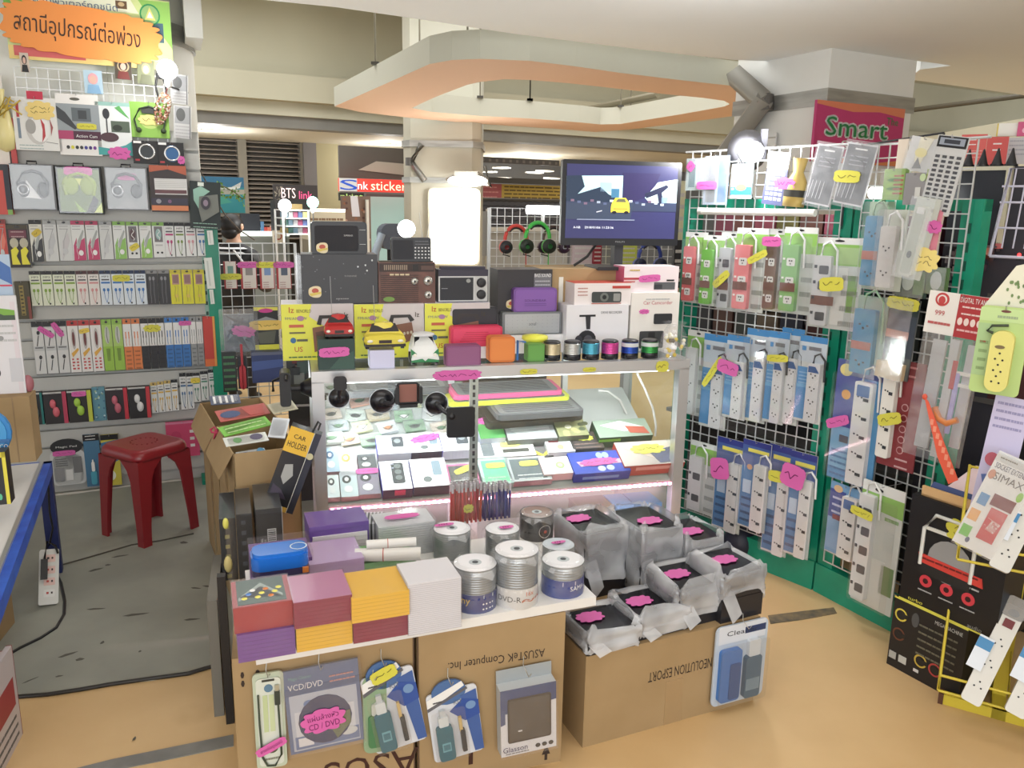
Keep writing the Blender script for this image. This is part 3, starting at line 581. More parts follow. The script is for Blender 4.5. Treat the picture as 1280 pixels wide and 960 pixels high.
# column at its right end and the slatted board
slat = noisy('grey_slat_board', (176, 176, 172), (188, 188, 184), 3, .6)
aL, aR = -2.2, LW.hit(262, 400)[0]
b = MB(); b.box(aL, aR, .03, .06, 0, 1.98, slat)
z = .08
while z < 1.95:
    b.box(aL, aR, 0, .03, z, z+.085, slat); z += .1
o = b.make('wall_left'); o.location = LW.o; o.rotation_euler = (0, 0, LW.yaw); o['kind'] = 'structure'
aC = LW.hit(246, 60)[0]
b = MB(); rr0 = .42; pts = [(aC-rr0+rr0*cos(R(a)), .12+rr0+rr0*sin(R(a))) for a in range(0, 360, 15)]
b.slab(pts, 0, 3.9, noisy('column_white', (222, 222, 216), (232, 232, 226), 1.5, .6), None, True)
o = b.make('pillar_left'); o.location = LW.o; o.rotation_euler = (0, 0, LW.yaw); o['kind'] = 'structure'
b = MB(); zz0 = LW.hit(226, 46)[1]; zz1 = LW.hit(226, 18)[1]; b.slab([(aC-rr0+(rr0+.015)*cos(R(a)), .12+rr0+(rr0+.015)*sin(R(a))) for a in range(0, 360, 15)], zz0, zz1, steel, None, True); b.box(aC-.05, aC+.04, .1, .5, zz0+.02, 3, C(216, 216, 210))
o = b.make('trim_5'); o.location = LW.o; o.rotation_euler = (0, 0, LW.yaw); o['kind'] = 'structure'
b = MB(); b.box(-2.6, aC-.45, .1, .2, 1.98, 3.9, noisy('column_white', 0, 0)); o = b.make('wall_left_upper'); o.location = LW.o; o.rotation_euler = (0, 0, LW.yaw); o['kind'] = 'structure'
# white wire grid above the slats
a0, a1, z0_, z1_ = LW.rect(20, 90, 205, 126)
it = It('wire_grid', 'white wire grid fixed above the grey slatted board behind the saint pictures', 'wire grid', LW.o+LW.n*.01, LW.yaw); b = it.p('grid'); grid(b, a0, a1, 1.9, z1_, .05, WIRE, .002); it.done()
def pk(name, label, cat, x0, y0, x1, y1, t, body, draw=None, group=None, tilt=0, hook=True, front=None, pan=LW, partname='card'):
    kw, w_, h_ = place(pan, x0, y0, x1, y1, t, front if front is not None else t+.012)
    it = It(name, label, cat, group=group, tilt=R(tilt), **kw); b = it.p(partname); b.box(-w_/2, w_/2, -t, 0, 0, h_, body)
    d = D(b, -w_/2, w_/2, 0, h_, -t)
    if hook:
        hk = it.p('hook'); yb = (front if front is not None else t+.012)-t
        hk.tube([(0, yb, h_-.006), (0, -t-.012, h_-.006), (0, -t-.014, h_+.004)], .0016, C(190, 190, 194, .3, .6), 4)
    if draw: draw(it, b, d, w_, h_, -t)
    it.done(); return it
def st(it, d, u, v, w_, h_, col=PINK, rot=0, kind='cloud', rows=1, txt=None):
    return sticker(it, d.X(u), d.Z(v), w_, h_, d.y-.003, col, rot, kind, None, rows, txt)
# poster and orange hand-cut sign
kw, w_, h_ = place(LW, 5, -60, 212, 80, .01, .02)
it = It('shop_poster', 'green and yellow shop poster at the top of the left wall', 'poster', **kw)
b = it.p('print'); b.box(-w_/2, w_/2, -.01, 0, 0, h_*.64, C(216, 232, 150)); d = D(b, -w_/2, w_/2, 0, h_, -.01)
d.g([(0, .37), (.2, .37), (.1, .6), (0, .7)], C(120, 200, 70)); d.g([(.8, .37), (1, .37), (1, .8), (.9, .6)], C(150, 210, 90)); d.g([(.22, .37), (.75, .37), (.8, .5), (.12, .5)], C(240, 244, 214))
d.g([(0, .88), (.2, .88), (.9, .93), (1, .95), (1, 1), (0, 1)], C(240, 210, 120)); d.r(.03, .88, .45, .97, C(226, 96, 96), 2)
d.t('คอมพิวเตอร์ทุกชนิด', .42, .478, .085, C(70, 100, 140), 3, .5); d.e(.87, .5, .065, .1, C(40, 160, 90), 2); d.e(.87, .5, .055, .085, C(150, 200, 120), 3); d.g([(.87, .43), (.905, .55), (.835, .55)], C(230, 226, 120), 4); d.g([(.87, .47), (.89, .53), (.85, .53)], C(236, 240, 236), 5)
d.r(.66, .40, .73, .47, C(110, 80, 50), 2); d.e(.695, .43, .02, .02, C(210, 180, 130), 3); d.r(.82, .57, .95, .75, C(70, 110, 130), 2); it.done()
a_, z_ = LW.hit(104, 40, .045)
it = It('hand_cut_sign', 'orange cloud shaped paper sign with hand inked Thai words over the poster', 'sign', LW.at(a_, z_, .03), LW.yaw, tilt=R(4))
b = it.p('paper'); sx = LW.rect(8, 0, 203, 80, .045); ww = sx[1]-sx[0]; b.prism(blob(ww, .235, 22, .09, .3, 120, 0, .55), -.008, 0, C(255, 152, 66, .7))
b.text('สถานีอุปกรณ์ต่อพ่วง', -.02, 0, .125, C(60, 36, 20), -.010, ww*.8); it.done()
# framed pictures
def pic(x0, y0, x1, y1, label, bg, hair, robe, halo=None, tilt=0):
    def dr(it, b, d, w_, h_, y):
        if halo: d.e(.5, .38, .36, .27, halo, 1)
        d.g([(.12, 1), (.22, .62), (.78, .62), (.9, 1)], robe, 2); d.e(.5, .36, .27, .24, hair, 3); d.e(.5, .4, .17, .17, C(226, 180, 160), 4)
    pk('portrait_picture', label, 'picture', x0, y0, x1, y1, .006, bg, dr, None, tilt, False, .03)
pic(143, 73, 164, 99, 'small dark portrait picture left of the glowing wall bulb, the left one of two', C(70, 60, 44), C(60, 46, 34), C(120, 40, 34), C(190, 170, 130), 2)
pic(171, 75, 192, 105, 'small olive green portrait picture, the right one of two beside the wall bulb', C(116, 124, 84), C(150, 150, 110), C(90, 96, 60), None, 3)
pic(105, 88, 128, 117, 'small portrait of a lady in a pink veil on a pale blue ground', C(176, 208, 228), C(246, 168, 176), C(130, 180, 220))
pic(25, 66, 36, 90, 'narrow dark figure picture stuck at the poster lower left corner', C(214, 196, 180), C(30, 30, 34), C(30, 30, 34))
for (x0, y0, x1, y1, l_) in ((212, 93, 234, 130, 'upper grey photo print taped on the left column'), (216, 132, 238, 173, 'lower grey photo print taped on the left column')):
    pk('photo_print', l_, 'photo', x0, y0, x1, y1, .006, C(196, 196, 196), lambda it, b, d, w_, h_, y: (d.r(.06, .04, .94, .55, C(158, 160, 162)), d.e(.4, .28, .26, .2, C(90, 92, 92), 2), d.lines(.1, .9, .62, .92, 4, C(168, 168, 170), 2), d.r(.9, 0, .94, 1, C(90, 90, 90), 3)), None, 3, False, .04)
# cone ornament, scissors
a_, z_ = LW.hit(203, 136, .06); it = It('bead_ornament', 'brown speckled cone ornament hanging under the bulb on the left wall', 'ornament', LW.at(a_, z_, .05), LW.yaw, tilt=R(16))
b = it.p('beads'); rr_ = random.Random(2)
for i in range(150):
    t = rr_.random(); a = rr_.uniform(pi, 2*pi); rad = .035*sin(pi*min(1, t*.9+.08))**.6; b.ball(rad*cos(a), rad*sin(a)*.6, .08-.16*t, .006, .006, .006, rr_.choice([C(150, 90, 70), C(210, 180, 150), C(190, 130, 100), C(236, 224, 206)]), 6, 4)
it.p('string').tube([(0, 0, .08), (0, 0.01, .12)], .003, C(120, 40, 40), 4); it.done()
a_, z_ = LW.hit(202, 106, .05); it = It('hanging_pliers', 'black handled tool hanging between the bulb and the grey photo prints', 'tool', LW.at(a_, z_, .03), LW.yaw)
it.p('handle').tube([(-.02, 0, .04), (-.03, 0, -.01), (-.02, 0, -.06)], .006, BK, 6).tube([(.01, 0, .04), (.02, 0, -.02), (.015, 0, -.06)], .006, BK, 6); it.p('head').ball(-.003, 0, .05, .022, .006, .02, C(54, 56, 60)); it.done()
# ---- top row of boxes ----
def dr(it, b, d, w_, h_, y):
    None
    d.r(.08, .12, .14, .38, C(206, 50, 60), 2); d.r(.08, .4, .14, .78, C(120, 140, 160), 2)
    d.e(.5, .6, .25, .29, C(206, 204, 200)); d.e(.55, .58, .21, .26, C(240, 240, 238), 2); d.g([(.58, .38), (.66, .5), (.66, .72), (.58, .84), (.61, .6)], C(206, 52, 60), 3); d.g([(.78, .38), (.84, .55), (.78, .72), (.79, .55)], C(170, 80, 80), 3); d.e(.36, .55, .11, .14, C(168, 166, 162), 3)
    d.lines(.08, .6, .9, .96, 2, C(140, 170, 170)); d.l([(.66, .83), (.92, .86)], .002, C(60, 60, 60)); st(it, d, .6, .24, .12, .085, C(244, 214, 120, .6), 0, 'cloud', 2)
pk('headphone_box', 'white headphone box with red stripe text and yellow cloud sticker, far left of top row', 'box', 17, 122, 75, 188, .035, C(232, 232, 228), dr)
kw, w_, h_ = place(LW, 33, 114, 43+10, 124, .01, .05); it = It('hang_tag', 'small red tag over the white headphone box', 'tag', **kw); it.p('tag').box(-w_/2, w_/2, -.01, 0, 0, h_, C(214, 36, 70)); it.done()
def dr(it, b, d, w_, h_, y):
    d.r(0, 0, 1, .16, C(240, 238, 234)); d.e(.45, .08, .12, .025, C(90, 90, 80), 2); d.r(0, .16, 1, .6, C(150, 160, 166)); d.g([(0, .2), (.2, .3), (.45, .55), (.4, .58), (.0, .4)], C(60, 64, 70), 2); d.r(.35, .22, .8, .44, C(96, 106, 112), 2); d.r(.5, .26, .7, .4, C(60, 66, 72), 3)
    d.r(0, .6, 1, .74, C(80, 34, 60), 2); d.r(0, .6, .35, .74, C(190, 60, 110), 3); d.t('Action Cam', .66, .68, .05, W, 4, .5)
    for i, cc_ in enumerate((BK, YEL, BK, C(60, 60, 60), C(60, 60, 160), C(60, 40, 120), C(120, 50, 150))): d.e(.2+i*.105, .87, .04, .03, cc_, 2)
    st(it, d, .68, .52, .09, .03, YEL, 0, 'plain')
pk('camera_box', 'white and grey camera box with a yellow sticker in the top row', 'box', 72, 118, 125, 194, .035, C(236, 234, 230), dr)
def dr(it, b, d, w_, h_, y):
    d.r(0, 0, 1, .07, C(150, 200, 190)); d.g([(0, .85), (.4, .88), (.8, .8), (1, .72), (1, 1), (0, 1)], C(60, 168, 168)); d.g([(.55, .1), (.7, .06), (.98, .3), (.85, .25)], C(90, 180, 90), 2)
    d.e(.3, .22, .1, .1, C(50, 52, 60), 2); d.r(.28, .3, .32, .62, C(70, 74, 80), 2); d.e(.35, .66, .27, .09, C(80, 50, 60), 3); d.r(.42, .35, .96, .56, C(84, 100, 84), 2); d.e(.6, .48, .14, .06, C(40, 50, 40), 3)
    st(it, d, .6, .96, .1, .06, PINK)
pk('car_mount_box', 'white and teal car gadget box with a pink cloud sticker in the top row', 'box', 121, 128, 164, 194, .035, C(232, 238, 238), dr)
def dr(it, b, d, w_, h_, y):
    hp_ = it.p('headphones'); X = d.X; Z = d.Z
    hp_.tube([(X(.16), y-.012, Z(.78)), (X(.1), y-.012, Z(.5)), (X(.25), y-.012, Z(.2)), (X(.5), y-.012, Z(.12)), (X(.75), y-.012, Z(.2)), (X(.9), y-.012, Z(.5)), (X(.84), y-.012, Z(.78))], .005, C(54, 66, 52), 6)
    hp_.ball(X(.2), y-.014, Z(.8), .014, .01, .014, C(50, 70, 40)); hp_.ball(X(.84), y-.014, Z(.8), .014, .01, .014, C(50, 70, 40)); hp_.rr(X(.3), X(.72), Z(.32), Z(.15), .01, y-.01, y, C(50, 54, 50))
    d.e(.5, .55, .25, .2, C(190, 220, 110)); st(it, d, .52, .5, .11, .05, C(240, 226, 130, .6))
pk('headphone_pack', 'lime green neckband headphone pack with a yellow cloud sticker', 'package', 163, 128, 211, 172, .02, C(140, 196, 70), dr)
for (x0, y0, x1, y1, cc_, l_, stk) in ((166, 176, 198, 204, (54, 60, 66), 'black box with a silver ring dial, left one of the pair', 0), (197, 178, 230, 207, (44, 100, 160), 'black box with a blue centred ring dial, right of the pair', 1)):
    def dr(it, b, d, w_, h_, y):
        rg = it.p('ring'); rg.lathe([(.031, 0), (.036, .006), (.041, 0)], C(206, 206, 206, .2, .8), d.X(.55), y, d.Z(.48), axis='y', n=24); d.e(.55, .48, .3, .36, C(*cc_)); d.r(.05, .02, .35, .12, W, 2); d.r(.08, .82, .25, .9, C(190, 50, 60), 2)
        if stk: st(it, d, .88, .75, .035, .04, PINK)
    pk('webcam_box', l_+' under the green headphones', 'box', x0, y0, x1, y1, .05, C(30, 30, 34), dr, 'ring dial boxes')
# yellow ribboned gift at far left edge
kw, w_, h_ = place(LW, -12, 110, 16, 190, .05, .08); it = It('ribboned_gift', 'yellow cellophane gift bundle with gold ribbon at the far left edge', 'gift', **kw)
b = it.p('bundle'); b.lathe([(0, 0), (w_*.42, .02), (w_*.5, h_*.3), (w_*.35, h_*.65), (w_*.1, h_*.8), (w_*.2, h_)], C(240, 226, 150, .3), 0, 0, 0, 18); rb = it.p('ribbon')
for i in range(9): rb.tube([(0, -.03, h_*.7), (.05*cos(i), -.06, h_*.7+.05*sin(i*1.3)), (.09*cos(i*.8), -.05, h_*.6+.07*sin(i))], .004, C(214, 180, 60, .3), 4)
it.done()
it = It('shelf_post', 'red and cream post at the left end of the slatted wall', 'post', LW.at(LW.hit(19, 200, .02)[0], 0, .02), LW.yaw); it.p('post').box(-.012, .012, -.02, 0, 1.7, 2.0, C(206, 66, 66)); it.p('plate').box(-.16, -.02, -.015, 0, 1.7, 2.2, C(232, 226, 216)); it.done()
# ---- headphone row ----
def hpbox(x0, y0, x1, y1, label, body, fr_, inner_, cupc, stick, kind):
    def dr(it, b, d, w_, h_, y):
        d.r(.05, .06, .95, .94, inner_); 
        cp = it.p('headphones'); X, Z = d.X, d.Z
        cp.tube([(X(.2), y-.01, Z(.6)), (X(.16), y-.012, Z(.4)), (X(.3), y-.012, Z(.2)), (X(.5), y-.012, Z(.15)), (X(.7), y-.012, Z(.2)), (X(.84), y-.012, Z(.4)), (X(.8), y-.01, Z(.6))], .008, cupc, 8)
        if kind == 'g':
            cp.ball(X(.3), y-.006, Z(.4), w_*.19, .014, h_*.2, cupc); cp.ball(X(.7), y-.006, Z(.4), w_*.19, .014, h_*.2, cupc); d.g([(.35, .7), (.6, .95), (.45, .95)], C(150, 190, 60), 2); d.g([(.62, .94), (.8, .6), (.9, .7), (.8, .94)], BK, 3); d.g([(.78, .96), (.96, .74), (.97, .96)], C(214, 230, 90), 4); d.g([(.42, .25), (.6, .25), (.51, .4)], C(220, 230, 90), 12)
        else:
            cp.ball(X(.28), y-.006, Z(.55), w_*.14, .018, h_*.17, C(34, 34, 38, .2)); cp.ball(X(.72), y-.006, Z(.55), w_*.14, .018, h_*.17, C(34, 34, 38, .2)); cp.lathe([(w_*.1, 0), (w_*.12, .004), (w_*.14, 0)], C(170, 170, 174, .2, .8), X(.28), y-.02, Z(.55), axis='y', n=16)
            if kind == 'w': d.g([(.36, .35), (.66, .75), (.26, .72)], C(240, 240, 242), 14)
            else: d.g([(.5, .7), (.8, .95), (.2, .95)], C(150, 150, 152), 2)
        cv = it.p('clear_lid'); cv.box(X(.03), X(.97), y-.03, y-.029, Z(.97), Z(.03), BLIS)
        hd = it.p('hanger'); hd.tube([(X(.4), y+.01, Z(0)), (X(.4), y+.01, Z(-.06)), (X(.62), y+.01, Z(-.06)), (X(.62), y+.01, Z(0))], .004, BK, 5)
        if stick: st(it, d, *stick)
    pk('headphone_box', label, 'box', x0, y0, x1, y1, .055, body, dr, 'clear fronted headphone boxes')
hpbox(14, 205, 69, 263, 'grey headphone box with a white wedge inside, left of the green one', C(112, 114, 118), 0, C(128, 130, 132), C(40, 40, 44), None, 'w')
hpbox(71, 208, 128, 268, 'black framed box of lime green headphones with a pink sticker on top', C(36, 40, 38), 0, C(110, 134, 60), C(160, 186, 50), (.5, .1, .13, .045, PINK, 0, 'plain'), 'g')
hpbox(132, 209, 185, 263, 'grey box of black headphones with a pink sticker, right of the green one', C(120, 122, 126), 0, C(138, 140, 142), C(50, 50, 54), (.52, .22, .09, .035, PINK, 0, 'plain'), 'b')
def dr(it, b, d, w_, h_, y):
    d.g([(0, 0), (1, 0), (1, .2), (.5, .08), (0, .15)], C(190, 90, 60)); d.r(.12, .28, 1, .62, C(222, 222, 220), 2)
    for i in range(5): d.r(.14, .3+i*.04, .98, .31+i*.04, C(190, 190, 188), 3)
    d.r(.12, .52, .98, .6, C(110, 70, 76), 3); d.r(0, .7, 1, .84, C(60, 56, 76), 2); d.e(.2, .77, .07, .05, C(150, 150, 160), 3); d.e(.5, .77, .05, .04, C(130, 90, 130), 3); d.r(0, .86, 1, .97, C(226, 130, 80), 2)
pk('player_box', 'brown and silver player box with an orange base strip right of the headphones', 'box', 188, 207, 234, 265, .05, C(60, 50, 52), dr)
def dr(it, b, d, w_, h_, y):
    d.g([(.1, .18), (.35, .1), (.65, .2), (.35, .35), (.3, .6), (.12, .4)], C(150, 200, 180)); d.r(.25, .02, .45, .1, C(230, 240, 230), 2)
    e_ = it.p('headset'); X, Z = d.X, d.Z; e_.prism([(X(.3), Z(.32)), (X(.9), Z(.25)), (X(.95), Z(.62)), (X(.38), Z(.86)), (X(.28), Z(.6))], y-.02, y, C(120, 124, 116)); e_.el(X(.5), Z(.45), w_*.16, h_*.14, y-.028, y-.02, C(60, 56, 66)); e_.el(X(.5), Z(.45), w_*.08, h_*.07, y-.03, y-.028, C(150, 130, 150)); d.lines(.1, .9, .88, .96, 2, C(150, 190, 170), 2)
pk('headset_pack', 'dark green headset box hanging at the right end of the headphone row', 'box', 236, 227, 274, 286, .05, C(30, 44, 44), dr, None, 3)
def dr(it, b, d, w_, h_, y): d.r(0, 0, .8, .12, BK); d.r(.8, 0, 1, .9, C(40, 44, 60)); d.r(.82, .9, 1, 1, C(130, 180, 80))
pk('accessory_box', 'plain red box with a black top at the far left of headphone row', 'box', -22, 205, 13, 268, .05, C(222, 76, 66), dr)
# ---- hanging cards: cables and earphones ----
def cable(d, u, v0, v1, c, wd=.0018, wob=.05):
    pts = [(u+wob*sin(i*1.3), v0+(v1-v0)*i/7) for i in range(8)]; d.l(pts, wd, c, 4)
def card(kind, x0, y0, x1, y1, label, group, bg, head, ac, t=.012, extra=None, cat='package', name='cable_pack'):
    def dr(it, b, d, w_, h_, y):
        d.r(0, 0, 1, .1, head); d.e(.5, .05, .14, .022, BK, 3, 10); d.r(0, .985, 1, 1, C(120, 120, 120), 2); d.r(.985, 0, 1, 1, C(150, 150, 148), 2)
        if kind == 'swoosh':
            d.lines(.1, .7, .13, .2, 2, C(150, 150, 156), 2); d.g([(.05, 1), (.1, .62), (.35, .42), (.3, .7), (.6, .5), (.95, .42), (.95, .98)], ac, 2); d.g([(.25, .6), (.85, .22), (.92, .26), (.45, .72)], C(170, 176, 172), 3); d.e(.6, .8, .18, .07, W, 4, 12); cable(d, .35, .5, .95, C(236, 236, 236))
        elif kind == 'plain':
            d.g([(.2, .98), (.3, .5), (.75, .3), (.85, .5), (.6, .7)], ac, 2); d.l([(.3, .85), (.4, .5), (.75, .2)], .003, C(168, 170, 172), 3); d.lines(.15, .8, .13, .2, 2, C(160, 162, 166), 2); d.e(.45, .75, .2, .08, C(202, 204, 206), 4, 12)
        elif kind == 'window':
            d.r(.16, .12, .84, .55, C(120, 116, 120), 2); d.e(.5, .33, .24, .15, ac, 3, 14); cable(d, .5, .2, .5, W, .003, .12); d.r(.2, .62, .8, .66, C(190, 190, 190), 2); d.e(.35, .85, .1, .03, BK, 3, 8); d.e(.7, .85, .1, .03, BK, 3, 8)
        elif kind == 'ear':
            d.t('MP3', .5, .17, .05, C(40, 40, 44), 2, .6); d.r(.15, .24, .85, .28, C(90, 90, 96), 2); d.r(.1, .32, .9, .37, ac, 2)
            for u in (.32, .68): d.e(u, .55, .12, .05, ac, 3, 12); d.l([(u, .58), (u+(.5-u)*.2, .76), (.5, .92)], .002, ac, 3); d.r(u-.03, .58, u+.03, .66, ac, 3)
            d.e(.62, .93, .07, .03, BK, 4, 8)
        elif kind == 'band':
            d.r(.1, .12, .9, .5, C(232, 232, 230), 2)
            for u in (.3, .66): d.r(u-.06, .25, u+.06, .38, ac, 3); cable(d, u, .38, .52, ac, .0025, .01)
            d.r(0, .54, 1, 1, ac, 2); d.lines(.2, .8, .62, .95, 5, tuple_dim(ac), 3)
        elif kind == 'usb':
            d.lines(.15, .85, .48, .53, 1, C(110, 110, 114), 2)
            for vv in (.26, .72): d.e(.55, vv-.05, .15, .04, ac, 3, 8); d.l([(.55, vv), (.45, vv+.1), (.35, vv+.2)], .004, ac, 3)
            d.r(.05, .12, .95, .46, C(214, 214, 212), 1); d.r(.05, .55, .95, .98, C(214, 214, 212), 1)
        elif kind == 'redwhite':
            d.r(.05, .1, .15, 1, W, 2); d.e(.5, .35, .2, .2, C(190, 186, 182), 2, 14); d.e(.5, .35, .12, .14, ac, 3, 14); d.g([(.2, .62), (.8, .52), (.9, .56), (.3, .7)], C(230, 170, 60), 4)
            for i in range(4): d.r(.2, .72+i*.06, .35+.1*(i % 2), .75+i*.06, C(206, 70, 70), 3); d.r(.6, .72+i*.06, .8, .75+i*.06, C(206, 70, 70), 3)
        elif kind == 'green':
            d.e(.5, .3, .25, .17, C(196, 200, 190), 2, 14); d.l([(.5, .15), (.45, .3), (.55, .45)], .004, C(120, 124, 120), 3); d.r(0, .52, 1, 1, ac, 2); d.g([(.3, .56), (.7, .56), (.65, .8), (.35, .8)], tuple_dim(ac), 3)
        elif kind == 'yellow':
            d.r(.18, .12, .82, .42, C(196, 150, 130), 2); d.r(.25, .15, .75, .38, C(150, 110, 110), 3); cable(d, .4, .45, .92, C(176, 168, 60), .003, .04); cable(d, .65, .45, .92, C(196, 188, 90), .003, .04); d.e(.5, .75, .2, .05, C(236, 206, 80), 4, 12)
        elif kind == 'dark':
            for u in (.3, .62): d.e(u, .24, .11, .06, C(150, 150, 156), 3, 10); cable(d, u, .3, .95, C(130, 130, 136), .0028, .02)
        elif kind == 'toy':
            for u in (.3, .75): d.e(u, .42, .2, .12, C(190, 184, 160), 3, 12); d.g([(u-.18, .58), (u+.05, .5), (u+.18, .6), (u+.05, .72), (u+.2, .92), (u-.18, .92)], C(236, 226, 40), 4)
            d.r(.1, .12, .9, .3, C(120, 50, 70), 2); d.lines(.2, .8, .15, .26, 2, C(190, 160, 160), 3)
        elif kind == 'plastic':
            d.r(.1, .14, .9, .95, ac, 2)
        if extra: extra(it, d, w_, h_)
    pk(name, label, cat, x0, y0, x1, y1, t, bg, dr, group)
def tuple_dim(m): 
    k = m.name.split('_')[1:4]; return C(*[max(0, int(int(v.split('.')[0])*.75)) for v in k])
w235 = C(228, 230, 228); wg = C(214, 216, 214)
def hy(xl, xr, yl, yr, x): return yl+(yr-yl)*(x-xl)/(xr-xl)
rowA = [(-4, 9, 'plain', 'red card', C(214, 70, 60), C(150, 50, 50), C(240, 120, 100)), (10, 37, 'toy', 'black card of yellow bee clips', C(44, 34, 38), C(70, 60, 40), C(236, 226, 40)), (38, 54, 'swoosh', 'black and white card with gold brush mark', C(226, 224, 210), C(34, 34, 36), C(60, 62, 66)),
 (55, 72, 'plain', 'plain white card, second left of pink ones', wg, C(168, 170, 170), C(196, 198, 200)), (73, 90, 'plain', 'white card touching the pink ones', wg, C(176, 178, 178), C(204, 200, 202)), (90, 107, 'swoosh', 'pink and white card, left of the two', w235, C(196, 60, 100), C(206, 60, 110)), (108, 124, 'swoosh', 'pink and white card, right of the two', w235, C(196, 60, 100), C(206, 60, 110)),
 (125, 141, 'plain', 'plain white card between pink and green ones', wg, C(160, 162, 164), C(198, 200, 202)), (142, 158, 'swoosh', 'green swoosh card, left of the two', w235, C(130, 184, 80), C(140, 196, 90)), (159, 174, 'window', 'green topped card, brown window, gold tag', w235, C(130, 184, 80), C(96, 70, 76)), (175, 190, 'swoosh', 'green swoosh card, right of the two', w235, C(130, 184, 80), C(150, 204, 90)), (191, 206, 'window', 'green topped card with a teal window', w235, C(130, 184, 80), C(150, 190, 186)),
 (206, 218, 'ear', 'slim earphone card with magenta buds', w235, C(34, 34, 38), C(196, 50, 120)), (219, 231, 'ear', 'slim earphone card with lime and black buds', w235, C(34, 34, 38), C(120, 150, 60)), (232, 245, 'ear', 'slim earphone card with pale pink buds', w235, C(34, 34, 38), C(220, 150, 160)), (246, 258, 'ear', 'slim earphone card with blue buds', w235, C(34, 34, 38), C(50, 120, 190))]
for i, (x0, x1, k_, l_, bg, hd_, ac) in enumerate(rowA):
    yt = hy(38, 258, 275, 279, x0); yb = hy(38, 258, 328, 320, x0)
    if k_ == 'toy': yt, yb = 281, 335
    ex = (lambda it, d, w_, h_: st(it, d, .55, .68, .05, .03, C(226, 206, 60, .6), 35, 'plain')) if 'gold tag' in l_ else (lambda it, d, w_, h_: st(it, d, .55, .3, .045, .03, C(220, 190, 60, .6), 40, 'plain')) if 'gold brush' in l_ else None
    card(k_, x0, yt, x1, yb, l_+' in the wall\'s top cable row', 'upper row of cable packs', bg, hd_, ac, extra=ex)
for i in range(15):
    x0 = 38+14.6*i; x1 = x0+13.8; yt = hy(38, 258, 339, 337, x0); yb = hy(38, 258, 383, 380, x0)
    if i < 4: a_ = ('ear', 'lime earphone card', C(226, 232, 206), C(40, 40, 44), C(130, 170, 50))
    elif i < 6: a_ = ('ear', 'pale pink earphone card', C(232, 226, 220), C(80, 40, 46), C(224, 150, 150))
    elif i < 10: a_ = ('ear', 'blue earphone card', C(222, 232, 240), C(30, 50, 90), C(50, 120, 200))
    elif i < 12: a_ = ('dark', 'black cable card', C(56, 56, 60), C(140, 140, 140), C(60, 60, 60))
    else: a_ = ('yellow', 'bright yellow cable card', C(228, 222, 30), C(206, 190, 40), C(210, 200, 20))
    first = {0: 0, 1: 0, 2: 0, 3: 0, 4: 4, 5: 4, 6: 6, 7: 6, 8: 6, 9: 6, 10: 10, 11: 10, 12: 12, 13: 12, 14: 12}[i]
    ex = (lambda it, d, w_, h_: st(it, d, .9, .22, .085, .035, YEL, 0, 'plain')) if i == 7 else None
    card(a_[0], x0, yt, x1, yb, '%s, %s of its colour in the second cable row' % (a_[1], ORD[i-first]), 'second row of cards', a_[2], a_[3], a_[4], extra=ex)
x = 42; seq = [('usb', 3, 14.7, 'black USB cable card', C(196, 198, 198), C(40, 40, 44), C(50, 50, 56)), ('redwhite', 3, 14.2, 'red and white cable card', C(232, 228, 224), C(200, 60, 60), C(120, 60, 60)), ('green', 2, 13.2, 'lime green cable card', C(170, 206, 100), C(140, 190, 70), C(150, 196, 60)), ('band', 2, 11, 'orange banded cable card', C(232, 230, 226), C(226, 120, 60), C(232, 124, 60)), ('band', 3, 10, 'black banded cable card', C(232, 230, 226), C(36, 36, 40), C(40, 40, 46)), ('band', 3, 10.4, 'blue banded cable card', C(232, 230, 226), C(50, 120, 200), C(50, 120, 200)), ('band', 2, 8.3, 'grey banded cable card', C(232, 230, 226), C(150, 154, 156), C(150, 154, 156))]
for k_, n, wd, l_, bg, hd_, ac in seq:
    for i in range(n):
        yt = hy(38, 272, 402, 395, x); yb = hy(38, 258, 469, 457, x); ex = None
        if k_ == 'usb' and i > 0: ex = lambda it, d, w_, h_, i=i: st(it, d, .2, .2 if i == 1 else .16, .085, .028, PINK, -38 if i == 1 else -60, 'plain')
        if k_ == 'redwhite' and i == 1: ex = lambda it, d, w_, h_: st(it, d, .5, .2, .05, .025, C(240, 206, 70, .6), 12, 'plain')
        if ac == C(40, 40, 46) and i == 1: ex = lambda it, d, w_, h_: st(it, d, .5, .2, .085, .04, YEL, 0)
        if ac == C(50, 120, 200) and i == 2: ex = lambda it, d, w_, h_: st(it, d, .5, .12, .065, .026, PINK, 0, 'plain')
        card(k_, x, yt, x+wd-.6, yb, '%s, %s of its kind in the third cable row' % (l_, ORD[i]), 'third row of cards', bg, hd_, ac, extra=ex); x += wd
pk('cable_pack', 'slim red box with an orange side at the right end of the third row', 'package', 255, 396, 267, 458, .03, C(214, 60, 50), lambda it, b, d, w_, h_, y: (d.r(0, .85, 1, 1, C(236, 110, 50)), b.box(w_/2, w_/2+.012, -.03, 0, 0, h_, C(240, 160, 70))))
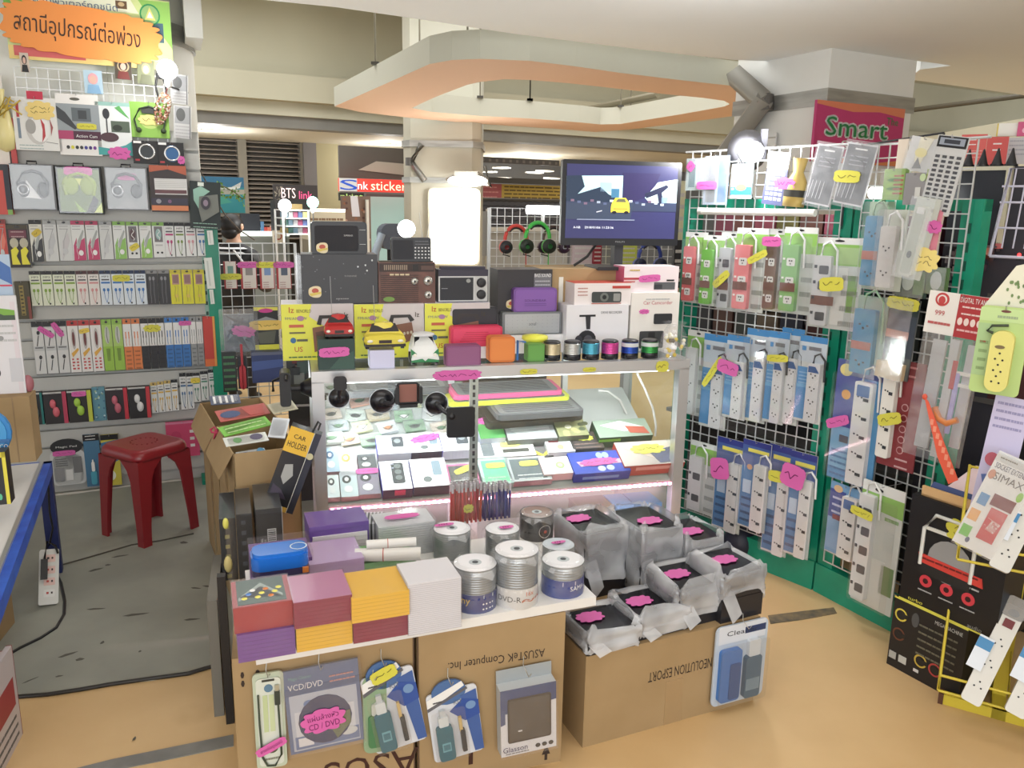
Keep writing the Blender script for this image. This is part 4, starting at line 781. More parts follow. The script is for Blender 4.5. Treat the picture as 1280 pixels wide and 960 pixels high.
# bottom rows
r4 = [(38, 54, 'dark box with teal side and pale mouse', C(30, 34, 38), C(24, 120, 116), C(90, 110, 110)), (55, 84, 'dark box with crimson side and pink gadget', C(36, 30, 34), C(196, 50, 84), C(220, 96, 110)), (85, 115, 'dark box, lime side, green gadget, pink sticker', C(36, 32, 30), C(190, 200, 50), C(160, 206, 60)), (133, 160, 'dark box with crimson side and rose gadget', C(44, 32, 40), C(206, 40, 60), C(206, 100, 120)), (161, 188, 'dark box with red side and silver gadget', C(34, 30, 34), C(214, 50, 60), C(226, 226, 226))]
for i, (x0, x1, l_, bg, sd, ac) in enumerate(r4):
    def dr(it, b, d, w_, h_, y):
        d.r(.82, 0, 1, 1, sd); d.r(0, .0, .8, .05, C(200, 200, 196), 2); m = it.p('gadget'); X, Z = d.X, d.Z
        m.ball(X(.4), y-.006, Z(.36), w_*.14, .012, h_*.14, ac); m.ball(X(.52), y-.006, Z(.62), w_*.16, .012, h_*.16, ac); m.tube([(X(.4), y-.006, Z(.3)), (X(.5), y-.006, Z(.65))], .008, ac, 6)
        if 'lime side' in l_: st(it, d, .5, .1, .07, .028, PINK, 0, 'plain')
    yt = hy(38, 188, 491, 482, x0); yb = hy(38, 188, 531, 521, x0)
    pk('gadget_box', l_+' in the wall\'s fourth row', 'box', x0, yt, x1, yb, .04, bg, dr, 'small dark gadget boxes')
pk('gadget_box', 'blue green holographic pack squeezed into the fourth row', 'package', 116, 484, 132, 526, .02, C(90, 150, 170), lambda it, b, d, w_, h_, y: [d.e(random.random()*.8+.1, random.random()*.9+.05, .08, .03, random.choice([C(200, 230, 236), C(60, 110, 140), C(170, 200, 150)]), 2, 6) for _ in range(22)])
for i in range(6):
    x0 = 189+i*8.6+(2 if i > 3 else 0); dk_ = i > 3; yt = hy(189, 270, 478, 466, x0) if not dk_ else 466
    yb = hy(189, 240, 517, 511, x0)
    card('ear', x0, yt, x0+8, yb, 'white yellow printed card, %s from left, right end of fourth row' % ORD[i], 'white and yellow cards', w235, C(214, 180, 90) if i < 3 else C(34, 36, 40), C(226, 180, 70) if i < 4 else C(80, 120, 170))
for i in range(3):
    x0 = 241+i*10; card('ear', x0, 466-i*2, x0+9.4, 503-i*2, 'white card under a black header, %s from the left above the cardboard carton' % ORD[i], 'black headed cards', w235, C(30, 34, 44), C(80, 150, 120), extra=(lambda it, d, w_, h_: st(it, d, .4, .25, .05, .03, C(236, 210, 60, .6), 0, 'plain')) if i == 0 else None)
# loose packs near the floor
kw, w_, h_ = place(LW, 62, 550, 106, 608, .03, .04); it = It('mouse_pack', 'rounded clear pack with a black oval header and pink sticker near the floor', 'package', **kw)
b = it.p('card'); b.rr(-w_/2, w_/2, 0, h_*.75, .03, -.004, 0, C(206, 208, 208)); b.el(0, h_*.83, w_*.47, h_*.17, -.006, 0, C(34, 34, 38)); d = D(b, -w_/2, w_/2, 0, h_, -.006); d.t('Magic Pad', .5, .17, .05, W, 2, .6); d.lines(.15, .5, .42, .56, 4, C(110, 110, 114), 2); d.r(.65, .4, .9, .75, C(120, 120, 124), 2); d.r(.1, .62, .38, .9, C(150, 150, 154), 2); d.r(.42, .66, .62, .9, C(236, 236, 236), 2)
it.p('blister').rr(-w_*.42, w_*.42, h_*.04, h_*.66, .03, -.022, -.004, BLIS); st(it, d, .42, .3, .11, .03, PINK, 0, 'plain'); it.done()
def dr(it, b, d, w_, h_, y): d.r(0, 0, 1, .12, BK); d.lines(.15, .8, .02, .08, 2, W, 3); m = it.p('bottle'); m.rr(-w_*.18, w_*.18, h_*.05, h_*.3, .01, y-.014, y, C(70, 170, 200)); m.rr(-w_*.1, w_*.1, h_*.3, h_*.48, .006, y-.012, y, W); m.box(-w_*.04, w_*.04, y-.012, y, h_*.48, h_*.52, W)
pk('cleaner_pack', 'tall blue cleaning kit pack near the floor by the red stool', 'package', 106, 543, 126, 608, .012, C(66, 120, 160), dr)
def dr(it, b, d, w_, h_, y): d.r(0, 0, 1, .1, BK); d.g([(0, .15), (1, .1), (1, .5), (.3, .6), (0, .4)], C(60, 120, 170), 2); d.e(.4, .8, .3, .1, C(236, 240, 220), 2)
pk('cleaner_pack', 'yellow and blue pack near the floor behind the red stool', 'package', 128, 543, 150, 607, .012, C(214, 200, 60), dr)
def dr(it, b, d, w_, h_, y): d.r(.0, 0, 1, .06, C(236, 130, 170)); [d.r(.72, .25+i*.2, .86, .33+i*.2, W, 2) for i in range(3)]; d.e(.3, .4, .16, .14, C(214, 60, 110), 2)
pk('gadget_pack', 'bright pink pack hanging behind the red stool beside the carton', 'package', 208, 527, 249, 571, .02, C(226, 70, 120), dr)
pk('tube_pack', 'olive and gold tube pack hanging left of the second row', 'package', 20, 352, 38, 399, .03, C(74, 68, 44), lambda it, b, d, w_, h_, y: (d.r(.3, .1, .6, .9, C(150, 130, 60)), d.lines(.35, .55, .15, .85, 8, C(60, 54, 34), 2), d.r(.8, .4, 1, 1, C(140, 60, 50), 2)))
# green slotted frame at the right end of the left wall
GP = Pan(*(LW.at(aR, 0, .0)).xy, LW.yaw)
it = It('display_stand', 'green slotted steel frame at the right end of the left wall of cards', 'frame', GP.o, GP.yaw)
b = it.p('post'); b.box(.0, .07, -.03, .03, 0, 1.46, GREEN); s_ = it.p('slot_strip'); s_.box(-.02, 0, -.01, .01, .3, 1.4, C(150, 190, 176))
for i in range(18): s_.box(-.016, -.004, -.012, -.01, .34+i*.058, .36+i*.058, C(30, 80, 66))
it.p('foot').box(-.1, .14, -.12, .12, 0, .03, GREEN); it.done()
for (x0, y0, x1, y1, l_) in ((260, 288, 267, 306, 'short cream plastic tag strip on the green frame'), (258, 322, 268, 361, 'long white plastic strip dangling on the green frame'), (263, 362, 268, 380, 'pale green strip end below the long white strip')):
    pk('plastic_strip', l_, 'strip', x0, y0, x1, y1, .004, C(226, 230, 222), lambda it, b, d, w_, h_, y: d.r(.3, .1, .5, .9, C(200, 206, 198)), None, -3, False, .06)
# ---------------- glass cabinet ----------------
CY = R(15.5); CW, CD, CH, SZ = 1.54, .62, 1.0, .465
CF = gz(389, 465, CH); CP = Pan(CF.x, CF.y, CY)
def cpan(k, z=0): o = CP.o - CP.n*k; return Pan(o.x, o.y, CY, 0, z)
it = It('display_cabinet', 'aluminium framed glass display cabinet with a pink and white lit shelf', 'cabinet', CP.o, CY)
fr = it.p('frame', label='brushed aluminium frame'); t = .045
for x in (0, CW-t):
    for y in (0, CD-t): fr.box(x, x+t, y, y+t, 0, CH-.04, ALU)
for y in (0, CD-t): fr.box(0, CW, y, y+t, CH-.045, CH, ALU); fr.box(t, CW-t, y, y+t, .05, .09, ALU)
for x in (0, CW-t): fr.box(x, x+t, t, CD-t, CH-.045, CH, ALU)
fr.box(.61, .64, CD-.1, CD-.07, .1, CH-.045, ALU)
md = it.p('slotted_post'); md.box(.6, .635, .012, .02, .1, CH-.045, ALU)
for i in range(16): md.box(.612, .622, .009, .012, SZ+.02+i*.03, SZ+.038+i*.03, C(60, 60, 66))
md.box(1.14, 1.165, CD-.16, CD-.13, .5, CH-.045, ALU)
fr.box(t, CW-t, 0, CD-.02, .09, .11, C(190, 190, 190))
tp = it.p('glass_top'); tp.box(t, CW-t, t, CD-t, CH-.008, CH-.002, GLASS)
gf = it.p('front_glass'); gf.box(t, CW-t, .006, .01, .1, CH-.045, GLASS)
for k_, x in (('side_glass#1', .012), ('side_glass#2', CW-.016)): it.p(k_).box(x, x+.004, t, CD-t, .1, CH-.045, GLASS)
sh = it.p('glass_shelf'); sh.box(.02, CW-.02, .025, CD-.02, SZ-.012, SZ, C(200, 206, 204, .3))
# sloping display board standing on the shelf
SL = R(27); so = CP.at(0, 0) - CP.n*.02
SP = Pan(so.x, so.y, CY, pi/2-SL, SZ+.004)
bd = it.p('display_board'); 
bd.add([(t, .03, SZ), (CW-t, .03, SZ), (CW-t, CD-.03, SZ+math.tan(SL)*(CD-.06)), (t, CD-.03, SZ+math.tan(SL)*(CD-.06)), (t, CD-.03, SZ), (CW-t, CD-.03, SZ)], [(0, 1, 2, 3), (3, 2, 5, 4)], C(196, 200, 198))
ls = it.p('led_strip', label='pink white LED strip'); ls.box(.05, CW-.05, -.004, .004, SZ-.014, SZ-.002, C(250, 130, 160, .5, 0, .8))
dt = C(255, 236, 240, .5, 0, 7)
for i in range(62): x = .06+i*(CW-.12)/61; ls.box(x-.005, x+.005, -.008, -.004, SZ-.012, SZ-.003, dt)
tl = it.p('white_tube', label='bright white LED tube'); tl.tube([(.03, CD*.45, SZ+.25), (.03, CD*.45, CH-.08)], .012, C(255, 255, 255, .5, 0, 9), 8)
tl2 = it.p('top_led_bar'); tl2.box(.08, CW-.08, .03, .045, CH-.055, CH-.047, C(250, 252, 255, .5, 0, 4))
it.done()
area('cabinet_led_light', CP.at(CW/2, CH-.06, -.1), CW-.2, .04, 5, (.97, .98, 1), (R(20), 0, CY))
area('shelf_led_light', CP.at(CW/2, SZ-.02, .03), CW-.2, .02, 6, (1, .62, .72), (R(35), 0, CY))
area('cabinet_side_led', CP.at(.06, .8, -.28), .25, .03, 1.5, (1, 1, 1), (0, R(-90), CY))
bk_ = Pan(*(CP.o-CP.n*1.35).xy, CY); it = It('low_counter', 'dark low counter of goods seen through the glass behind the cabinet', 'counter', bk_.o, CY); b = it.p('body'); b.box(-.1, 1.35, 0, .3, 0, .92, C(58, 60, 60)); it.p('top').box(-.12, 1.37, -.02, .32, .92, .95, C(96, 100, 98)); g = it.p('front_goods'); rq = random.Random(9)
for i in range(110): x = rq.uniform(-.08, 1.25); z = rq.uniform(.3, .85); g.box(x, x+rq.uniform(.03, .09), -.03*rq.random()-.005, 0, z, z+rq.uniform(.02, .08), C(*rq.choice([(40, 44, 46), (60, 80, 76), (120, 126, 120), (90, 60, 50), (30, 90, 76), (150, 150, 150), (110, 40, 44)])))
g.box(-.1, 1.35, -.04, -.03, .55, .56, WIRE); it.done()
# ---- things on the slope ----
def on_slope(name, label, x0, y0, x1, y1, t, top, side=None, draw=None, group=None, tilt=0, cat='box', pan=SP):
    kw, w_, h_ = place(pan, x0, y0, x1, y1, t, t+.001); it = It(name, label, cat, group=group, tilt=R(tilt), **kw)
    b = it.p('box' if t > .02 else 'card'); b.box(-w_/2, w_/2, -t, 0, 0, h_, side or top); d = D(b, -w_/2, w_/2, 0, h_, -t); d.r(0, 0, 1, 1, top, .6)
    if draw: draw(it, b, d, w_, h_, -t)
    it.done()
LIL = C(150, 146, 226); WB = C(244, 244, 248)
def cam_art(k):
    def f(it, b, d, w_, h_, y):
        b.box(-w_/2-.0008, -w_/2, y+.001, 0, 0, h_, C(84, 84, 196)); b.box(-w_/2, w_/2, y+.001, 0, -.0008, 0, [C(90, 60, 90), C(224, 222, 240), C(80, 60, 84)][k % 3])
        m = it.p('device_print'); X, Z = d.X, d.Z
        if k == 0: m.rr(X(.38), X(.8), Z(.8), Z(.08), .01, y-.001, y, C(56, 62, 66)); [m.el(X(.6), Z(.2+.2*i), w_*.12, h_*.08, y-.0016, y-.001, C(110, 116, 116)) for i in range(3)]
        elif k == 1: m.rr(X(.45), X(.8), Z(.66), Z(.1), .008, y-.001, y, C(80, 84, 90)); m.el(X(.62), Z(.34), w_*.1, h_*.12, y-.0016, y-.001, C(150, 156, 160))
        else: m.rr(X(.6), X(.85), Z(.62), Z(.1), .008, y-.001, y, C(130, 150, 166)); m.el(X(.42), Z(.75), w_*.12, h_*.1, y-.0016, y-.001, C(110, 120, 120))
        d.lines(.08, .5, .1, .24, 2, C(170, 176, 196), 2)
    return f
on_slope('gadget_box', 'white gadget box, black device print and red tag, front row left', 476, 576, 513, 612, .05, WB, C(110, 70, 96), lambda it, b, d, w_, h_, y: (cam_art(0)(it, b, d, w_, h_, y), it.p('price_tag').box(-.012, .03, y+.004, y+.03, -.004, -.001, C(226, 60, 100))), 'white gadget boxes on the lit shelf')
on_slope('gadget_box', 'white gadget box with a pale device print in the front row, right of two', 514, 573, 559, 608, .05, WB, C(96, 70, 90), cam_art(2), 'white gadget boxes on the lit shelf')
on_slope('gadget_box', 'white gadget box with a small camera print, left in the second row', 471, 544, 513, 567, .04, WB, LIL, cam_art(1), 'white gadget boxes on the lit shelf')
on_slope('gadget_box', 'white gadget box under a wavy pink sticker in the second row', 512, 541, 553, 565, .04, WB, C(100, 90, 110), lambda it, b, d, w_, h_, y: (cam_art(2)(it, b, d, w_, h_, y), st(it, d, .5, .3, .12, .04, PINK, 12)), 'white gadget boxes on the lit shelf')
on_slope('gadget_box', 'pale lilac sided white box at the right end of the second row of gadget boxes', 551, 540, 594, 563, .05, WB, C(214, 212, 236), cam_art(1), 'white gadget boxes on the lit shelf')
def clearcase(c1, c2):
    def f(it, b, d, w_, h_, y):
        d.r(.1, .08, .9, .92, c2, 2); d.lines(.2, .8, .75, .9, 2, W, 4); c_ = it.p('clear_case'); c_.box(-w_/2-.002, w_/2+.002, y-.006, 0, 0, h_, BLIS)
        st(it, d, .55, .3, .08, .03, C(246, 230, 90, .6), 25 if c1 else 0, 'plain')
    return f
on_slope('phone_case_box', 'pink edged dark case box with a slanted yellow sticker on the shelf edge', 558, 580, 598, 607, .03, C(240, 110, 170), C(250, 170, 200), clearcase(1, C(96, 98, 100)))
on_slope('phone_case_box', 'mint green clear case box on the shelf edge above the pens', 600, 573, 638, 605, .03, C(190, 236, 220), C(220, 240, 236), clearcase(0, C(110, 226, 160)))
on_slope('phone_case_box', 'dark grey clear case box with a yellow sticker on the shelf edge', 634, 571, 686, 601, .03, C(206, 214, 214), C(240, 180, 190), clearcase(0, C(104, 116, 120)))
on_slope('round_gadget_box', 'white box with a small round picture on the shelf edge beside the blue box', 676, 571, 724, 592, .04, C(246, 240, 238), C(244, 190, 190), lambda it, b, d, w_, h_, y: (d.e(.5, .5, .12, .2, C(170, 190, 130), 2), d.e(.5, .5, .06, .1, C(230, 170, 180), 3)))
def dr(it, b, d, w_, h_, y): d.e(.55, .2, .06, .14, C(160, 190, 236), 2); d.e(.66, .2, .06, .14, C(160, 190, 236), 2); d.g([(.1, .45), (.9, .4), (.95, .6), (.15, .68)], C(236, 190, 226), 2); st(it, d, .5, .52, .16, .04, PINK, 3); d.e(.5, .82, .07, .12, C(190, 206, 240), 3); d.e(.66, .8, .07, .12, C(190, 206, 240), 3); b.box(-w_*.35, w_*.3, y+.02, y+.035, -.001, 0, C(120, 150, 220))
on_slope('battery_box', 'bright blue box with a pink sticker at the right of the lit shelf', 713, 564, 784, 591, .05, C(30, 66, 200), C(24, 44, 170), dr)
def dr(it, b, d, w_, h_, y): d.g([(.0, .0), (1, .05), (1, .5), (.6, .8), (.2, .4)], C(236, 214, 200), 2); d.g([(.5, .5), (.9, .3), (1, .9), (.6, .95)], C(110, 110, 140), 3); st(it, d, .5, .36, .15, .055, C(238, 226, 90, .6), 0); b.box(-w_*.3, w_*.3, y+.012, y+.03, -.001, 0, C(240, 150, 140))
on_slope('toy_box', 'orange red box with a yellow oval sticker at the right end of the lit shelf', 773, 551, 850, 581, .06, C(206, 190, 184), C(206, 62, 50), dr)
def dr(it, b, d, w_, h_, y): d.r(.12, .0, .5, .4, C(120, 34, 34), 2); d.e(.5, .7, .12, .16, C(210, 170, 130), 2)
on_slope('memory_box', 'white box with a dark red picture in the second row left of the green box', 682, 545, 716, 565, .03, WB, C(236, 236, 240), dr)
def dr(it, b, d, w_, h_, y): st(it, d, .5, .4, .07, .03, C(226, 226, 60, .6)); d.lines(.1, .9, .7, .9, 2, C(150, 120, 110), 3)
on_slope('memory_box', 'dark brown box with a yellow sticker between the white and the green box', 712, 540, 752, 561, .03, C(70, 60, 58), C(40, 34, 34), dr)
def dr(it, b, d, w_, h_, y): d.g([(.1, .3), (.5, .1), (.9, .5), (.5, .7)], C(236, 240, 240), 2); d.g([(.55, .4), (.9, .5), (.95, .9), (.6, .8)], C(200, 90, 70), 3); b.box(-w_*.5, -w_*.1, y+.01, y+.025, -.001, 0, C(140, 220, 60))
on_slope('network_card_box', 'green sided box with a white and orange top behind the blue box', 744, 524, 812, 546, .06, C(150, 168, 150), C(20, 84, 50), dr)
def dr(it, b, d, w_, h_, y): d.r(.1, .1, .3, .9, C(120, 126, 130), 2); st(it, d, .6, .3, .09, .03, C(240, 232, 120, .6), 0, 'plain'); d.r(.45, .55, .9, .75, C(80, 80, 70), 3)
on_slope('adapter_box', 'flat white box with a yellow sticker beside the slotted post', 594, 551, 668, 571, .02, C(248, 248, 246), C(232, 232, 236), dr)
def dr(it, b, d, w_, h_, y): d.g([(.1, .2), (.9, .1), (.9, .5), (.2, .7)], C(200, 204, 204), 2); d.l([(.1, .4), (.9, .3)], .004, C(236, 240, 240), 3)
on_slope('adapter_box', 'grey clear wrapped box under the laptop coolers', 632, 530, 694, 549, .05, C(180, 184, 186), C(130, 132, 128), dr)
on_slope('adapter_box', 'green topped white box just right of the slotted post with pink sticker', 598, 530, 630, 548, .05, C(80, 160, 80), C(220, 222, 240), lambda it, b, d, w_, h_, y: st(it, d, .4, -.2, .08, .04, PINK))
on_slope('camouflage_box', 'camouflage patterned pack under a draped grey cloth beside the coolers', 694, 520, 732, 545, .06, C(150, 150, 100), C(110, 116, 80), lambda it, b, d, w_, h_, y: [d.e(random.random(), random.random(), .12, .1, random.choice([C(190, 180, 120), C(80, 90, 60), C(226, 220, 190)]), 2, 7) for _ in range(12)])
on_slope('small_pack', 'small yellow and white pack left of the memory boxes', 665, 558, 690, 571, .012, C(110, 110, 110), C(90, 90, 90), lambda it, b, d, w_, h_, y: d.g([(.1, .3), (.5, .8), (.9, .2), (.9, .6), (.5, 1), (.1, .7)], C(240, 210, 60), 3))
# left-hand small packs on the slope
small = [(405, 560, 424, 590, C(170, 196, 220), 'blue round label'), (424, 563, 446, 595, C(226, 226, 232), 'orange round label'), (408, 594, 424, 622, C(226, 234, 236), 'pale screen print'), (425, 590, 447, 621, C(200, 214, 220), 'two white discs'), (447, 588, 474, 618, C(150, 140, 160), 'pink top strip'), (447, 568, 470, 586, C(90, 92, 96), 'round lens print')]
for i, (x0, y0, x1, y1, cc_, l_) in enumerate(small):
    def dr(it, b, d, w_, h_, y):
        d.e(.4, .3, .26, .16, C(70, 110, 150) if i == 0 else C(240, 170, 80) if i == 1 else C(60, 64, 70), 2); d.e(.45, .7, .24, .14, W, 2); d.e(.4, .3, .12, .08, W, 3)
        if i == 4: st(it, d, .5, .05, .09, .03, PINK, 0, 'plain'); 
        c_ = it.p('clear_case'); c_.box(-w_/2, w_/2, y-.006, 0, 0, h_, BLIS)
    on_slope('small_pack', 'small clear pack with a %s at the left end of the lit shelf' % l_, x0, y0, x1, y1, .025, cc_, C(250, 190, 200), dr, 'small packs at the left of the lit shelf', cat='pack')
# flat bags and cards spread over the back of the slope
rr_ = random.Random(21); k = 0
back = [(410, 482), (440, 478), (470, 484), (500, 480), (530, 484), (560, 482), (418, 500), (448, 498), (480, 502), (512, 500), (545, 503), (572, 500), (412, 515), (440, 517), (470, 515), (502, 518), (535, 516), (566, 519), (420, 530), (452, 531), (484, 532), (516, 530), (550, 532), (412, 545), (436, 547), (462, 548), (575, 534), (590, 512)]
hues = [(206, 212, 212), (120, 160, 120), (216, 196, 180), (200, 210, 200), (196, 180, 150), (150, 190, 150), (226, 226, 228), (214, 160, 140), (170, 180, 186), (206, 206, 160)]
nm = ['pale grey', 'green', 'cream', 'mint', 'tan', 'leaf green', 'white', 'salmon', 'steel grey', 'straw']
for k, (x, y) in enumerate(back):
    h_ = hues[k % 10]; ww = rr_.uniform(17, 22)
    def dr(it, b, d, w_, h2, yy):
        d.r(.06, .06, .94, .3, C(*[min(255, v+20) for v in h_]), 2); d.e(.5, .6, .25, .18, C(*rr_.choice([(60, 64, 60), (200, 120, 60), (90, 130, 90), (236, 236, 236)])), 3, 10); d.l([(.2, .5), (.5, .8), (.8, .45)], .004, C(70, 70, 70), 4)
        c_ = it.p('film'); c_.box(-w_/2-.004, w_/2+.004, yy-.003, yy-.002, -.004, h2+.004, FILM)
    row = 'back' if y < 490 else 'second' if y < 508 else 'third' if y < 522 else 'front'
    pos = sum(1 for q_ in back[:k] if (('back' if q_[1] < 490 else 'second' if q_[1] < 508 else 'third' if q_[1] < 522 else 'front') == row))
    on_slope('flat_pack', '%s flat pouch, %s from left in the %s row behind the phone holders' % (nm[k % 10], ORD[pos], row), x-ww*.5, y-5, x+ww*.8, y+8, .006+.004*(k % 3), C(*h_), None, dr, 'flat pouches on the display slope', rr_.uniform(-14, 14), 'pouch')
# laptop coolers stacked at the back
def cooler(x0, y0, x1, y1, t, c1, c2, label, k, zb):
    p0 = gz((x0+x1)/2, y1, zb); pan = Pan(p0.x, p0.y, CY+R(2), R(84), zb); kw, w_, h_ = place(pan, x0, y0, x1, y1, t, 0)
    it = It('laptop_cooler', label, 'laptop cooler', group='laptop coolers stacked in the cabinet', **kw); b = it.p('body'); b.rr(-w_/2, w_/2, 0, h_, .025, -t, 0, c1)
    b.rr(-w_*.46, w_*.46, h_*.05, h_*.95, .02, -t-.003, -t, c2)
    f = it.p('grille')
    for i in range(9): f.box(-w_*.4, w_*.4, -t-.0045, -t-.003, h_*(.12+.09*i), h_*(.14+.09*i), C(70, 72, 76))
    f.lathe([(.03, 0), (.034, -.002), (.038, 0)], C(90, 90, 94), 0, -t-.004, h_/2, axis='y', n=20); it.done()
cooler(560, 476, 700, 492, .02, C(236, 84, 140), C(110, 116, 122), 'pink edged laptop cooler on top of the stack', 0, .80)
cooler(556, 488, 712, 500, .02, C(206, 214, 50), C(100, 104, 100), 'lime edged laptop cooler just under the pink one', 1, .775)
cooler(610, 492, 722, 517, .025, C(88, 90, 94), C(110, 112, 114), 'large plain grey laptop cooler in front of the coloured ones', 2, .74)
cooler(598, 505, 724, 526, .03, C(60, 58, 50), C(80, 78, 70), 'dark laptop cooler box lowest of the stack', 3, .69)
cooler(430, 472, 560, 487, .03, C(86, 88, 92), C(120, 122, 126), 'flat grey laptop cooler lying behind the middle phone holders', 4, .82)
for l_, P in (('white cable curving from the cabinet back post', [(748, 488), (760, 489), (775, 500), (783, 517)]), ('long pale cable hanging in the right of the cabinet', [(796, 466), (806, 486), (816, 510), (820, 532), (819, 545)])):
    pn = cpan(.4 if 'curving' in l_ else .25); b = MB(); b.tube([pn.at(*pn.hit(*q_)) for q_ in P], .0055, C(214, 210, 206), 6); o = b.make('cable'); o['label'] = l_; o['category'] = 'cable'
# things under the lit shelf at the right: blue boxes
for (x0, y0, x1, y1, c_, l_) in ((795, 604, 828, 640, C(70, 140, 196), 'blue box on the cabinet floor, right one'), (770, 612, 793, 640, C(84, 150, 200), 'blue box on the cabinet floor, middle one'), (725, 620, 768, 645, C(110, 110, 84), 'olive box on the cabinet floor, left one')):
    kw, w_, h_ = place(cpan(.3), x0, y0, x1, y1, .15, .15); kw['loc'].z = .11; h_ = max(h_, .2); it = It('stock_box', l_, 'box', group='boxes on the cabinet floor', **kw); b = it.p('box'); b.box(-w_/2, w_/2, -.15, 0, 0, h_, c_); D(b, -w_/2, w_/2, 0, h_, -.15).r(.7, .1, .9, .3, W).lines(.1, .6, .4, .7, 3, W); it.done()
# stickers on the rail
for (x, y, ww, hh, c_, kd, l_) in ((572, 469, .185, .04, PINK, 'plain', 'pink handwritten strip on the cabinet top rail'), (661, 464.5, .07, .022, YEL, 'plain', 'small yellow strip left on the cabinet top rail'), (737, 462, .055, .018, YEL, 'plain', 'small yellow strip middle of the cabinet top rail'), (828, 458, .055, .045, YEL, 'cloud', 'yellow cloud price tag at the right of the cabinet rail')):
    a, z = CP.hit(x, y, .003); it = It('price_note', l_, 'price note', CP.at(a, z, .002), CY); b = it.p('paper'); b.prism(blob(ww, hh, 11, .12, .2, 60, 0, .6), -.002, 0, c_); scrib(b, 0, 0, ww*.8, hh*.6, -.0026, INK if c_ is PINK else C(90, 80, 20), 0, 1, int(x)); it.done()
# phone holders on the glass
def holder(px, py, r_, label, arm, cr, dd, yaw=0, pan=None, off=.0):
    pan = pan or CP; a, z = pan.hit(px, py, .01); it = It('phone_holder', label, 'phone holder', pan.at(a, z, off), pan.yaw+yaw, 'suction phone holders on the glass')
    s_ = it.p('suction_cup'); s_.lathe([(0, .018), (r_*.4, .02), (r_*.92, .006), (r_, 0)], C(26, 26, 32, .25), 0, -.001, 0, axis='y', n=28); s_.lathe([(r_, 0), (r_+.003, .002), (r_+.003, 0)], C(206, 210, 214), 0, -.001, 0, axis='y', n=28)
    s_.lathe([(0, .03), (r_*.3, .03), (r_*.34, .016)], BK, 0, 0, 0, axis='y', n=16)
    a_ = it.p('arm'); a_.tube([(0, -.02, 0)]+arm, .009, C(34, 34, 40, .3), 8); a_.ball(*arm[-1], .017, .017, .017, BK)
    c_ = it.p('cradle'); x0, x1, z0, z1, yy = cr
    c_.rr(x0, x1, z0, z1, .012, yy, yy+.012, C(20, 20, 24, .4))
    if dd:
        c_.rr(x0-.008, x0+.006, z0+.01, z1-.01, .005, yy-.03, yy+.01, BK); c_.rr(x1-.006, x1+.008, z0+.01, z1-.01, .005, yy-.03, yy+.01, BK); c_.box(x0+.01, x1-.01, yy-.02, yy, z0-.006, z0+.006, BK)
        p_ = it.p('card_insert'); p_.rr(x0+.01, x1-.01, z0+.012, z1-.006, .004, yy-.004, yy, dd)
    it.done()
holder(424, 498, .038, 'black phone holder with small clip head above its cup, left on front glass', [(.0, -.05, .03), (.005, -.05, .07)], (-.022, .026, .045, .095, -.075), None)
holder(478, 502, .046, 'black phone holder with side arms gripping a brown card, middle of the front glass', [(.03, -.05, .0), (.07, -.05, .045)], (.045, .13, .0, .085, -.08), C(150, 90, 76))
holder(546, 505, .044, 'black phone holder with a broad flat back plate, right on the front glass', [(.02, -.05, -.02), (.05, -.05, -.04)], (.03, .14, -.125, -.005, -.06), None)
SG = Pan(CF.x, CF.y, CY-R(90))
pn = Pan(CP.at(-.0, 0).x, CP.at(0, 0).y, CY); a, z = pn.hit(378, 492, 0)
it = It('phone_holder', 'black phone holder sticking out sideways from the left glass of the cabinet', 'phone holder', CP.at(0.01, z, -.1), CY, 'suction phone holders on the glass')
b = it.p('suction_cup'); b.lathe([(0, -.05), (.02, -.05), (.03, -.03), (.042, -.004), (.044, 0)], C(30, 30, 36, .3), 0, 0, 0, axis='x', n=24); b.lathe([(.044, 0), (.046, -.004), (.046, 0)], C(180, 210, 214), 0, 0, 0, axis='x', n=24)
it.p('arm').tube([(-.04, 0, 0), (-.09, -.01, .0)], .013, C(40, 40, 44), 8)
b = it.p('cradle'); b.rr(-.125, -.085, -.06, .07, .012, -.05, .04, C(30, 30, 32)); b.tube([(-.1, 0, .05), (-.15, 0, .03), (-.15, 0, -.01)], .006, BK, 5); b.tube([(-.1, -.05, .06), (-.1, -.09, .05)], .006, BK, 5); it.done()
# ---------------- things standing on the cabinet ----------------
def top(name, label, xl, xr, yt, k, t, body, draw=None, yb=None, z0=CH, cat='box', group=None, part='box', yaw=0, front_c=None):
    """k = distance of the front face behind the cabinet front"""
    pan = cpan(k); pan = Pan(*pan.at((pan.hit(xl, 400)[0]+pan.hit(xr, 400)[0])/2, 0).xy, CY+R(yaw)); kw, w_, h_ = place(pan, xl, yt, xr, yb or 430, t, 0)
    if not yb: h_ = kw['loc'].z+h_-z0; kw['loc'].z = z0
    it = It(name, label, cat, group=group, **kw); b = it.p(part); 
    if body: b.box(-w_/2, w_/2, -t, 0, 0, h_, body)
    d = D(b, -w_/2, w_/2, 0, h_, -t)
    if front_c: d.r(0, 0, 1, 1, front_c, .6)
    if draw: draw(it, b, d, w_, h_, -t)
    it.done(); return kw['loc'].z, kw['loc'].z+h_
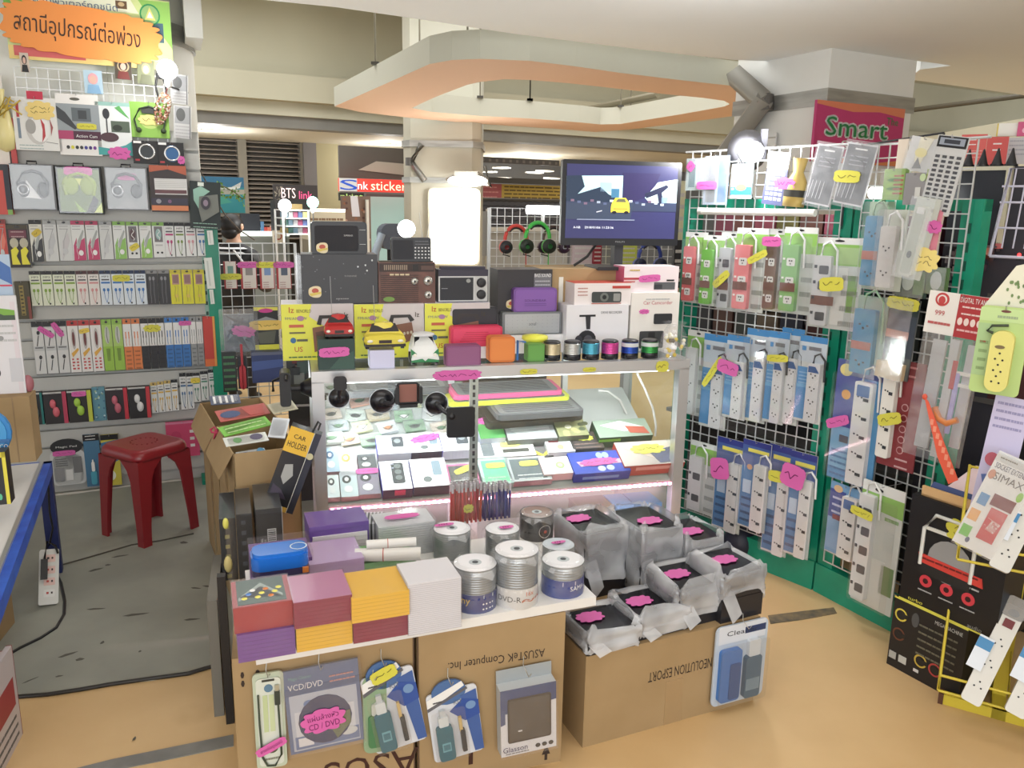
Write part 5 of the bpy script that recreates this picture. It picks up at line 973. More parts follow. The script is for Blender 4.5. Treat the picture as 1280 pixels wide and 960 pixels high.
# yellow radio cartons
def radio_box(it, b, d, w_, h_, y):
    d.r(0, 0, 1, 1, C(226, 226, 60), .5); d.g([(.42, 0), (1, 0), (1, .7), (.85, .62), (.38, .22)], C(206, 196, 196), 1); d.g([(.4, .62), (1, .75), (1, 1), (.4, 1)], C(232, 230, 40), 2)
    d.t('Iz', .14, .1, .1, C(200, 50, 40), 3); d.t('BENORLO', .31, .12, .06, C(110, 90, 40), 3, .2); d.t('FM/AM/SW', .2, .25, .05, C(120, 120, 130), 3, .3); d.e(.26, .25, .05, .045, C(170, 120, 160), 4); d.r(.1, .36, .3, .41, C(206, 90, 60), 3); d.r(.1, .49, .32, .52, C(110, 100, 60), 3); d.e(.15, .64, .04, .05, C(50, 110, 160), 3); d.r(.2, .62, .35, .66, C(90, 90, 70), 3); d.t('US', .22, .8, .09, C(206, 60, 50), 3); d.lines(.08, .6, .93, .98, 1, C(70, 110, 50), 3)
    p = it.p('radio_print', label='printed picture of a brown retro radio'); X, Z = d.X, d.Z
    p.prism([(X(.42), Z(.42)), (X(.82), Z(.34)), (X(.86), Z(.66)), (X(.44), Z(.86))], y-.003, y-.002, C(136, 86, 66)); p.prism([(X(.48), Z(.36)), (X(.52), Z(.2)), (X(.8), Z(.2)), (X(.86), Z(.3)), (X(.8), Z(.34)), (X(.76), Z(.25)), (X(.56), Z(.26)), (X(.54), Z(.38))], y-.0025, y-.002, C(50, 46, 46)); p.prism([(X(.46), Z(.5)), (X(.6), Z(.47)), (X(.6), Z(.62)), (X(.48), Z(.7))], y-.0036, y-.003, C(100, 66, 56)); d.t('Iz', .9, .2, .09, C(60, 50, 30), 4)
    for q_ in range(4): p.el(X(.66+.05*q_), Z(.56-.01*q_), w_*.018, h_*.03, y-.0036, y-.003, C(200, 190, 170), 8)
for (xl, xr, yt, l_) in ((352, 442, 380, 'left of three, under the big black speaker'), (443, 530, 380, 'middle one of three, behind the yellow toy car'), (531, 612, 379, 'right one of three, mostly hidden by red and black speakers')):
    top('radio_carton', 'yellow radio carton, '+l_, xl, xr, yt, .24, .16, C(222, 218, 230), radio_box, group='yellow radio cartons', cat='box')
def badge(it, d, u, v, r_, w_, h_):
    p = it.p('badge_sticker'); X, Z = d.X(u), d.Z(v); p.prism([(X+a, Z+q_) for a, q_ in blob(r_*2.2, r_*2, 3, .12, 0, 40)], d.y-.004, d.y-.003, C(232, 214, 170)); p.el(X, Z+r_*.2, r_*.6, r_*.45, d.y-.0048, d.y-.004, C(196, 80, 60)); p.prism([(X-r_*1.1, Z-r_*.3), (X+r_*.9, Z), (X+r_*1.1, Z-r_*.3), (X-r_*.7, Z-r_*.75)], d.y-.0056, d.y-.0048, C(220, 196, 80))
def dr(it, b, d, w_, h_, y):
    badge(it, d, .17, .76, .022, w_, h_); d.t('SUNSHINE', .64, .44, .035, C(150, 150, 150), 2, .16); d.lines(.44, .62, .9, .94, 1, C(150, 150, 150), 2)
    for _ in range(14): d.e(random.random(), random.random(), .01, .012, C(110, 114, 120), 2, 6)
    for u, v in ((.74, .25), (.84, .22), (.86, .33), (.93, .12)): d.e(u, v, .012, .02, C(210, 214, 216), 3, 6)
    wr_ = it.p('bubble_wrap'); wr_.box(-w_/2-.02, -w_/2, -.14, 0, 0, h_*.98, FILM)
za, zb_ = top('boombox_carton', 'large dark grey speaker carton with a round badge on the yellow cartons', 377, 472, 318, .25, .15, C(62, 64, 70), dr, 379)
def dr(it, b, d, w_, h_, y):
    b.clr(); b.rr(-w_/2, w_/2, 0, h_, .014, y, 0, C(26, 26, 32, .35)); d.t('SUPERBASS', .66, .42, .05, C(190, 190, 190), 2, .16); badge(it, d, .19, .8, .02, w_, h_); d.r(.86, .24, .97, .255, C(170, 170, 170), 2); d.r(.86, .68, .97, .695, C(170, 170, 170), 2)
    g = it.p('grille'); g.rr(-w_*.44, w_*.34, h_*.1, h_*.88, .01, y-.001, y, C(34, 34, 42, .7)); it.p('side_knob').lathe([(.016, 0), (.016, .02), (0, .022)], BK, -w_/2, y/2, h_*.6, axis='x', n=12)
top('speaker', 'black portable radio speaker standing on the dark grey carton at the left', 389, 459, 277, .27, .09, None, dr, 318, cat='speaker', part='body')
def dr(it, b, d, w_, h_, y):
    for i in range(14): d.r(.04, .3+i*.048, .7, .32+i*.048, C(66, 40, 34), 2)
    d.r(.02, .02, .98, .22, C(54, 34, 30), 2)
    for i in range(12): d.r(.1+i*.035, .06, .12+i*.035, .18, C(150, 130, 110), 3)
    for i in range(4): d.r(.2+i*.09, .27, .27+i*.09, .31, C(210, 190, 150), 3)
    for kk, (u, v, r_) in enumerate(((.63, .45, .065), (.87, .44, .085), (.87, .78, .07))):
        kn = it.p('knob#%d' % kk); kn.lathe([(0, .012), (r_*w_*.7, .012), (r_*w_, .004), (r_*w_, 0)], C(206, 206, 200, .25, .7), d.X(u), y, d.Z(v), axis='y', n=18); kn.el(d.X(u), d.Z(v), r_*w_*.3, r_*w_*.3, y-.014, y-.012, C(60, 54, 50))
    d.e(.18, .88, .1, .06, C(110, 150, 60), 3); d.r(.6, .05, .7, .2, C(30, 24, 24), 4); d.r(.75, .08, .97, .18, C(90, 64, 56), 3); it.p('handle').box(-w_*.48, w_*.48, y+.02, y+.03, h_, h_+.006, C(90, 80, 60))
top('retro_radio', 'brown wooden retro radio with three silver dials on the yellow cartons', 473, 544, 328, .26, .1, noisy('walnut_veneer', (84, 52, 44), (104, 66, 54), 20, .4), dr, 380, cat='radio', part='body')
def dr(it, b, d, w_, h_, y):
    b.clr(); b.rr(-w_/2, w_/2, 0, h_, .008, y, 0, C(34, 36, 42, .35)); b.rr(-w_*.46, w_*.05, h_*.1, h_*.9, .006, y-.001, y, C(44, 46, 54, .7)); bt = it.p('buttons')
    for i in range(5):
        for j in range(4): bt.el(d.X(.6+i*.085), d.Z(.42+j*.14), w_*.022, h_*.03, y-.0024, y, C(216, 216, 220), 8)
    d.lines(.6, .95, .14, .26, 2, C(110, 112, 120), 2)
    an = it.p('antenna'); an.tube([(w_*.3, -.01, h_), (w_*.22, -.01, h_+.10)], .0015, C(190, 190, 180, .3, .7), 5); an.tube([(w_*.42, -.01, h_), (w_*.52, -.01, h_+.13)], .0015, C(190, 190, 180, .3, .7), 5)
top('pocket_radio', 'small black pocket radio with rows of white buttons on the brown radio', 489, 539, 297, .27, .03, None, dr, 327, cat='radio', part='body')
def dr(it, b, d, w_, h_, y):
    d.g([(.0, .2), (.73, .2), (.73, .97), (.0, .97)], C(200, 200, 200), 1); d.r(.03, .24, .7, .93, C(34, 36, 44), 2); d.r(.73, .2, .99, .97, C(190, 190, 188), 1); d.lines(.06, .2, .56, .6, 1, C(150, 150, 154), 3); d.e(.6, .34, .045, .06, C(150, 154, 150), 3)
    for kk, v in enumerate((.4, .76)): kn = it.p('knob#%d' % kk); kn.lathe([(0, .008), (w_*.07, .01), (w_*.095, .004), (w_*.095, 0)], C(40, 40, 44), d.X(.86), y-.001, d.Z(v), axis='y', n=18)
    hd = it.p('handle'); hd.box(d.X(.1), d.X(.15), y+.01, y+.03, h_*.8, h_+.0, C(200, 200, 200)); hd.box(d.X(.83), d.X(.88), y+.01, y+.03, h_*.8, h_, C(200, 200, 200)); hd.box(d.X(.05), d.X(.95), y+.008, y+.035, h_, h_+.012, C(44, 40, 60))
top('retro_radio', 'black and silver radio with two round knobs right of the brown radio', 548, 610, 337, .27, .08, C(52, 48, 66), dr, 378, cat='radio', part='body')
def dr(it, b, d, w_, h_, y):
    badge(it, d, .25, .78, .02, w_, h_); d.r(.66, .1, .98, .45, C(110, 110, 114), 2); d.t('BASS SOUND', .82, .13, .08, W, 3, .3); d.lines(.68, .96, .25, .42, 3, C(180, 180, 184), 3)
top('speaker_carton', 'black speaker carton with a white printed panel behind the purple speaker', 622, 690, 337, .3, .14, C(48, 46, 50), dr, 392, group=None)
top('support_carton', 'plain pale carton under the black speaker carton, barely seen', 618, 700, 392, .34, .14, C(206, 202, 208))
def rounded(c1, c2, r_=.016, mesh=None):
    def f(it, b, d, w_, h_, y):
        b.clr(); b.rr(-w_/2, w_/2, 0, h_, min(r_, h_*.45), y, 0, c1)
        g = it.p('grille'); g.rr(-w_*.46, w_*.46, h_*.08, h_*.92, min(r_*.8, h_*.4), y-.002, y, c2)
        if mesh: mesh(it, g, d, w_, h_, y-.002)
    return f
def m1(it, g, d, w_, h_, y): g.text('SOUNDBAR', 0, h_*.5, h_*.1, C(90, 50, 120), y-.001, w_*.5); [g.box(-w_*.25, w_*.25, y-.001, y, h_*(.36-.07*i), h_*(.38-.07*i), C(100, 60, 140)) for i in range(2)]
top('speaker', 'purple rounded bluetooth speaker on the silver one', 642, 696, 360, .26, .05, None, rounded(C(120, 76, 160), C(134, 86, 176), .014, m1), 391, cat='speaker', part='body')
def m2(it, g, d, w_, h_, y):
    for i in range(11):
        for j in range(5): g.el(-w_*.42+w_*.084*i, h_*(.2+.15*j), .0016, .0016, y-.0006, y, C(150, 152, 156), 6)
    g.text('soul', 0, h_*.5, h_*.14, C(110, 110, 114), y-.0015)
top('speaker', 'silver grey mesh bluetooth speaker under the purple one', 628, 702, 390, .25, .06, None, rounded(C(120, 124, 128, .4, .4), C(176, 178, 182, .4, .4), .006, m2), 419, cat='speaker', part='body')
top('white_carton', 'low white carton lit from below under the silver speaker', 598, 712, 419, .24, .18, C(246, 246, 250), lambda it, b, d, w_, h_, y: d.lines(.3, .6, .3, .6, 1, C(206, 210, 226), 2))
top('speaker', 'matte black speaker leaning behind the red one', 563, 622, 384, .24, .05, None, rounded(C(30, 30, 38), C(44, 44, 52), .014), 408, cat='speaker', part='body')
def m3(it, g, d, w_, h_, y): [g.box(-w_*(.34-.03*i), w_*(.34-.03*i), y-.001, y, h_*(.3+.1*i), h_*(.33+.1*i), C(206, 36, 70)) for i in range(5)]
top('speaker', 'bright red speaker with a ribbed grille in front of the black one', 564, 628, 408, .17, .05, None, rounded(C(226, 44, 84), C(240, 60, 100), .012, m3), 434, cat='speaker', part='body')
top('white_carton', 'small white carton below the red speaker', 560, 612, 434, .16, .1, C(240, 238, 240))
top('speaker', 'small plum purple cube speaker at the front edge beside the pink strip', 558, 601, 432, .03, .06, None, rounded(C(140, 70, 116), C(150, 84, 130), .008), 459, cat='speaker', part='body')
top('speaker', 'orange rounded cube speaker on the cabinet front edge', 612, 644, 421, .06, .06, None, rounded(C(224, 116, 40), C(236, 130, 50), .014), cat='speaker', part='body')
top('speaker', 'green square speaker with a white top at the left of the tiny drum speakers', 660, 681, 430, .05, .055, None, rounded(C(90, 150, 60), C(96, 164, 66), .006), cat='speaker', part='body')
def dr(it, b, d, w_, h_, y): b.clr(); b.lathe([(0, 0), (w_*.3, 0), (w_*.5, h_*.5), (w_*.48, h_*.8), (0, h_)], C(234, 232, 60, .4), 0, -.02, 0, 18)
top('dome_gadget', 'shiny yellow dome behind the green square speaker', 656, 688, 419, .1, .06, None, dr, 431, cat='gadget', part='body')
top('phone_stand', 'small blue bent clip standing left of the green speaker', 648, 658, 426, .09, .02, None, lambda it, b, d, w_, h_, y: b.tube([(-w_/2, -.01, 0), (-w_/2, -.01, h_), (w_/2, -.01, h_*.9)], .005, C(60, 130, 220), 6), cat='clip', part='body')
# six little drum speakers
for i, (px, cc_, nm_) in enumerate(((693, (206, 190, 150), 'pale gold'), (718.5, (190, 190, 186), 'silver'), (742, (70, 170, 200), 'cyan'), (766, (226, 70, 160), 'pink'), (791, (36, 80, 190), 'royal blue'), (816, (50, 160, 70), 'emerald green'))):
    p = gz(px, 451.5-i*.6, CH); p = p+CP.n*-.036
    it = It('mini_speaker', 'tiny %s drum speaker with a black base on the cabinet edge' % nm_, 'speaker', (p.x, p.y, CH), CY, 'row of tiny drum speakers'); r_ = .036
    it.p('base').lathe([(0, 0), (r_, 0), (r_, .02), (r_*.95, .024)], C(26, 26, 32, .25)); bd = it.p('drum'); prof = []
    for j in range(7): z = .024+j*.0065; prof += [(r_, z), (r_*1.0, z+.004), (r_*.94, z+.0052)]
    bd.lathe(prof, C(*cc_, .25, .6)); it.p('top_ring').lathe([(r_*.94, .068), (r_*.97, .074), (r_*.8, .078), (0, .074)], C(34, 34, 40, .3)); 
    if i > 3: it.p('clear_band').lathe([(r_*1.01, .05), (r_*1.01, .066)], C(210, 214, 214, .2))
    it.done()
# brown carton, dashcam boxes, monitor
top('cardboard_carton', 'brown cardboard carton carrying the monitor', 676, 782, 336, .33, .26, KRAFT, lambda it, b, d, w_, h_, y: d.r(.2, .1, .25, .8, C(226, 222, 210), 1))
def dr(it, b, d, w_, h_, y):
    X, Z = d.X, d.Z; p = it.p('camera_print', label='printed picture of a dash camera'); p.box(X(.2), X(.46), y-.003, y-.002, Z(.24), Z(.2), BK); p.prism([(X(.3), Z(.24)), (X(.38), Z(.24)), (X(.38), Z(.5)), (X(.32), Z(.5))], y-.003, y-.002, C(40, 40, 46)); p.el(X(.33), Z(.72), w_*.15, h_*.2, y-.003, y-.002, C(34, 36, 42)); p.el(X(.2), Z(.72), w_*.06, h_*.1, y-.0036, y-.003, C(60, 62, 70)); p.el(X(.35), Z(.72), w_*.07, h_*.1, y-.0036, y-.003, C(80, 84, 92))
    d.t('DRIVE RECORDER', .72, .16, .05, C(60, 60, 64), 2, .34); d.r(.7, .76, .84, .94, C(170, 150, 60), 2); d.r(.72, .79, .82, .91, C(70, 66, 50), 3)
top('dashcam_box', 'white box with a round dash camera picture under the red topped box', 708, 785, 381, .2, .12, C(232, 230, 234), dr)
def dr(it, b, d, w_, h_, y):
    X, Z = d.X, d.Z; b.box(-w_/2, w_/2, y, 0, h_, h_+.001, C(210, 80, 66)); p = it.p('camera_print', label='printed picture of a dash camera'); p.rr(X(.3), X(.82), Z(.86), Z(.38), .008, y-.003, y-.002, C(60, 66, 66)); p.el(X(.52), Z(.62), h_*.2, h_*.2, y-.0036, y-.003, C(110, 116, 110)); p.el(X(.52), Z(.62), h_*.1, h_*.1, y-.004, y-.0036, C(30, 34, 34)); p.rr(X(.68), X(.8), Z(.8), Z(.46), .004, y-.0036, y-.003, C(150, 150, 146)); p.box(X(.3), X(.82), y-.0026, y-.002, Z(.92), Z(.88), C(190, 90, 70))
    d.r(.66, .12, .98, .24, C(200, 60, 50), 2); d.lines(.06, .24, .2, .5, 3, C(190, 130, 120), 2)
top('dashcam_box', 'white box with a red top and a dash camera picture, upper of two', 718, 789, 354, .21, .14, C(236, 226, 224), dr, 382)
def dr(it, b, d, w_, h_, y):
    X, Z = d.X, d.Z; p = it.p('camera_print', label='printed picture of two black cameras'); p.rr(X(.48), X(.86), Z(.54), Z(.36), .006, y-.003, y-.002, C(40, 42, 48)); p.rr(X(.2), X(.7), Z(.96), Z(.66), .006, y-.003, y-.002, C(60, 62, 64)); p.rr(X(.38), X(.52), Z(.92), Z(.68), .004, y-.0036, y-.003, C(30, 30, 34))
    d.t('Car Camcorder', .55, .17, .06, C(200, 80, 90), 2, .6); st(it, d, .27, .32, .045, .02, PINK); d.lines(.3, .8, .1, .14, 1, C(180, 180, 180), 2)
top('dashcam_box', 'tall white box with two black camera pictures at the right of the group', 788, 848, 366, .22, .12, C(234, 228, 220), dr)
def dr(it, b, d, w_, h_, y):
    d.r(0, .42, .28, .5, C(190, 60, 70), 2); d.r(0, .55, .2, .6, C(200, 100, 100), 2); st(it, d, .46, .45, .1, .03, PINK, 4, 'plain'); d.r(.55, .6, .94, .88, C(90, 92, 96), 2); d.r(.78, .5, .92, .56, BK, 3); d.r(.56, .68, .7, .86, C(50, 54, 60), 3); d.lines(.1, .3, .12, .22, 1, C(200, 170, 60), 2); b.box(-w_/2-.001, -w_/2, y, 0, 0, h_, C(226, 100, 140))
top('dashcam_box', 'pinkish white box with a pink sticker on top of the tall white box', 780, 848, 333, .24, .12, C(236, 220, 224), dr, 366)
# bag of yellow sweets
b_kw = stand(828, 862, 404, 451, CH, CY, .06)
it = It('goods_bag', 'clear bag of yellow flowered trinkets at the right end of the cabinet top', 'bag', **b_kw[0]); w_, h_ = b_kw[1:]
b = it.p('bag'); b.lathe([(0, .002), (w_*.45, .004), (w_*.5, h_*.35), (w_*.4, h_*.7), (w_*.25, h_*.9), (w_*.4, h_)], FILM, 0, -.03, 0, 16); g = it.p('trinkets')
for i in range(26): g.ball(rr_.uniform(-w_*.36, w_*.36), -.03+rr_.uniform(-.02, .02), rr_.uniform(.01, h_*.7), .009, .009, .009, rr_.choice([C(240, 210, 60), C(246, 240, 210), C(90, 70, 40), C(240, 240, 236)]), 7, 5)
it.done()
# toy cars
def car(px0, px1, yt, yb, z0, k, body, dark, label, kind):
    pan = cpan(k); kw, w_, h_ = place(pan, px0, yt, px1, yb, .11, 0); kw['loc'].z = z0 if z0 else kw['loc'].z
    it = It('toy_car', label, 'toy car', group='toy car speakers', **kw); b = it.p('body'); L = .11; sec = []
    if kind == 'van': prof = [(0, .12, .30, .5), (.02, .12, .62, .5), (.05, .12, .95, .43), (L*.5, .12, 1, .44), (L*.97, .12, .96, .44), (L, .12, .6, .46)]
    else: prof = [(0, .14, .42, .44), (.012, .12, .55, .5), (.035, .12, .62, .5), (.055, .12, 1, .36), (.085, .12, 1, .35), (.1, .12, .72, .46), (L, .14, .55, .44)]
    vs = []; n = 12
    for (y, zb__, zt, hw_) in prof:
        for j in range(n):
            a = 2*pi*j/n; cx = abs(cos(a))**.5*(1 if cos(a) > 0 else -1); cz = abs(sin(a))**.5*(1 if sin(a) > 0 else -1)
            ww = hw_*w_*(1 if cz < .3 or zt < .7 else (.86 if kind == 'van' else .8)); vs.append((cx*ww, -L+y, h_*((zb__+zt)/2+cz*(zt-zb__)/2)))
    fs = [(i*n+j, i*n+(j+1) % n, (i+1)*n+(j+1) % n, (i+1)*n+j) for i in range(len(prof)-1) for j in range(n)]+[tuple(range(n)), tuple(range(len(vs)-1, len(vs)-n-1, -1))]
    b.add(vs, fs, body, False)
    wn = it.p('windscreen')
    if kind == 'van':
        wn.add([(-w_*.36, -L+.0225, h_*.62), (w_*.36, -L+.0225, h_*.62), (w_*.33, -L+.045, h_*.88), (-w_*.33, -L+.045, h_*.88)], [(0, 1, 2, 3)], BK)
        fr_ = it.p('front_panel', label='green V shaped front panel'); fr_.add([(-w_*.5, -L-.002, h_*.12), (w_*.5, -L-.002, h_*.12), (w_*.5, -L+.012, h_*.55), (0, -L-.003, h_*.16), (-w_*.5, -L+.012, h_*.55)], [(0, 3, 4), (1, 2, 3), (0, 1, 3)], dark)
        b.ball(0, -L+.05, h_*.96, w_*.42, .045, h_*.08, C(220, 220, 222), 12, 6)
    else:
        wn.add([(-w_*.36, -L+.036, h_*.66), (w_*.36, -L+.036, h_*.66), (w_*.28, -L+.055, h_*.96), (-w_*.28, -L+.055, h_*.96)], [(0, 1, 2, 3)], C(40, 34, 36))
        it.p('bumper').box(-w_*.48, w_*.48, -L-.004, -L+.004, h_*.12, h_*.22, C(40, 34, 34)); it.p('grille').box(-w_*.15, w_*.15, -L-.003, -L, h_*.26, h_*.38, C(50, 30, 30))
    for s_ in (-1, 1):
        it.p('headlight#%d' % s_).ball(s_*w_*.36, -L-.001+(.004 if kind == 'van' else 0), h_*.34, w_*.07, .004, h_*.06, C(240, 236, 220), 10, 6)
        for y in (-L+.025, -.025): it.p('wheel#%d%d' % (s_, int(-y*1000))).lathe([(0, -.006), (h_*.18, -.006), (h_*.18, .006), (0, .006)], BK, s_*w_*.42, y, h_*.18, axis='x', n=14)
    if kind == 'car': it.p('antenna').tube([(-w_*.2, -.04, h_*.95), (-w_*.22, -.04, h_*1.0+.14)], .0012, C(170, 170, 170, .3, .6), 4)
    else: it.p('antenna').tube([(0, -.04, h_*.95), (w_*.05, -.04, h_+.10)], .0012, C(200, 200, 196, .3, .6), 4)
    it.done()
z_, zt_ = top('gift_box', 'dark green box with a pink sticker under the red toy car', 397, 443, 424, .03, .09, C(30, 60, 54), lambda it, b, d, w_, h_, y: (st(it, d, .44, .42, .11, .036, PINK, 2, 'plain'), d.g([(.6, .6), (.98, .4), (.98, .98), (.3, .98)], C(50, 84, 72), 1)))
car(405, 443, 396, 425, zt_, .03, C(196, 40, 40, .2), C(30, 30, 30), 'red toy sports car on the dark green box', 'car')
z_, zt_ = top('gift_box', 'lilac white box under the yellow toy car', 462, 493, 438, .03, .08, C(206, 206, 236), None)
car(455, 508, 406, 438, zt_, .04, C(226, 206, 60, .2), C(30, 30, 30), 'yellow toy sports car on the lilac box', 'car')
car(514, 549, 416, 455, CH, .04, C(226, 228, 226, .3), C(30, 130, 70), 'white and green toy camper van at the cabinet front edge', 'van')
# monitor
pan = cpan(.42); pan = Pan(pan.o.x, pan.o.y, R(13)); kw, w_, h_ = place(pan, 702, 201, 850, 307, .03, 0)
it = It('monitor', 'black flat monitor showing a street with a yellow taxi', 'monitor', **kw)
b = it.p('casing'); b.rr(-w_/2, w_/2, 0, h_, .008, -.03, 0, C(20, 20, 26, .35)); d = D(b, -w_/2, w_/2, 0, h_, -.03); d.t('PHILIPS', .5, .955, .018, C(150, 150, 154), 1, .08)
s_ = it.p('screen'); e_ = .9
def E(r, g, b_, k=.55): return C(r, g, b_, .3, 0, k)
d = D(s_, -w_/2+w_*.035, w_/2-w_*.035, h_*.085, h_*.95, -.031); d.r(0, 0, 1, 1, E(44, 44, 84), 1)
d.g([(.0, .16), (.5, .14), (.5, .45), (.0, .45)], E(176, 214, 220), 2); d.g([(.82, .22), (1, .17), (1, .5), (.75, .5), (.7, .42)], E(186, 216, 222), 2)
d.g([(0, .16), (.13, .15), (.16, .3), (.1, .4), (.3, .3), (.38, .4), (.5, .48), (.5, .52), (0, .52)], E(30, 44, 64), 3); d.g([(.5, .1), (.84, .1), (.8, .26), (.7, .44), (.6, .48), (.52, .5)], E(40, 34, 74), 3); d.g([(.7, .38), (.9, .25), (.92, .28), (.86, .36), (.88, .52), (.84, .52), (.82, .38), (.72, .44)], E(30, 34, 60), 4)
d.r(.3, .24, .4, .36, E(150, 180, 200), 3); d.r(.4, .32, .47, .44, E(60, 110, 140), 4); d.r(.86, .42, .92, .5, E(120, 150, 170), 4)
d.r(0, .5, 1, .62, E(46, 54, 78), 4); d.g([(0, .52), (.6, .5), (.58, .74), (0, .74)], E(50, 60, 80), 5)
for i in range(16): d.r(.04+.058*i, .47+.02*(i % 3), .07+.058*i, .5+.02*(i % 3), E(*random.choice([(190, 200, 210), (110, 90, 110), (80, 90, 120), (150, 160, 176)])), 6)
d.g([(.41, .5), (.44, .44), (.53, .44), (.56, .5), (.57, .58), (.57, .64), (.4, .64), (.4, .56)], E(206, 186, 60, .8), 7); d.g([(.44, .5), (.46, .455), (.52, .455), (.535, .5)], E(90, 90, 70), 8); d.r(.42, .58, .55, .605, E(226, 150, 60), 8); d.e(.43, .64, .02, .02, E(20, 20, 30), 8); d.e(.54, .64, .02, .02, E(20, 20, 30), 8)
d.r(.1, .735, .62, .75, E(120, 128, 150), 6); d.t('A-NB', .1, .85, .03, E(210, 214, 220, .9), 6); d.t('2018/01/06 11:23:36', .3, .85, .03, E(210, 214, 220, .9), 6, .26); d.l([(.27, .64), (.32, .62)], .004, E(200, 200, 210), 7)
nk = it.p('neck'); nk.box(-.02, .02, -.02, .03, -.09, h_*.3, C(34, 34, 40)); nk.box(-.02, .02, .0, .03, h_*.1, h_*.4, C(34, 34, 40)); it.p('base').rr(-.12, .12, -.105, -.09, .006, -.09, .1, C(30, 30, 36)); it.p('cable').tube([(-.1, .01, .0), (-.14, -.0, -.05), (-.2, .0, -.09)], .006, BK, 6)
it.done()
# blue helmet-like headset and other goods glimpsed under the monitor
headset(812, 322, 4.4, (40, 60, 150), (24, 28, 60), 'blue headset glimpsed under the right half of the monitor', .9)
def glimpsed(name, label, y, x0, y0, x1, y1, c, cat='package', t=.03):
    it, w_, h_ = board(name, label, cat, 5.3, x0, y0, x1, y1, t, CY); b = it.p('pack'); b.box(-w_/2, w_/2, -t, 0, 0, h_, c); D(b, -w_/2, w_/2, 0, h_, -t).lines(.1, .9, .2, .8, 4, C(210, 206, 200), 1); it.done()
glimpsed('hanging_pack', 'pale pink pack under the left corner of the monitor', 4.6, 716, 302, 742, 336, C(206, 186, 190)); glimpsed('hanging_pack', 'crimson strip pack under the monitor left of its neck', 4.62, 742, 304, 752, 330, C(160, 30, 50)); glimpsed('hanging_pack', 'yellow green pack right of the monitor neck', 4.6, 773, 304, 796, 332, C(196, 206, 70)); glimpsed('hanging_pack', 'dark pack with an orange stripe beside the green rack post', 4.2, 842, 300, 856, 360, C(34, 34, 44))
glimpsed('hanging_pack', 'pale cream pack behind the monitor right edge', 4.5, 846, 226, 856, 300, C(226, 222, 180))
# ---------------- second rack glimpsed between the left wall and the cabinet ----------------
MR = Pan(-1.2, 4.9, R(23))
kw, w_, h_ = place(MR, 277, 304, 372, 480, .01)
it = It('wire_rack', 'white wire rack between the left wall and the stall', 'rack', **kw); b = it.p('grid'); grid(b, -w_/2, w_/2, -.2, h_, .06, WIRE, .0025, -.01)
f = it.p('frame'); 
for x in (-w_/2, w_/2): f.box(x-.008, x+.008, -.016, .0, kw['loc'].z*-1, h_, WIRE)
it.done()
for i, (x0, x1, stc, ac) in enumerate(((280, 296, YEL, C(110, 150, 140)), (301, 321, PINK, C(150, 140, 136)), (325, 343, YEL, C(120, 150, 200)), (346, 364, PINK, C(90, 100, 120)))):
    def dr(it, b, d, w_, h_, y): d.r(.12, .0, .95, .98, C(226, 214, 204), 1); d.r(.3, .16, .75, .5, ac, 2); d.lines(.2, .6, .75, .92, 3, C(170, 110, 110), 2); st(it, d, .5, .12 if i > 0 else .55, .12, .035, stc, 0, 'plain')
    pk('cable_pack', 'red and white pack on the wire rack, %s of four from the left' % ORD[i], 'package', x0, 327, x1, 361, .02, C(190, 56, 60), dr, 'red and white packs on the wire rack', 0, True, None, MR)
MR2 = Pan(-1.0, 4.3, R(20))
def dr(it, b, d, w_, h_, y):
    for _ in range(30): d.g([(lambda u, v: (u, v))(random.random(), random.random()) for _ in range(3)], C(*random.choice([(60, 86, 110), (90, 110, 126), (130, 146, 160), (40, 60, 80)])), 1+random.random()*3)
    f_ = it.p('plastic_wrap'); f_.box(-w_/2-.02, w_/2+.02, y-.012, y-.011, -.02, h_+.03, FILM); st(it, d, .65, .45, .11, .055, PINK, -8)
pk('bagged_pack', 'blue items in clear wrinkled plastic with a pink cloud sticker', 'package', 280, 393, 318, 440, .03, C(96, 116, 134), dr, None, 0, True, None, MR2)
def dr(it, b, d, w_, h_, y):
    d.r(0, 0, 1, .08, C(236, 226, 80)); d.g([(.1, .3), (.5, .22), (.95, .3), (.9, .4), (.1, .4)], C(150, 156, 156), 2); st(it, d, .5, .42, .17, .05, C(240, 200, 90, .6), 0, 'plain'); d.g([(.1, .6), (.9, .55), (.8, .85), (.2, .85)], C(90, 92, 76), 2); d.r(0, .88, 1, 1, C(220, 216, 40), 2); d.e(.5, .08, .3, .05, C(226, 60, 150), 3)
pk('bagged_pack', 'black and yellow pack with a gold sticker left of the yellow cartons', 'package', 318, 384, 348, 437, .03, C(40, 42, 42), dr, None, 0, True, None, MR2)
pk('tool_pack', 'tall red handled tool pack below the pink cloud sticker', 'tool', 297, 435, 309, 486, .03, C(40, 40, 46), lambda it, b, d, w_, h_, y: it.p('handle').rr(-w_*.35, w_*.35, 0, h_*.6, .02, y-.02, y, C(196, 40, 50)).box(-w_*.12, w_*.12, y-.015, y, h_*.5, h_*1.1, C(190, 40, 50)), None, 0, False, None, MR2)
pk('goods_box', 'dark blue glossy box left of the cabinet below the yellow cartons', 'box', 315, 440, 354, 478, .1, C(40, 56, 110), lambda it, b, d, w_, h_, y: (d.g([(.0, .3), (1, .25), (1, .5), (0, .6)], C(60, 84, 150), 1), d.r(0, 0, 1, .1, C(90, 96, 120), 2)), None, 0, False, None, MR2)
pk('goods_box', 'black pack with small green marks behind the cartons', 'box', 278, 440, 296, 490, .05, C(30, 34, 34), lambda it, b, d, w_, h_, y: d.lines(.1, .9, .1, .9, 6, C(60, 120, 70), 1), None, 0, False, None, MR2)
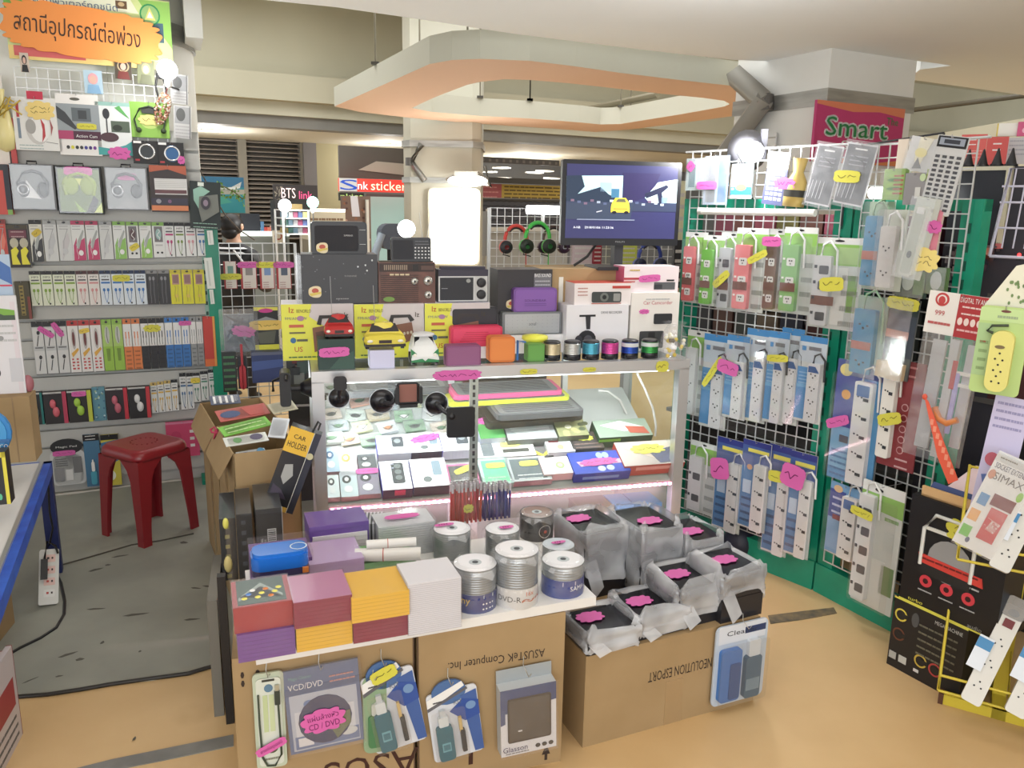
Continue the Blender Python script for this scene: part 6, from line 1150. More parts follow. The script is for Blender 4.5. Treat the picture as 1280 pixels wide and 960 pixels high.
# cartons at the stall's left side
KA = Vector((gz(291, 568, .71).xy)); kb = Vector((gz(252, 502, .71).xy)); kd = (kb-KA).normalized(); kr = Vector((kd.y, -kd.x)); kyaw = math.atan2(kr.y, kr.x)
def carton(name, label, s0, s1, wd, h_, open_=True, mark=None, off=0):
    o = KA+kd*s0+kr*off; it = It(name, label, 'carton', (o.x, o.y, 0), kyaw, 'cardboard cartons at the stall left side'); b = it.p('box'); L = s1-s0; t = .005
    b.box(0, wd, 0, L, 0, .01, KRAFT); b.box(0, t, 0, L, 0, h_, KRAFT); b.box(wd-t, wd, 0, L, 0, h_, KRAFT); b.box(0, wd, 0, t, 0, h_, KRAFT); b.box(0, wd, L-t, L, 0, h_, KRAFT)
    if open_:
        f = it.p('flap#1'); f.add([(0, 0, h_), (0, L, h_), (-.05, L-.03, h_-.10), (-.05, .03, h_-.10)], [(0, 1, 2, 3)], KRAFT)
    else: b.box(0, wd, 0, L, h_-t, h_, KRAFT)
    tp_ = it.p('tape'); tp_.box(-.001, 0, L*.42, L*.56, .02, h_*.97, C(160, 132, 84, .3))
    it.done(); return o
carton('cardboard_carton', 'open cardboard carton full of blister packs, nearest one beside the phone holder box', 0, .42, .24, .71)
carton('cardboard_carton', 'open cardboard carton behind the nearest one, filled with red and blue packs', .44, .95, .27, .69)
carton('cardboard_carton', 'low closed cardboard carton on the floor left of the tall printed cartons', -.9, -.05, .11, .36, False)
def loose(label, px0, py0, px1, py1, z, c, draw=None, tilt=0, lean=70, t=.012, cat='package'):
    p = gz((px0+px1)/2, py1, z); pan = Pan(p.x, p.y, kyaw, R(lean), z); kw, w_, h_ = place(pan, px0, py0, px1, py1, t, t)
    it = It('blister_pack', label, cat, group='loose packs in the open cartons', tilt=R(tilt), **kw); b = it.p('card'); b.box(-w_/2, w_/2, -t*.3, 0, 0, h_, c); d = D(b, -w_/2, w_/2, 0, h_, -t*.3)
    if draw: draw(it, b, d, w_, h_, -t)
    it.p('blister').rr(-w_*.42, w_*.42, h_*.08, h_*.85, .01, -t, -t*.3, BLIS); it.done()
loose('red and blue pack lying at the back of the farther open carton', 272, 506, 338, 520, .72, C(206, 90, 80), lambda it, b, d, w_, h_, y: (d.e(.25, .5, .2, .3, C(50, 80, 140), 1), d.g([(.5, .1), (.95, .1), (.9, .9), (.6, .9)], C(214, 70, 60), 2)), -8)
loose('lime green pack lying slanted in the nearer open carton', 276, 524, 342, 536, .73, C(120, 200, 60), lambda it, b, d, w_, h_, y: d.lines(.1, .9, .3, .7, 2, C(200, 236, 150), 1), -14)
loose('white pack with green dots in front of the lime green one', 280, 541, 336, 552, .715, C(226, 228, 220), lambda it, b, d, w_, h_, y: (d.e(.3, .5, .1, .3, C(90, 160, 80), 1), d.e(.75, .4, .15, .35, C(80, 70, 110), 1)), -4)
loose('white toothbrush shaped pack with blue print in the near carton', 296, 560, 334, 570, .66, C(230, 234, 236), lambda it, b, d, w_, h_, y: (d.e(.3, .5, .18, .3, C(60, 110, 190), 1), d.e(.85, .4, .14, .5, C(60, 160, 214), 1)), -4)
loose('pale clear pack lying across the carton corner', 330, 520, 352, 545, .72, C(206, 206, 212), None, 20)
loose('grey and blue pack at the far corner of the farther carton', 262, 492, 300, 503, .70, C(90, 100, 130), lambda it, b, d, w_, h_, y: [d.r(.1+.2*i, .1, .18+.2*i, .9, W, 1) for i in range(4)], 2)
loose('olive and white pack on the pile left of the side phone holder', 338, 500, 372, 512, .74, C(190, 180, 150), None, -10)
b = MB(); P = gz(272, 541, .70); rb_ = It('red_ribbon', 'small crimson twist tie on the carton edge', 'ribbon', P); r2 = rb_.p('ribbon'); [r2.tube([(0, 0, 0), (.02*cos(i), -.01, .03*sin(i)), (.03*cos(i+.5), 0, .015)], .004, C(196, 40, 84), 5) for i in range(6)]; rb_.done()
# black product boxes and the phone holder box
p0 = gz(318, 780, .35)
bx = gz(334, 636, .6); 
for i, (dx, l_) in enumerate(((0, 'front one with a white barcode panel'), (-.062, 'middle one in glossy wrap'), (-.115, 'leftmost one with yellow marks'))):
    pnn = Pan(bx.x, bx.y, kyaw-R(8)); a0 = pnn.hit(319, 640)[0]; a1 = pnn.hit(352, 640)[0]
    wd = (a1-a0) if i == 0 else .05; o = pnn.at(a0+dx if i else a0, .36); it = It('black_box', 'upright black accessory box, '+l_, 'box', o, pnn.yaw, 'upright black boxes beside the cabinet')
    b = it.p('box'); hh = .24-(0.01*i); b.box(0, wd, 0, .26, 0, hh, C(30, 30, 34, .35)); d = D(b, 0, wd, 0, hh, 0)
    if i == 0:
        d.r(.06, .06, .94, .96, C(38, 38, 42), 1); d.r(.42, .3, .76, .72, C(206, 206, 206), 2)
        for j in range(14): d.r(.45, .32+j*.028, .73, .334+j*.028 if j % 3 else .328+j*.028, BK, 3)
        d.t('PROFESSIONAL', .2, .52, .035, W, 3, .5, 90); d.t('BELL HOOK', .33, .52, .03, W, 3, .4, 90); b.box(wd, wd+.002, 0, .01, 0, hh, C(190, 190, 190))
    else: d.lines(.3, .6, .1, .9, 6, C(150, 140, 70) if i == 2 else C(80, 84, 92), 2)
    if i == 2: b.ball(.02, -.005, .06, .014, .01, .03, C(214, 196, 120), 8, 6); b.ball(.02, -.003, hh*.93, .01, .006, .02, C(226, 220, 90), 8, 6)
    it.p('wrap').box(-.001, wd+.001, -.004, .262, 0, hh+.002, clear('clear_wrap', (250, 252, 252), .1, .05, .03)); it.done()
pnl = Pan(*gz(345, 610, .6).xy, R(8)); kw, w_, h_ = place(pnl, 324, 532, 364, 638, .05, .05)
it = It('phone_holder_box', 'black and yellow boxed phone holder leaning on the upright black boxes', 'box', tilt=R(21), **kw)
kw['loc']; b = it.p('box'); b.box(-w_/2, w_*.28, -.05, 0, 0, h_, C(44, 44, 50, .3)); b.box(w_*.28, w_/2, -.045, 0, 0, h_, C(56, 58, 72, .3)); d = D(b, -w_/2, w_*.28, 0, h_, -.05); d.r(0, .0, 1, .3, C(240, 186, 40), 1); d.t('CAR', .5, .1, .05, BK, 3, .5); d.t('HOLDER', .5, .2, .07, BK, 3, .8); d.r(0, .94, 1, 1, C(230, 180, 60), 2); d.g([(.3, .45), (.6, .42), (.75, .55), (.5, .68), (.3, .6)], C(170, 170, 166), 3); d.g([(.1, .7), (.5, .75), (.8, .85), (.1, .85)], C(70, 60, 80), 2)
b.el(w_*.38, h_*.72, .012, .012, -.047, -.045, C(210, 200, 150)); b.box(w_*.27, w_*.29, -.052, -.045, 0, h_, C(210, 210, 200)); it.p('hook').tube([(w_*.2, -.03, h_), (w_*.25, -.03, h_+.04), (w_*.34, -.03, h_+.035), (w_*.34, -.03, h_+.01)], .004, BK, 6); it.done()
# dark upright table leg and grey side slat
P = gz(288, 905, 0); it = It('table_leg_bar', 'thin dark upright bar left of the tall printed cartons', 'bar', (P.x, P.y, 0), R(17)); it.p('bar').box(-.012, .012, 0, .03, 0, .5, C(30, 26, 26)); it.p('side_strip', label='grey side strip').box(-.05, -.02, .05, .4, 0, .4, C(120, 116, 106)); it.done()
# ---------------- cartons and the white board with discs ----------------
BX = Pan(.168, 2.084, R(17.5))
aM, aL_ = BX.hit(520, 870)[0], BX.hit(293, 880)[0]; BH = BX.hit(712, 765)[1]
def asus(a0, a1, label, lr):
    o = BX.at(a0, 0); wd = a1-a0; it = It('printed_carton', label, 'carton', o, BX.yaw, 'big printed cartons under the white board'); b = it.p('box'); b.box(0, wd, 0, .42, 0, BH, KRAFT); d = D(b, 0, wd, 0, BH, 0)
    pr_ = it.p('printing', label='black printed words'); pd = D(pr_, 0, wd, 0, BH, -.0003); ik = C(60, 44, 34, .8)
    if lr:
        pd.t('ASUSTeK Computer Inc.', .53, .23, .07, ik, 1, .66, 180); pd.g([(.28, .76), (.42, .76), (.42, .79), (.37, .79), (.37, .9), (.34, .9), (.34, .79), (.28, .79)], C(64, 28, 22), 1)
        pd.g([(.86, .93), (.89, .86), (.92, .93), (.9, .93), (.9, .97), (.88, .97), (.88, .93)], ik, 1)
    else:
        pd.t('ASUS', .74, .8, .17, C(64, 28, 22), 1, .56, 180); pd.t('ASUSTeK', .84, .42, .05, ik, 1, .2, 180); [pd.e(.13, .1+.06*i, .012, .02, ik, 1, 8) for i in range(3)]; [pd.e(.05, .1+.05*i, .01, .02, ik, 1, 6) for i in range(2)]; pd.g([(.05, .93), (.09, .88), (.11, .96)], ik, 1)
    b.box(wd-.004 if not lr else 0, wd if not lr else .004, -.001, 0, 0, BH, C(90, 66, 46)); it.done()
asus(aL_, aM-.004, 'tall brown carton with a large upside down computer brand print, left of two', False); asus(aM+.004, -.004, 'tall brown carton with a line of upside down print, right of two', True)
TZ = BH+.014; TT = TZ+.016
f0, f1 = gz(320, 826, TZ), gz(745, 752, TZ); ty = math.atan2(f1.y-f0.y, f1.x-f0.x); TL = math.hypot(f1.y-f0.y, f1.x-f0.x)
it = It('white_board', 'white laminated board laid across the two printed cartons', 'board', (f0.x, f0.y, TZ), ty); it.p('board').box(.0, TL, 0, .5, -.012, .016, C(232, 230, 226, .3)); it.done()
TB = Pan(f0.x, f0.y, ty)
def on_table(name, label, xl, xr, yt, yb, t, body, draw=None, z0=None, cat='box', group=None, yaw=0, part='box', h=None):
    z0 = TT if z0 is None else z0; kw, w_, h_ = stand(xl, xr, yt, yb, z0, ty+R(yaw), t, h); it = It(name, label, cat, group=group, **kw); b = it.p(part)
    if body: b.box(-w_/2, w_/2, -t, 0, 0, h_, body)
    if draw: draw(it, b, D(b, -w_/2, w_/2, 0, h_, -t), w_, h_, -t)
    it.done(); return h_
wrap = clear('shrink_wrap', (252, 251, 252), .06, .1, .02, (255, 255, 255), 20)
PUR, CRI, YLW = C(120, 70, 156, .45), C(150, 44, 72, .45), C(240, 184, 40, .45)
def stackbox(c, name):
    def f(it, b, d, w_, h_, y):
        for i in range(6): d.r(0, .12+.15*i, 1, .13+.15*i, C(*[int(v*.86) for v in map(int, c.name.split('.')[0].split('_')[1:4])]), .4)
        wv = it.p('shrink_wrap'); wv.box(-w_/2-.002, w_/2+.002, y-.003, .001, .001, h_+.003, wrap)
    return f
h1 = on_table('sleeve_pack', 'purple pack of disc sleeves, bottom layer left end', 298, 370, 789, 823, .14, PUR, stackbox(PUR, ''), group='coloured disc sleeve packs', cat='package')
h2 = on_table('sleeve_pack', 'yellow pack of disc sleeves, bottom layer middle', 371, 441, 778, 810, .14, YLW, stackbox(YLW, ''), group='coloured disc sleeve packs', cat='package')
h3 = on_table('sleeve_pack', 'crimson pack of disc sleeves, bottom layer right end', 442, 511, 770, 799, .14, CRI, stackbox(CRI, ''), group='coloured disc sleeve packs', cat='package')
def sw(it, b, d, w_, h_, y):
    p = it.p('cover_print', label='green pool table cover print'); p.box(-w_*.42, w_*.4, y+.012, -.004, h_, h_+.0016, C(24, 72, 54)); rs2 = random.Random(8)
    pp = [(-w_*.4, y+.03), (w_*.0, y+.1), (w_*.35, y+.03), (w_*.35, y+.045), (0, y+.12), (-w_*.4, y+.05)]; p.add([(a, q_, h_+.002) for a, q_ in pp], [(0, 1, 2, 5), (2, 3, 4, 5)], C(150, 170, 160))
    for i in range(9): p.ball(-w_*.3+i*w_*.075, y+.04+.02*(i % 3), h_+.003, .008, .008, .002, C(*rs2.choice([(230, 130, 60), (240, 230, 90), (90, 140, 220), (240, 240, 236), (40, 40, 40)])), 8, 4)
    wv = it.p('shrink_wrap'); wv.box(-w_/2-.002, w_/2+.002, y-.003, .001, .001, h_+.004, wrap)
zz = TT+h1
on_table('sleeve_pack', 'red pack with a green picture cover, top layer left end', 293, 368, 761, 787, .15, C(176, 50, 56), sw, zz, 'package', 'coloured disc sleeve packs', h=.066)
on_table('sleeve_pack', 'plum pack of disc sleeves with a pale pink top, top layer middle', 368, 441, 750, 781, .15, CRI, lambda it, b, d, w_, h_, y: (b.box(-w_/2, w_/2, y, 0, h_-.001, h_+.0005, C(190, 120, 160)), stackbox(CRI, '')(it, b, d, w_, h_, y)), TT+h2, 'package', 'coloured disc sleeve packs', h=.07)
on_table('sleeve_pack', 'yellow pack of disc sleeves, top layer right end', 440, 512, 744, 774, .15, YLW, stackbox(YLW, ''), TT+h3, 'package', 'coloured disc sleeve packs', h=.068)
wp = C(226, 226, 230, .5)
def dr(it, b, d, w_, h_, y):
    for i in range(26): b.box(-w_/2-.0008, w_/2+.0008, y-.0008, 0, h_*i/26, h_*(i+.35)/26, C(206, 206, 212, .6))
    it.p('shrink_wrap').box(-w_/2-.003, w_/2+.003, y-.004, .001, .001, h_+.003, wrap)
on_table('envelope_pack', 'tall block of white paper disc envelopes right of the yellow packs', 511, 576, 726, 789, .13, wp, dr, cat='package')
# green and lilac packs behind
on_table('sleeve_pack', 'light green sleeve pack under the white film rolls', 452, 520, 707, 722, .13, C(120, 190, 110), stackbox(C(120, 190, 110), ''), None, 'package', 'coloured disc sleeve packs', h=.055)
on_table('sleeve_pack', 'lilac sleeve pack in shiny film behind the plum one', 388, 456, 708, 738, .16, C(190, 160, 206), lambda it, b, d, w_, h_, y: it.p('shrink_wrap').box(-w_/2-.003, w_/2+.003, y-.004, .001, .001, h_+.004, wrap), None, 'package', 'coloured disc sleeve packs', h=.09)
on_table('sleeve_pack', 'deep violet sleeve pack behind the white film bag', 388, 462, 692, 700, .13, C(110, 70, 170), stackbox(C(110, 70, 170), ''), None, 'package', 'coloured disc sleeve packs', h=.12)
on_table('sleeve_pack', 'violet bottomed pack under the blue plastic case', 316, 392, 722, 742, .15, C(110, 70, 150), lambda it, b, d, w_, h_, y: it.p('shrink_wrap').box(-w_/2-.003, w_/2+.003, y-.004, .001, .001, h_+.02, wrap), None, 'package', 'coloured disc sleeve packs', h=.1)
def lathe_item(name, label, px, pyb, z0, cat, group=None): p = gz(px, pyb, z0); return It(name, label, cat, (p.x, p.y, z0), ty, group)
it = lathe_item('plastic_case', 'glossy blue rounded plastic case on the violet pack at the left end', 353, 712, TT+.10, 'case'); b = it.p('lid'); out = rrect(-.082, .07, -.045, .045, .03)
b.slab([(x, y) for x, y in out], .02, .055, C(24, 110, 220, .15), None, True); b.slab([(x*.94, y*.9) for x, y in out], .055, .066, C(30, 120, 230, .12), None, True); b2 = it.p('tray'); b2.slab([(x*.98, y*.96) for x, y in out], 0, .02, C(60, 60, 110, .3)); b2.box(.05, .066, -.047, -.043, .004, .02, C(230, 130, 50)); b.lathe([(.02, .067), (.022, .068), (.024, .067)], C(200, 220, 240), .045, -.005, 0, 14); it.done()
def roll(px0, py0, px1, py1, z, r_, label):
    P, Q = gz(px0, py0, z), gz(px1, py1, z); it = It('film_roll', label, 'roll', (P.x, P.y, z), 0, 'rolls of clear disc bags'); v = Q-P; b = it.p('roll'); b.tube([(0, 0, 0), tuple(v)], r_, C(232, 230, 226, .3), 14); it.p('rubber_band').tube([tuple(v*.42), tuple(v*.435)], r_*1.04, C(200, 90, 80), 12); it.done()
roll(444, 694, 526, 692, TT+.075, .02, 'thick rolled white film bag with a rubber band on the green pack'); roll(458, 681, 520, 677, TT+.105, .014, 'thin white film roll behind the thick one')
on_table('film_bag', 'folded stack of milky white bags standing behind the film roll', 392, 460, 668, 701, .06, C(226, 222, 226, .35), lambda it, b, d, w_, h_, y: [b.box(-w_/2-.001, w_/2, y-.001, 0, h_*(.1+.15*i), h_*(.12+.15*i), C(206, 204, 210)) for i in range(6)], None, 'bag')
# disc spindles
def spindle(px, py, zt, r_, label, wrapc=None, hw_=.04, top_=None, txt=None, stick=None, nd=14, cake=False):
    """px,py = middle of the top disc in the picture; stack from the board up to zt"""
    p = gz(px, py, zt); h_ = zt-TT; it = It('disc_spindle', label, 'disc stack', (p.x, p.y, TT), ty, 'stacks of blank discs')
    b = it.p('discs'); n = 26; prof = []
    k0 = hw_ if wrapc else 0; m = max(3, int((h_-k0)/.007))
    for i in range(m+1): z = k0+(h_-k0)*i/m; prof += [(r_, z-.0045), (r_, z), (r_*.975, z+.001)]
    prof = prof[1:-1]; b.lathe(prof, C(150, 156, 160, .25, .5) if not cake else C(120, 128, 130, .3, .3), n=n)
    tpd = it.p('top_disc'); tpd.lathe([(r_, h_), (r_*.3, h_+.0012)], top_ or C(236, 236, 240, .25), n=n); tpd.lathe([(r_*.3, h_+.0014), (r_*.14, h_+.0014)], C(190, 200, 204, .2), n=n); tpd.lathe([(r_*.14, h_+.002), (0, h_+.002)], C(70, 74, 78), n=14)
    if wrapc:
        w_ = it.p('printed_wrap'); w_.lathe([(r_*1.02, .0), (r_*1.02, hw_)], wrapc, n=n)
        if txt:
            for ti, (tt, aa, zz_, hh, cc_) in enumerate(txt):
                vs, fs, bw, bh = glyphs(tt); k_ = hh/bh; w_.add([((r_*1.03)*sin(aa+(vx-bw/2)*k_/r_), -(r_*1.03)*cos(aa+(vx-bw/2)*k_/r_), zz_+(vy-bh/2)*k_) for vx, vy in vs], fs, cc_)
    bg = it.p('clear_bag'); pr = []
    for j in range(7): a = j/6; pr.append((r_*(1.05+.03*sin(j*2.1)), h_*a*1.01))
    bg.lathe(pr+[(r_*.8, h_+.006)], FILM, n=20); 
    fl = []; 
    for j in range(20): a = 2*pi*j/20; q_ = 1.08+.28*abs(sin(j*1.7)); fl.append((r_*1.05*cos(a), r_*1.05*sin(a), h_*.98)); fl.append((r_*q_*cos(a), r_*q_*sin(a), h_*.98+.012*sin(j*2.3)-.012))
    bg.add(fl, [(2*j, 2*j+1, (2*j+3) % 40, (2*j+2) % 40) for j in range(20)], FILM, True)
    if stick: s_ = it.p('price_sticker'); s_.slab([(x+stick[0], y+stick[1]) for x, y in blob(stick[2], stick[3], 9, .2, .4)], h_+.006, h_+.0075, PINK); [s_.box(stick[0]-stick[2]*.3+i*.008, stick[0]-stick[2]*.3+i*.008+.004, stick[1]-.004, stick[1]+.003, h_+.0075, h_+.008, INK) for i in range(int(stick[2]*.6/.008))]
    it.done()
NB = C(36, 50, 130, .35)
icons = [('::', a, .02, .018, W) for a in (.1, .4)]
spindle(594, 703, TT+.125, .06, 'shrink wrapped disc stack with a navy blue icon label, left front one', NB, .055, None, [('ny', -.75, .032, .02, C(230, 190, 70)), ('::', .15, .02, .02, W), ('::', .5, .02, .02, W), ('▬', .35, .048, .01, C(190, 200, 200))])
spindle(646, 686, TT+.155, .061, 'tallest shrink wrapped disc stack with a white DVD-R label, middle front', C(216, 214, 212, .4), .06, None, [('DVD-R', -.7, .03, .016, C(60, 60, 60)), ('16x', .3, .045, .013, C(220, 110, 70)), ('~~', .6, .025, .012, C(200, 110, 80))])
spindle(704, 699, TT+.095, .061, 'shrink wrapped disc stack with a royal blue label, right front one', C(34, 60, 150, .3), .055, None, [('SAMA', .35, .03, .014, W), ('▬', -.1, .045, .012, C(200, 190, 210))])
spindle(565, 660, TT+.1, .058, 'disc stack with a pink strip sticker behind the white envelope block', None, 0, None, None, (-.02, .02, .06, .018), cake=True)
spindle(628, 660, TT+.085, .054, 'low disc stack with a pink sticker in front of the pens', None, 0, None, None, (.01, -.01, .045, .02), cake=True)
spindle(698, 680, TT+.06, .05, 'clear wrapped disc stack with a pink sticker behind the royal blue one', None, 0, C(196, 206, 216, .2), None, (.0, .0, .045, .016), cake=True)
spindle(671, 640, TT+.085, .056, 'black labelled disc stack with a round white print in front of the pens', C(34, 26, 24, .3), .085, C(150, 120, 110, .25), [('●', .15, .035, .045, C(200, 196, 190)), ('●', .15, .035, .012, C(190, 90, 70))])
def dr(it, b, d, w_, h_, y):
    for i in range(14): b.box(-w_/2, w_/2, y, 0, h_*i/14, h_*(i+.8)/14, C(206, 208, 214, .4))
    it.p('plastic_wrap').box(-w_/2-.004, w_/2+.004, y-.005, .002, 0, h_+.006, FILM); s_ = it.p('price_sticker'); s_.slab([(x-.005, y+.05+q_) for x, q_ in blob(.11, .035, 11, .12)], h_+.008, h_+.0095, PINK)
on_table('disc_case_pack', 'stack of clear plastic disc cases under a long pink sticker', 474, 544, 655, 694, .12, None, dr, None, 'package')
on_table('disc_case_pack', 'leaning black and clear disc cases beside the long pink sticker', 452, 480, 655, 690, .1, C(70, 70, 70), lambda it, b, d, w_, h_, y: [b.box(-w_/2+w_*i/6, -w_/2+w_*(i+.5)/6, y-.002, 0, 0, h_*1.02, C(200, 200, 206, .3)) for i in range(6)], None, 'package', yaw=-14)
for (xl, xr, yt, yb, cc_, l_) in ((566, 604, 606, 655, (210, 60, 50), 'bundle of red pens in a clear bag with a yellow sticker'), (605, 640, 607, 650, (60, 60, 150), 'bundle of dark blue pens in a clear bag')):
    kw, w_, h_ = stand(xl, xr, yt, yb, TT, ty, .06); it = It('pen_bundle', l_, 'pens', group='bagged pen bundles', **kw); pn_ = 0
    for i in range(7):
        for j in range(3):
            pn_ += 1; b = it.p('pen#%d' % pn_); x = -w_/2+w_*(i+.5)/7; y = -.05+.02*j; dx = rr_.uniform(-.006, .006)
            b.tube([(x, y, .0), (x+dx, y, h_*.8)], .0042, C(*[max(0, min(255, v+rr_.randint(-20, 20))) for v in cc_]), 6); b.tube([(x+dx, y, h_*.8), (x+dx, y, h_)], .0046, C(190, 186, 190, .3), 6)
    it.p('clear_bag').lathe([(w_*.5, 0), (w_*.55, h_*.4), (w_*.52, h_*.9), (w_*.62, h_*1.06)], FILM, 0, -.03, 0, 16)
    if cc_[0] > 100: sticker(it, .0, h_*.4, .035, .03, -.062, YEL)
    it.done()
# bunch of wire peg hooks + packs on the carton fronts
def hangp(name, label, x0, y0, x1, y1, t, draw, cat='package', tilt=0, group=None, pan=BX, part='card', fr_=None):
    fr_ = fr_ or t+.01; kw, w_, h_ = place(pan, x0, y0, x1, y1, t, fr_); it = It(name, label, cat, group=group, tilt=R(tilt), **kw); b = it.p(part); draw(it, b, w_, h_)
    it.p('hook').tube([(0, 0, h_+.03), (-.004, -.008, h_+.01), (0, -t-.004, h_-.008), (.006, -t-.008, h_+.004)], .0014, C(180, 176, 166, .3, .6), 5); it.done()
def dr(it, b, w_, h_):
    b.rr(-w_/2, w_/2, 0, h_, .012, -.006, 0, C(190, 202, 176)); b.rr(-w_*.4, w_*.4, h_*.04, h_*.95, .01, -.01, -.006, C(214, 220, 206)); d = D(b, -w_/2, w_/2, 0, h_, -.01); d.r(.3, .06, .7, .08, C(60, 60, 50), 2); d.e(.5, .15, .14, .04, C(90, 130, 160), 2); d.r(.3, .22, .45, .6, C(190, 206, 150), 2); d.r(.5, .22, .66, .6, C(196, 210, 160), 2); d.e(.52, .78, .2, .05, C(90, 90, 70), 2); d.lines(.25, .75, .88, .92, 1, C(140, 140, 120), 2)
    c_ = it.p('usb_cable'); c_.tube([(w_*.28, -.014, h_*.78), (w_*.3, -.014, h_*.5), (w_*.32, -.014, h_*.15), (w_*.1, -.014, h_*.04), (-w_*.15, -.014, h_*.05), (-w_*.3, -.014, h_*.15), (-w_*.34, -.014, h_*.5), (-w_*.34, -.014, h_*.8)], .0028, C(60, 76, 60), 6); c_.rr(w_*.18, w_*.36, h_*.68, h_*.82, .003, -.018, -.01, C(50, 60, 50)); c_.rr(w_*.2, w_*.34, h_*.82, h_*.88, .001, -.016, -.011, C(190, 190, 170, .3, .6))
    sticker(it, 0, h_*.26, w_*1.05, h_*.09, -.02, PINK, 24, 'plain', None, 1, 'สายต่อยูเอสบี')
hangp('usb_cable_pack', 'long clear pack with a USB cable and slanted pink sticker on the left carton', 318, 842, 357, 962, .012, dr)
def dr(it, b, w_, h_):
    b.box(-w_/2, w_/2, -.006, 0, 0, h_, C(96, 116, 156)); d = D(b, -w_/2, w_/2, 0, h_, -.006); d.r(.05, .3, .95, .97, C(186, 194, 206), 1); d.r(.1, .5, .9, .93, C(214, 218, 222), 2); d.t('VCD/DVD', .28, .2, .07, W, 3, .46); d.t('Magic Cleaner', .22, .1, .05, C(120, 180, 170), 3, .3); d.lines(.6, .95, .14, .2, 2, C(220, 150, 140), 3); d.g([(.0, .22), (1, .2), (1, .27), (0, .3)], C(80, 100, 140), 2); d.r(.4, .38, .6, .5, C(196, 206, 130), 3); d.e(.3, .42, .07, .04, C(100, 130, 180), 3)
    dd = it.p('lens_disc'); dd.el(.0, h_*.36, w_*.36, h_*.29, -.009, -.006, C(60, 70, 110, .2)); dd.prism([(0, h_*.36), (w_*.34, h_*.42), (w_*.34, h_*.26), (w_*.14, h_*.1)], -.0096, -.009, C(110, 120, 90)); d.r(.08, .8, .94, .95, C(110, 130, 170), 3); d.e(.8, .84, .12, .05, C(210, 214, 210), 4); d.r(.12, .82, .32, .92, C(226, 226, 226), 4)
    it.p('clear_bag').box(-w_/2-.006, w_/2+.006, -.0115, -.011, -.006, h_+.01, wrap); sticker(it, -.005, h_*.36, w_*.56, h_*.26, -.013, PINK, 3, 'cloud', INK, 1, 'แผ่นล้างหัว|CD / DVD')
hangp('cleaning_disc_pack', 'blue and grey VCD DVD cleaning pack with a pink hand written sticker', 361, 832, 455, 936, .012, dr, tilt=-3)
def kit(sticky):
    def f(it, b, w_, h_):
        b.rr(-w_/2, w_/2, 0, h_*.86, .012, -.005, 0, C(214, 218, 226)); b.el(-w_*.05, h_*.84, w_*.34, h_*.15, -.006, 0, C(70, 110, 170)); d = D(b, -w_/2, w_/2, 0, h_, -.006)
        d.g([(.0, .2), (.72, .06), (.76, .12), (.0, .33)], W, 1); d.g([(.0, .3), (.8, .14), (.82, .17), (0, .34)], C(96, 96, 104), 2); d.g([(.66, .24), (.98, .2), (1, .98), (.82, .98)], C(60, 96, 170), 1); d.g([(.42, .4), (.7, .28), (1, .34), (1, .52), (.7, .56)], C(40, 80, 170), 2); d.e(.84, .38, .1, .05, C(110, 150, 200), 3); d.lines(.12, .3, .24, .27, 1, C(60, 60, 60), 3); d.t('KIT', .6, .3, .045, C(110, 120, 130), 3)
        bo = it.p('spray_bottle'); X, Z = d.X, d.Z; bo.rr(X(.1), X(.42), Z(.97), Z(.54), .01, -.02, -.006, C(40, 110, 130, .25)); bo.rr(X(.17), X(.36), Z(.54), Z(.42), .004, -.018, -.006, C(220, 226, 228)); bo.rr(X(.21), X(.32), Z(.42), Z(.34), .003, -.016, -.006, C(200, 206, 210)); bo.box(X(.18), X(.35), -.0206, -.02, Z(.85), Z(.74), C(110, 176, 190)); bo.box(X(.2), X(.33), -.021, -.0206, Z(.83), Z(.76), C(50, 120, 140))
        br = it.p('brush'); br.box(X(.56), X(.62), -.016, -.006, Z(.66), Z(.48), C(214, 180, 110)); br.rr(X(.57), X(.66), Z(.92), Z(.64), .003, -.018, -.006, C(44, 50, 60)); it.p('blister').rr(-w_*.47, w_*.2, h_*.02, h_*.68, .01, -.024, -.0235, BLIS)
        if sticky: sticker(it, -w_*.05, h_*.86, w_*.5, h_*.14, -.012, YEL, 14, 'plain')
    return f
hangp('green_bottle_pack', 'faded green spray bottle pack behind the white and blue cleaning kit', 454, 846, 484, 942, .01, lambda it, b, w_, h_: (b.rr(-w_/2, w_/2, 0, h_, .02, -.006, 0, C(140, 170, 130)), b.rr(-w_*.3, w_*.35, h_*.08, h_*.5, .01, -.012, -.006, C(70, 130, 80)), b.rr(-w_*.15, w_*.2, h_*.5, h_*.65, .006, -.012, -.006, C(206, 210, 200))))
hangp('cleaning_kit', 'white and blue screen cleaning kit with a yellow sticker on the left carton', 470, 824, 536, 938, .022, kit(1), tilt=-10)
hangp('cleaning_kit', 'white and blue screen cleaning kit without a sticker on the right carton', 545, 850, 608, 950, .022, kit(0), tilt=-7)
